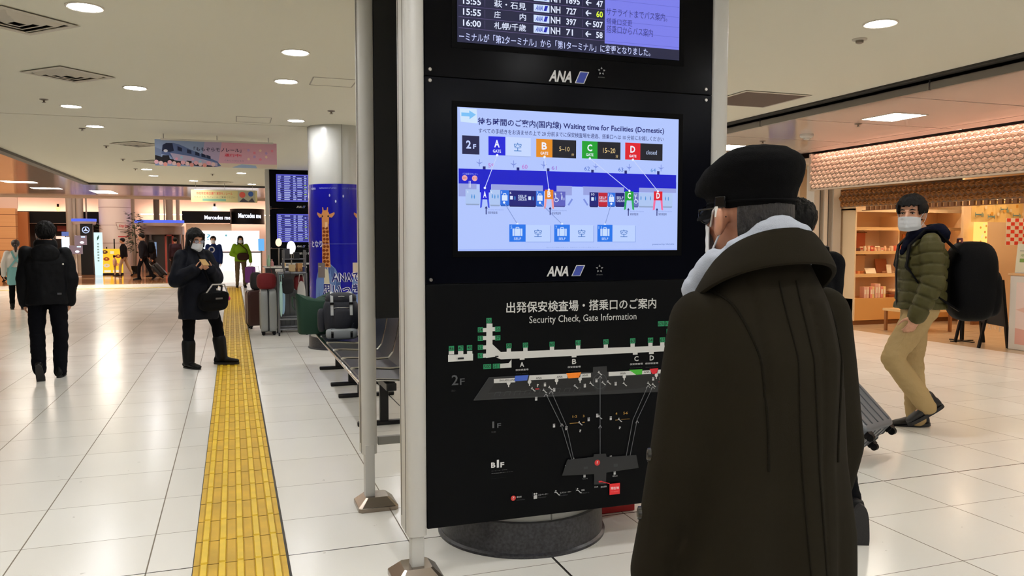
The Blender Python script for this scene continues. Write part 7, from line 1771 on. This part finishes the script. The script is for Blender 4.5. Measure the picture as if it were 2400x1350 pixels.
# walker behind the capped man
w2, J2 = person('black haired walker with a black backpack, mostly hidden behind the man in the cap', (2.765, 3.42, 0), math.radians(-33), 1.71,
    dict(spine=(0, 0.04, 1), LT=(-0.03, 0.22, -1), LS=(0, 0.02, -1), RT=(0.27, 0.05, -1), RS=(0.16, -0.45, -0.8), Rt=(0.06, 0.22, -0.97), stance='L', LA=(-0.15, -0.1, -1), RA=(0.02, 0.12, -1), RF=(-0.1, 0.6, -0.7), Rsh=(-0.02, 0, 0)),
    dict(m=BK, t=0.012, hem=-0.12), dict(m=BK, w=0.9), 'short', mask=False, voxel=0.011, seed=4, eyes=False)
def backpack(label, parentJ, loc, rz, d, zc, yc, m=BK2, handle=None, straps=True):
    t = thing('backpack', label, 'backpack', loc, rz); s = parentJ.s
    rbox((0, yc, zc), d, 0.6, 32, 20).build('main_bag', m, t); rbox((0, yc - d[1] * 0.34, zc - d[2] * 0.14), (d[0] * 0.82, d[1] * 0.5, d[2] * 0.6), 0.6).build('front_pocket', m, t)
    MB().tube([(-0.05, yc + d[1] * 0.25, zc + d[2] * 0.46), (-0.04, yc + d[1] * 0.25, zc + d[2] * 0.53), (0.04, yc + d[1] * 0.25, zc + d[2] * 0.53), (0.05, yc + d[1] * 0.25, zc + d[2] * 0.46)], 0.009, 8).build('grab_handle', handle or m, t)
    MB().tube([(-d[0] * 0.42, yc - d[1] * 0.1, zc + d[2] * 0.2), (-d[0] * 0.3, yc - d[1] * 0.3, zc + d[2] * 0.42), (d[0] * 0.3, yc - d[1] * 0.3, zc + d[2] * 0.42), (d[0] * 0.42, yc - d[1] * 0.1, zc + d[2] * 0.2)], 0.004, 6).build('zip', mat('zip_dark', (30, 30, 32), 0.4), t)
    if straps:
        for k, sd in (('L', -1), ('R', 1)):
            a = parentJ.sh[k]; x = a.x * 0.72; q = 0.135 * s
            MB().strap([(x, yc + d[1] * 0.4, zc + d[2] * 0.36), (x, a.y - 0.05, a.z + 0.085 * s), (x, a.y + 0.03, a.z + 0.09 * s), (x * 1.03, a.y + q * 0.95, a.z - 0.02 * s), (x * 1.1, a.y + q * 1.1, a.z - 0.17 * s), (x * 1.25, a.y + q * 0.5, a.z - 0.3 * s), (x * 1.3, yc + d[1] * 0.4, zc - d[2] * 0.35)], 0.055, 0.012, (1, 0, 0)).build('shoulder_strap', m, t)
    return t
backpack('black backpack worn by the hidden black haired walker', J2, (2.765, 3.42, 0), math.radians(-33), (0.22, 0.12, 0.42), 1.17, -0.18)

# young man in the green puffer jacket
GR_J = mat('olive_puffer', (72, 68, 36), 0.55, bump=0.12, bscale=70, spec=0.2); KH = cloth('khaki', (176, 150, 106), 0.8, 0.2, 150)
RM = (5.09, 4.86, 0); RZ = math.radians(60)
gm, JG = person('young man in olive puffer jacket striding left, masked face turned to camera', RM, RZ, 1.83,
    dict(spine=(0, -0.02, 1), LT=(-0.02, 0.50, -0.87), LS=(0.0, -0.62, -0.80), RT=(0.02, 0.02, -1), RS=(0.0, -0.10, -1), Lt=(-0.05, 0.80, -0.5), Rt=(0.05, 1, -0.12), stance='R', LA=(-0.20, 0.0, -1), LF=(0.03, 0.40, -1), RA=(0.12, -0.15, -1), RF=(0, 0.0, -1),
         headoff=(0.0, 0.050, 0.100), hyaw=math.radians(58), hpitch=math.radians(-3), hs=1.1),
    dict(m=GR_J, t=0.05, hem=-0.04, quilt=0.085, sl=(0.06, 0.056, 0.046), fold=0.007), dict(m=KH, w=1.15, ank=0.062), 'short', mask=True, voxel=0.0075, seed=7, shoe_m=mat('black_trainer', (16, 14, 16), 0.5),
    hands=dict(L=dict(curl=0.45)))
h_ = MB()
h_.loft([[JG.neck + V((0.088 + 0.034 * math.cos(q * 2 * PI / 12)) * math.cos(t), 0.005 + (0.085 + 0.034 * math.cos(q * 2 * PI / 12)) * math.sin(t), 0.035 + 0.04 * math.sin(q * 2 * PI / 12) - 0.03 * math.sin(t)) for q in range(12)] for t in [2 * PI * k / 30 for k in range(30)]], False, True)
h_.ell(JG.neck + V(0, -0.10, 0.02), (0.12, 0.09, 0.085), 20, 14); h_.capsule(JG.neck + V(-0.06, 0.10, 0.0), JG.neck + V(-0.05, 0.16, -0.12), 0.04, 0.03)
skin(h_, 'hood', NVY, gm, 0.009, 3, folds(0.008, 16, 16))
MB().tube([JG.pel + V(-0.02, 0.175, 0.46), JG.pel + V(-0.02, 0.185, 0.25), JG.pel + V(-0.02, 0.175, 0.0)], 0.008, 6).build('zip', mat('zip_dark', (30, 30, 32), 0.4), gm)
for k in 'L': MB().cyl(JG.wr[k] - JG.fd[k] * 0.03, JG.wr[k] + JG.fd[k] * 0.012, 0.053, 0.048, 20).build('cuff', BK, gm)
backpack('large black backpack with red grab handle on the man in the olive puffer jacket', JG, RM, RZ, (0.36, 0.34, 0.62), 1.18, -0.36, handle=mat('handle_red', (96, 20, 24), 0.6))

# woman looking at her phone
NC = mat('navy_coat', (8, 11, 21), 0.65, bump=0.15, bscale=50, spec=0.15)
WZ = math.radians(204); WL = (-0.40, 10.06, 0)
wm, JW = person('woman in long dark navy coat and white mask beside the tactile strip, looking at phone', WL, WZ, 1.62,
    dict(hs=1.1, spine=(0.075, 0.02, 1), LT=(-0.34, 0.03, -1), LS=(-0.12, 0.02, -1), RT=(0.08, 0.0, -1), RS=(-0.0, -0.02, -1), Lt=(-0.75, 0.65, 0), Rt=(-0.25, 1, 0), LA=(-0.3, 0.2, -0.95), LF=(0.62, 0.74, 0.52), RA=(0.3, 0.2, -0.95), RF=(-0.62, 0.74, 0.52), Lsh=(0.025, 0, -0.01), Rsh=(-0.025, 0, -0.01), hpitch=math.radians(-14), hyaw=math.radians(6), headoff=(0, 0.03, 0.096)),
    dict(m=NC, t=0.075, name='coat', sl=(0.056, 0.062, 0.05), fold=0.014, prof=[(-0.62, 0.23, 0.20, 0), (-0.3, 0.235, 0.2, 0), (0.1, 0.22, 0.185, 0), (0.45, 0.205, 0.175, 0), (0.72, 0.185, 0.16, 0), (0.87, 0.155, 0.13, 0), (0.97, 0.12, 0.11, 0), (1.08, 0.1, 0.1, 0.01), (1.17, 0.095, 0.095, 0.015)]),
    dict(m=BK, w=1.05), 'bob', mask=True, glasses=True, voxel=0.009, seed=2, boots=True,
    hands=dict(L=dict(curl=0.9, palm=(0.3, -0.3, 1), thumb=(0.3, 0.3, 1), d=(0.75, 0.6, 0.25)), R=dict(curl=0.9, palm=(-0.3, -0.3, 1), thumb=(-0.3, 0.3, 1), d=(-0.75, 0.6, 0.25))))
MB().tube([JW.neck + V(-0.1, 0.02, -0.0), JW.neck + V(0, -0.1, 0.03), JW.neck + V(0.1, 0.02, 0.0)], 0.05, 12).build('hood', NC, wm)
ph = (JW.wr['L'] + JW.wr['R']) / 2 + V(0, 0.075, 0.055)
RW = Matrix.Rotation(WZ, 3, 'Z')
t = thing('mobile_phone', 'small gold-backed phone held in both hands by the woman in navy', 'phone', Vector(WL) + RW @ ph, WZ)
MB().box((0, 0, 0.03), (0.070, 0.010, 0.138), Matrix.Rotation(math.radians(62), 3, 'X')).build('case', mat('phone_gold', (186, 150, 96), 0.35, 0.3), t, bevel=0.004)
MB().box((0, -0.0051, 0.0272), (0.064, 0.001, 0.135), Matrix.Rotation(math.radians(62), 3, 'X')).build('screen', emat((180, 190, 210), 0.5), t)
t = thing('shoulder_bag', 'black shoulder bag hanging at the hip of the woman in navy', 'bag', WL, WZ)
bc = V(-0.06, 0.285, 0.80)
rbox(bc, (0.34, 0.16, 0.24), 0.6).build('body', BK2, t); rbox(bc + V(0, 0.06, 0.05), (0.32, 0.08, 0.13), 0.6).build('flap', BK2, t)
MB().tube([bc + V(0.05, -0.03, 0.1), V(-0.03, 0.255, 1.02), V(0.02, 0.235, 1.2), V(0.07, 0.19, 1.36), V(0.105, 0.06, 1.405), V(0.09, -0.08, 1.38), V(-0.05, -0.21, 1.2), V(-0.22, -0.14, 1.0), V(-0.27, 0.05, 0.95), bc + V(-0.12, -0.05, 0.08)], 0.012, 8).build('strap', BK2, t)
MB().tube([bc + V(-0.16, 0.06, 0.06), bc + V(-0.1, 0.09, 0.19), bc + V(0.04, 0.09, 0.19), bc + V(0.12, 0.08, 0.08)], 0.009, 8).build('handle', mat('strap_pale', (176, 170, 164), 0.6), t)
MB().box(bc + V(-0.03, 0.104, 0.03), (0.08, 0.004, 0.02)).build('badge', M_STEEL, t); MB().ell(bc + V(-0.18, 0.02, 0.02), (0.02, 0.02, 0.025), 10, 8).build('charm', mat('pink', (206, 60, 110), 0.5), t)

# man in black walking away on the left
lm, JL = person('man in black jacket and dark trousers walking away on the left, one heel lifted', (-1.91, 9.82, 0), math.radians(6), 1.68,
    dict(spine=(0, 0.03, 1), LT=(-0.04, 0.02, -1), LS=(0.08, -0.55, -0.86), Lt=(0.05, 0.42, -0.9), RT=(0.05, 0.06, -1), RS=(-0.04, -0.02, -1), stance='R', LA=(-0.12, -0.02, -1), LF=(-0.02, 0.14, -1), RA=(0.18, -0.05, -1), RF=(-0.06, 0.14, -1), hyaw=math.radians(6), hs=1.1),
    dict(m=mat('black_padded', (6, 7, 11), 0.65, bump=0.2, bscale=40, spec=0.15), t=0.05, hem=-0.2, fold=0.013, sl=(0.054, 0.052, 0.044)), dict(m=cloth('dark_navy', (8, 9, 15)), w=1.12, ank=0.062), 'short', mask=True, voxel=0.009, seed=9)
h_ = MB(); h_.loft([[JL.neck + V((0.085 + 0.034 * math.cos(q * 2 * PI / 12)) * math.cos(t), 0.0 + (0.085 + 0.034 * math.cos(q * 2 * PI / 12)) * math.sin(t), 0.045 + 0.06 * math.sin(q * 2 * PI / 12)) for q in range(12)] for t in [2 * PI * k / 30 for k in range(30)]], False, True)
h_.ell(JL.neck + V(0, -0.11, -0.05), (0.14, 0.07, 0.11), 20, 14); skin(h_, 'hood', MATS['black_padded'], lm, 0.01, 3, folds(0.008, 14, 14))
MB().ell(JL.neck + V(0.17, -0.168, -0.16), (0.01, 0.004, 0.01), 10, 6).build('logo', M_WHITE, lm); MB().box(JL.pel + V(0.13, -0.185, 0.02), (0.04, 0.006, 0.02)).build('badge', mat('badge_grey', (70, 72, 78), 0.5), lm)

# staff woman with teal apron
wh = cloth('white_blouse', (222, 218, 212)); tl_ = cloth('teal_apron', (124, 176, 180))
sw, JS = person('shop assistant with ponytail, white blouse and teal apron behind the man in black', (-4.42, 19.8, 0), math.radians(12), 1.50,
    dict(LT=(-0.03, 0.12, -1), RT=(0.03, -0.12, -1), RS=(0, -0.3, -1), stance='L', LA=(-0.3, -0.1, -1)), dict(m=wh, t=0.03, hem=0.02, name='blouse'), dict(m=BK), 'pony', mask=False, voxel=0.013, seed=3, eyes=False, hair_col=mat('brown_hair', (44, 28, 24), 0.5))
b = MB(); b.loft(torso_rings(JS, [(-0.62, 0.2, 0.165, 0), (-0.3, 0.205, 0.17, 0), (0.0, 0.192, 0.155, 0), (0.25, 0.185, 0.148, 0)])); skin(b, 'apron', tl_, sw, 0.014, 3, folds(0.01, 14, 3))
for sd in (-1, 1): MB().strap([JS.pel + V(sd * 0.12, -0.15, 0.1), JS.pel + V(-sd * 0.03, -0.15, 0.32), JS.pel + V(-sd * 0.08, -0.09, 0.46)], 0.04, 0.008, (1, 0, 0)).build('apron_strap', tl_, sw)

# far figures
WALK = dict(spine=(0, 0.05, 1), LT=(-0.02, 0.38, -1), LS=(0, 0.05, -1), RT=(0.02, -0.32, -1), RS=(0, -0.5, -1), Rt=(0, 0.7, -0.7), stance='L')
STAND = dict()
def far_person(label, loc, rz, h, P, tc, bc_, **k):
    kw = dict(voxel=0.02, eyes=False); kw.update(k); tk = kw.pop('top', {})
    T_ = dict(m=cloth('t_%d_%d_%d' % tc, tc), t=0.035, hem=-0.1); T_.update(tk)
    return person(label, loc, rz, h, P, T_, dict(m=cloth('b_%d_%d_%d' % bc_, bc_)), **kw)
far_person('walker in black coat and beige trousers in front of the yellow light box', (-4.3, 36.879, 0), PI / 2, 1.60, WALK, (20, 18, 20), (176, 152, 124), seed=5, mask=False)
fb, JB = far_person('dark clothed traveller striding left, pulling a black suitcase', (-3.189, 33.076, 0), PI / 2, 1.76, dict(WALK, RA=(0.15, -0.4, -1), RF=(0.05, -0.3, -1)), (30, 30, 36), (20, 20, 24), seed=6, mask=False)
LB_ = (-3.189, 33.076, 0)
backpack('black backpack on the dark clothed traveller pulling the black suitcase', JB, LB_, PI / 2, (0.34, 0.24, 0.48), 1.22, -0.28, straps=False)
sc2 = suitcase('black suitcase tilted behind the striding dark clothed traveller', (0, 0, 0), 0, 0.42, 0.26, 0.56, (24, 22, 24), handle=0.3, grooves=False)
sc2.matrix_world = Matrix.Translation((LB_[0] + 0.72, LB_[1] + 0.2, 0.1)) @ Matrix.Rotation(PI / 2, 4, 'Z') @ Matrix.Rotation(math.radians(-40), 4, 'X')
fc, JC = far_person('dark haired walker with a bag behind the suitcase traveller, right of him', (-3.084, 35.649, -0), PI / 2 + 0.3, 1.52, WALK, (24, 22, 26), (40, 34, 34), seed=8, mask=False, hair='bob')
far_person('small child in pale pink top between the yellow light box and the walker', (-4.67, 37.002, 0), PI / 2, 0.86, STAND, (226, 186, 160), (206, 176, 140), seed=3, mask=False)
far_person('person in dark purple jacket seen from behind, left of the woman in navy', (-2.212, 35.359, 0), 0.2, 1.62, WALK, (52, 36, 44), (30, 26, 30), seed=4, mask=False)
bm_, JM = far_person('man in blue jacket with a pale round print, half hidden behind the woman in navy', (-0.567, 26.757, 0), PI - 0.2, 1.64, dict(WALK), (30, 44, 96), (44, 50, 72), seed=2, voxel=0.015)
g = Gfx(lambda c: pmat(c, 0.8)); g.ring((0.02, 0.0), 0.08, 0.035, (206, 204, 210), 20); g.poly([(0.05, -0.05), (0.13, -0.12), (0.1, -0.14), (0.03, -0.08)], (206, 204, 210))
g.build('print', bm_, lambda u, v, q: (u, JM.pel.y + 0.19 + q, JM.pel.z + 0.34 + v))
GL = (0.223, 26.6, 0)
gw, JGW = far_person('woman in bright green jacket and brown trousers facing camera at the strip end', GL, PI + 0.05, 1.62, dict(LT=(-0.05, 0.03, -1), RT=(0.05, 0, -1), LA=(-0.4, 0.0, -1), LF=(-0.1, 0.1, -1), RA=(0.35, 0.05, -0.9), RF=(-0.75, 0.6, -0.3)), (122, 160, 34), (104, 88, 66), seed=6, hair='bob', voxel=0.015)
t = thing('handbag', 'dark brown handbag held in front of the woman in green', 'bag', GL, PI + 0.05)
rbox((-0.06, 0.27, 0.98), (0.36, 0.16, 0.24), 0.7).build('body', cloth('brown_bag', (52, 34, 28)), t)
MB().strap([(-0.2, 0.25, 1.08), (-0.17, 0.17, 1.2), (0.05, 0.12, 1.4), (0.1, -0.05, 1.42)], 0.03, 0.006, (1, 0.3, 0)).build('strap', cloth('brown_bag', (52, 34, 28)), t)
suitcase('purple suitcase carried beside the woman in green', (0.50, 26.55, 0.10), 0.0, 0.32, 0.2, 0.50, (116, 52, 138), grooves=False, hcol=(60, 20, 70))
far_person('person in beige coat by the orange wood wall at the far left edge', (-9.758, 41.413, 0), 0.3, 1.50, STAND, (186, 164, 138), (120, 84, 56), seed=7, mask=False)
far_person('walker in dark trousers cut off by the left picture edge, trailing shoe in view', (-8.096, 33.083, 0), PI / 2, 1.68, dict(WALK, RA=(0.1, -0.45, -1), RF=(0.05, -0.1, -1)), (40, 26, 30), (22, 20, 22), seed=9, mask=False)
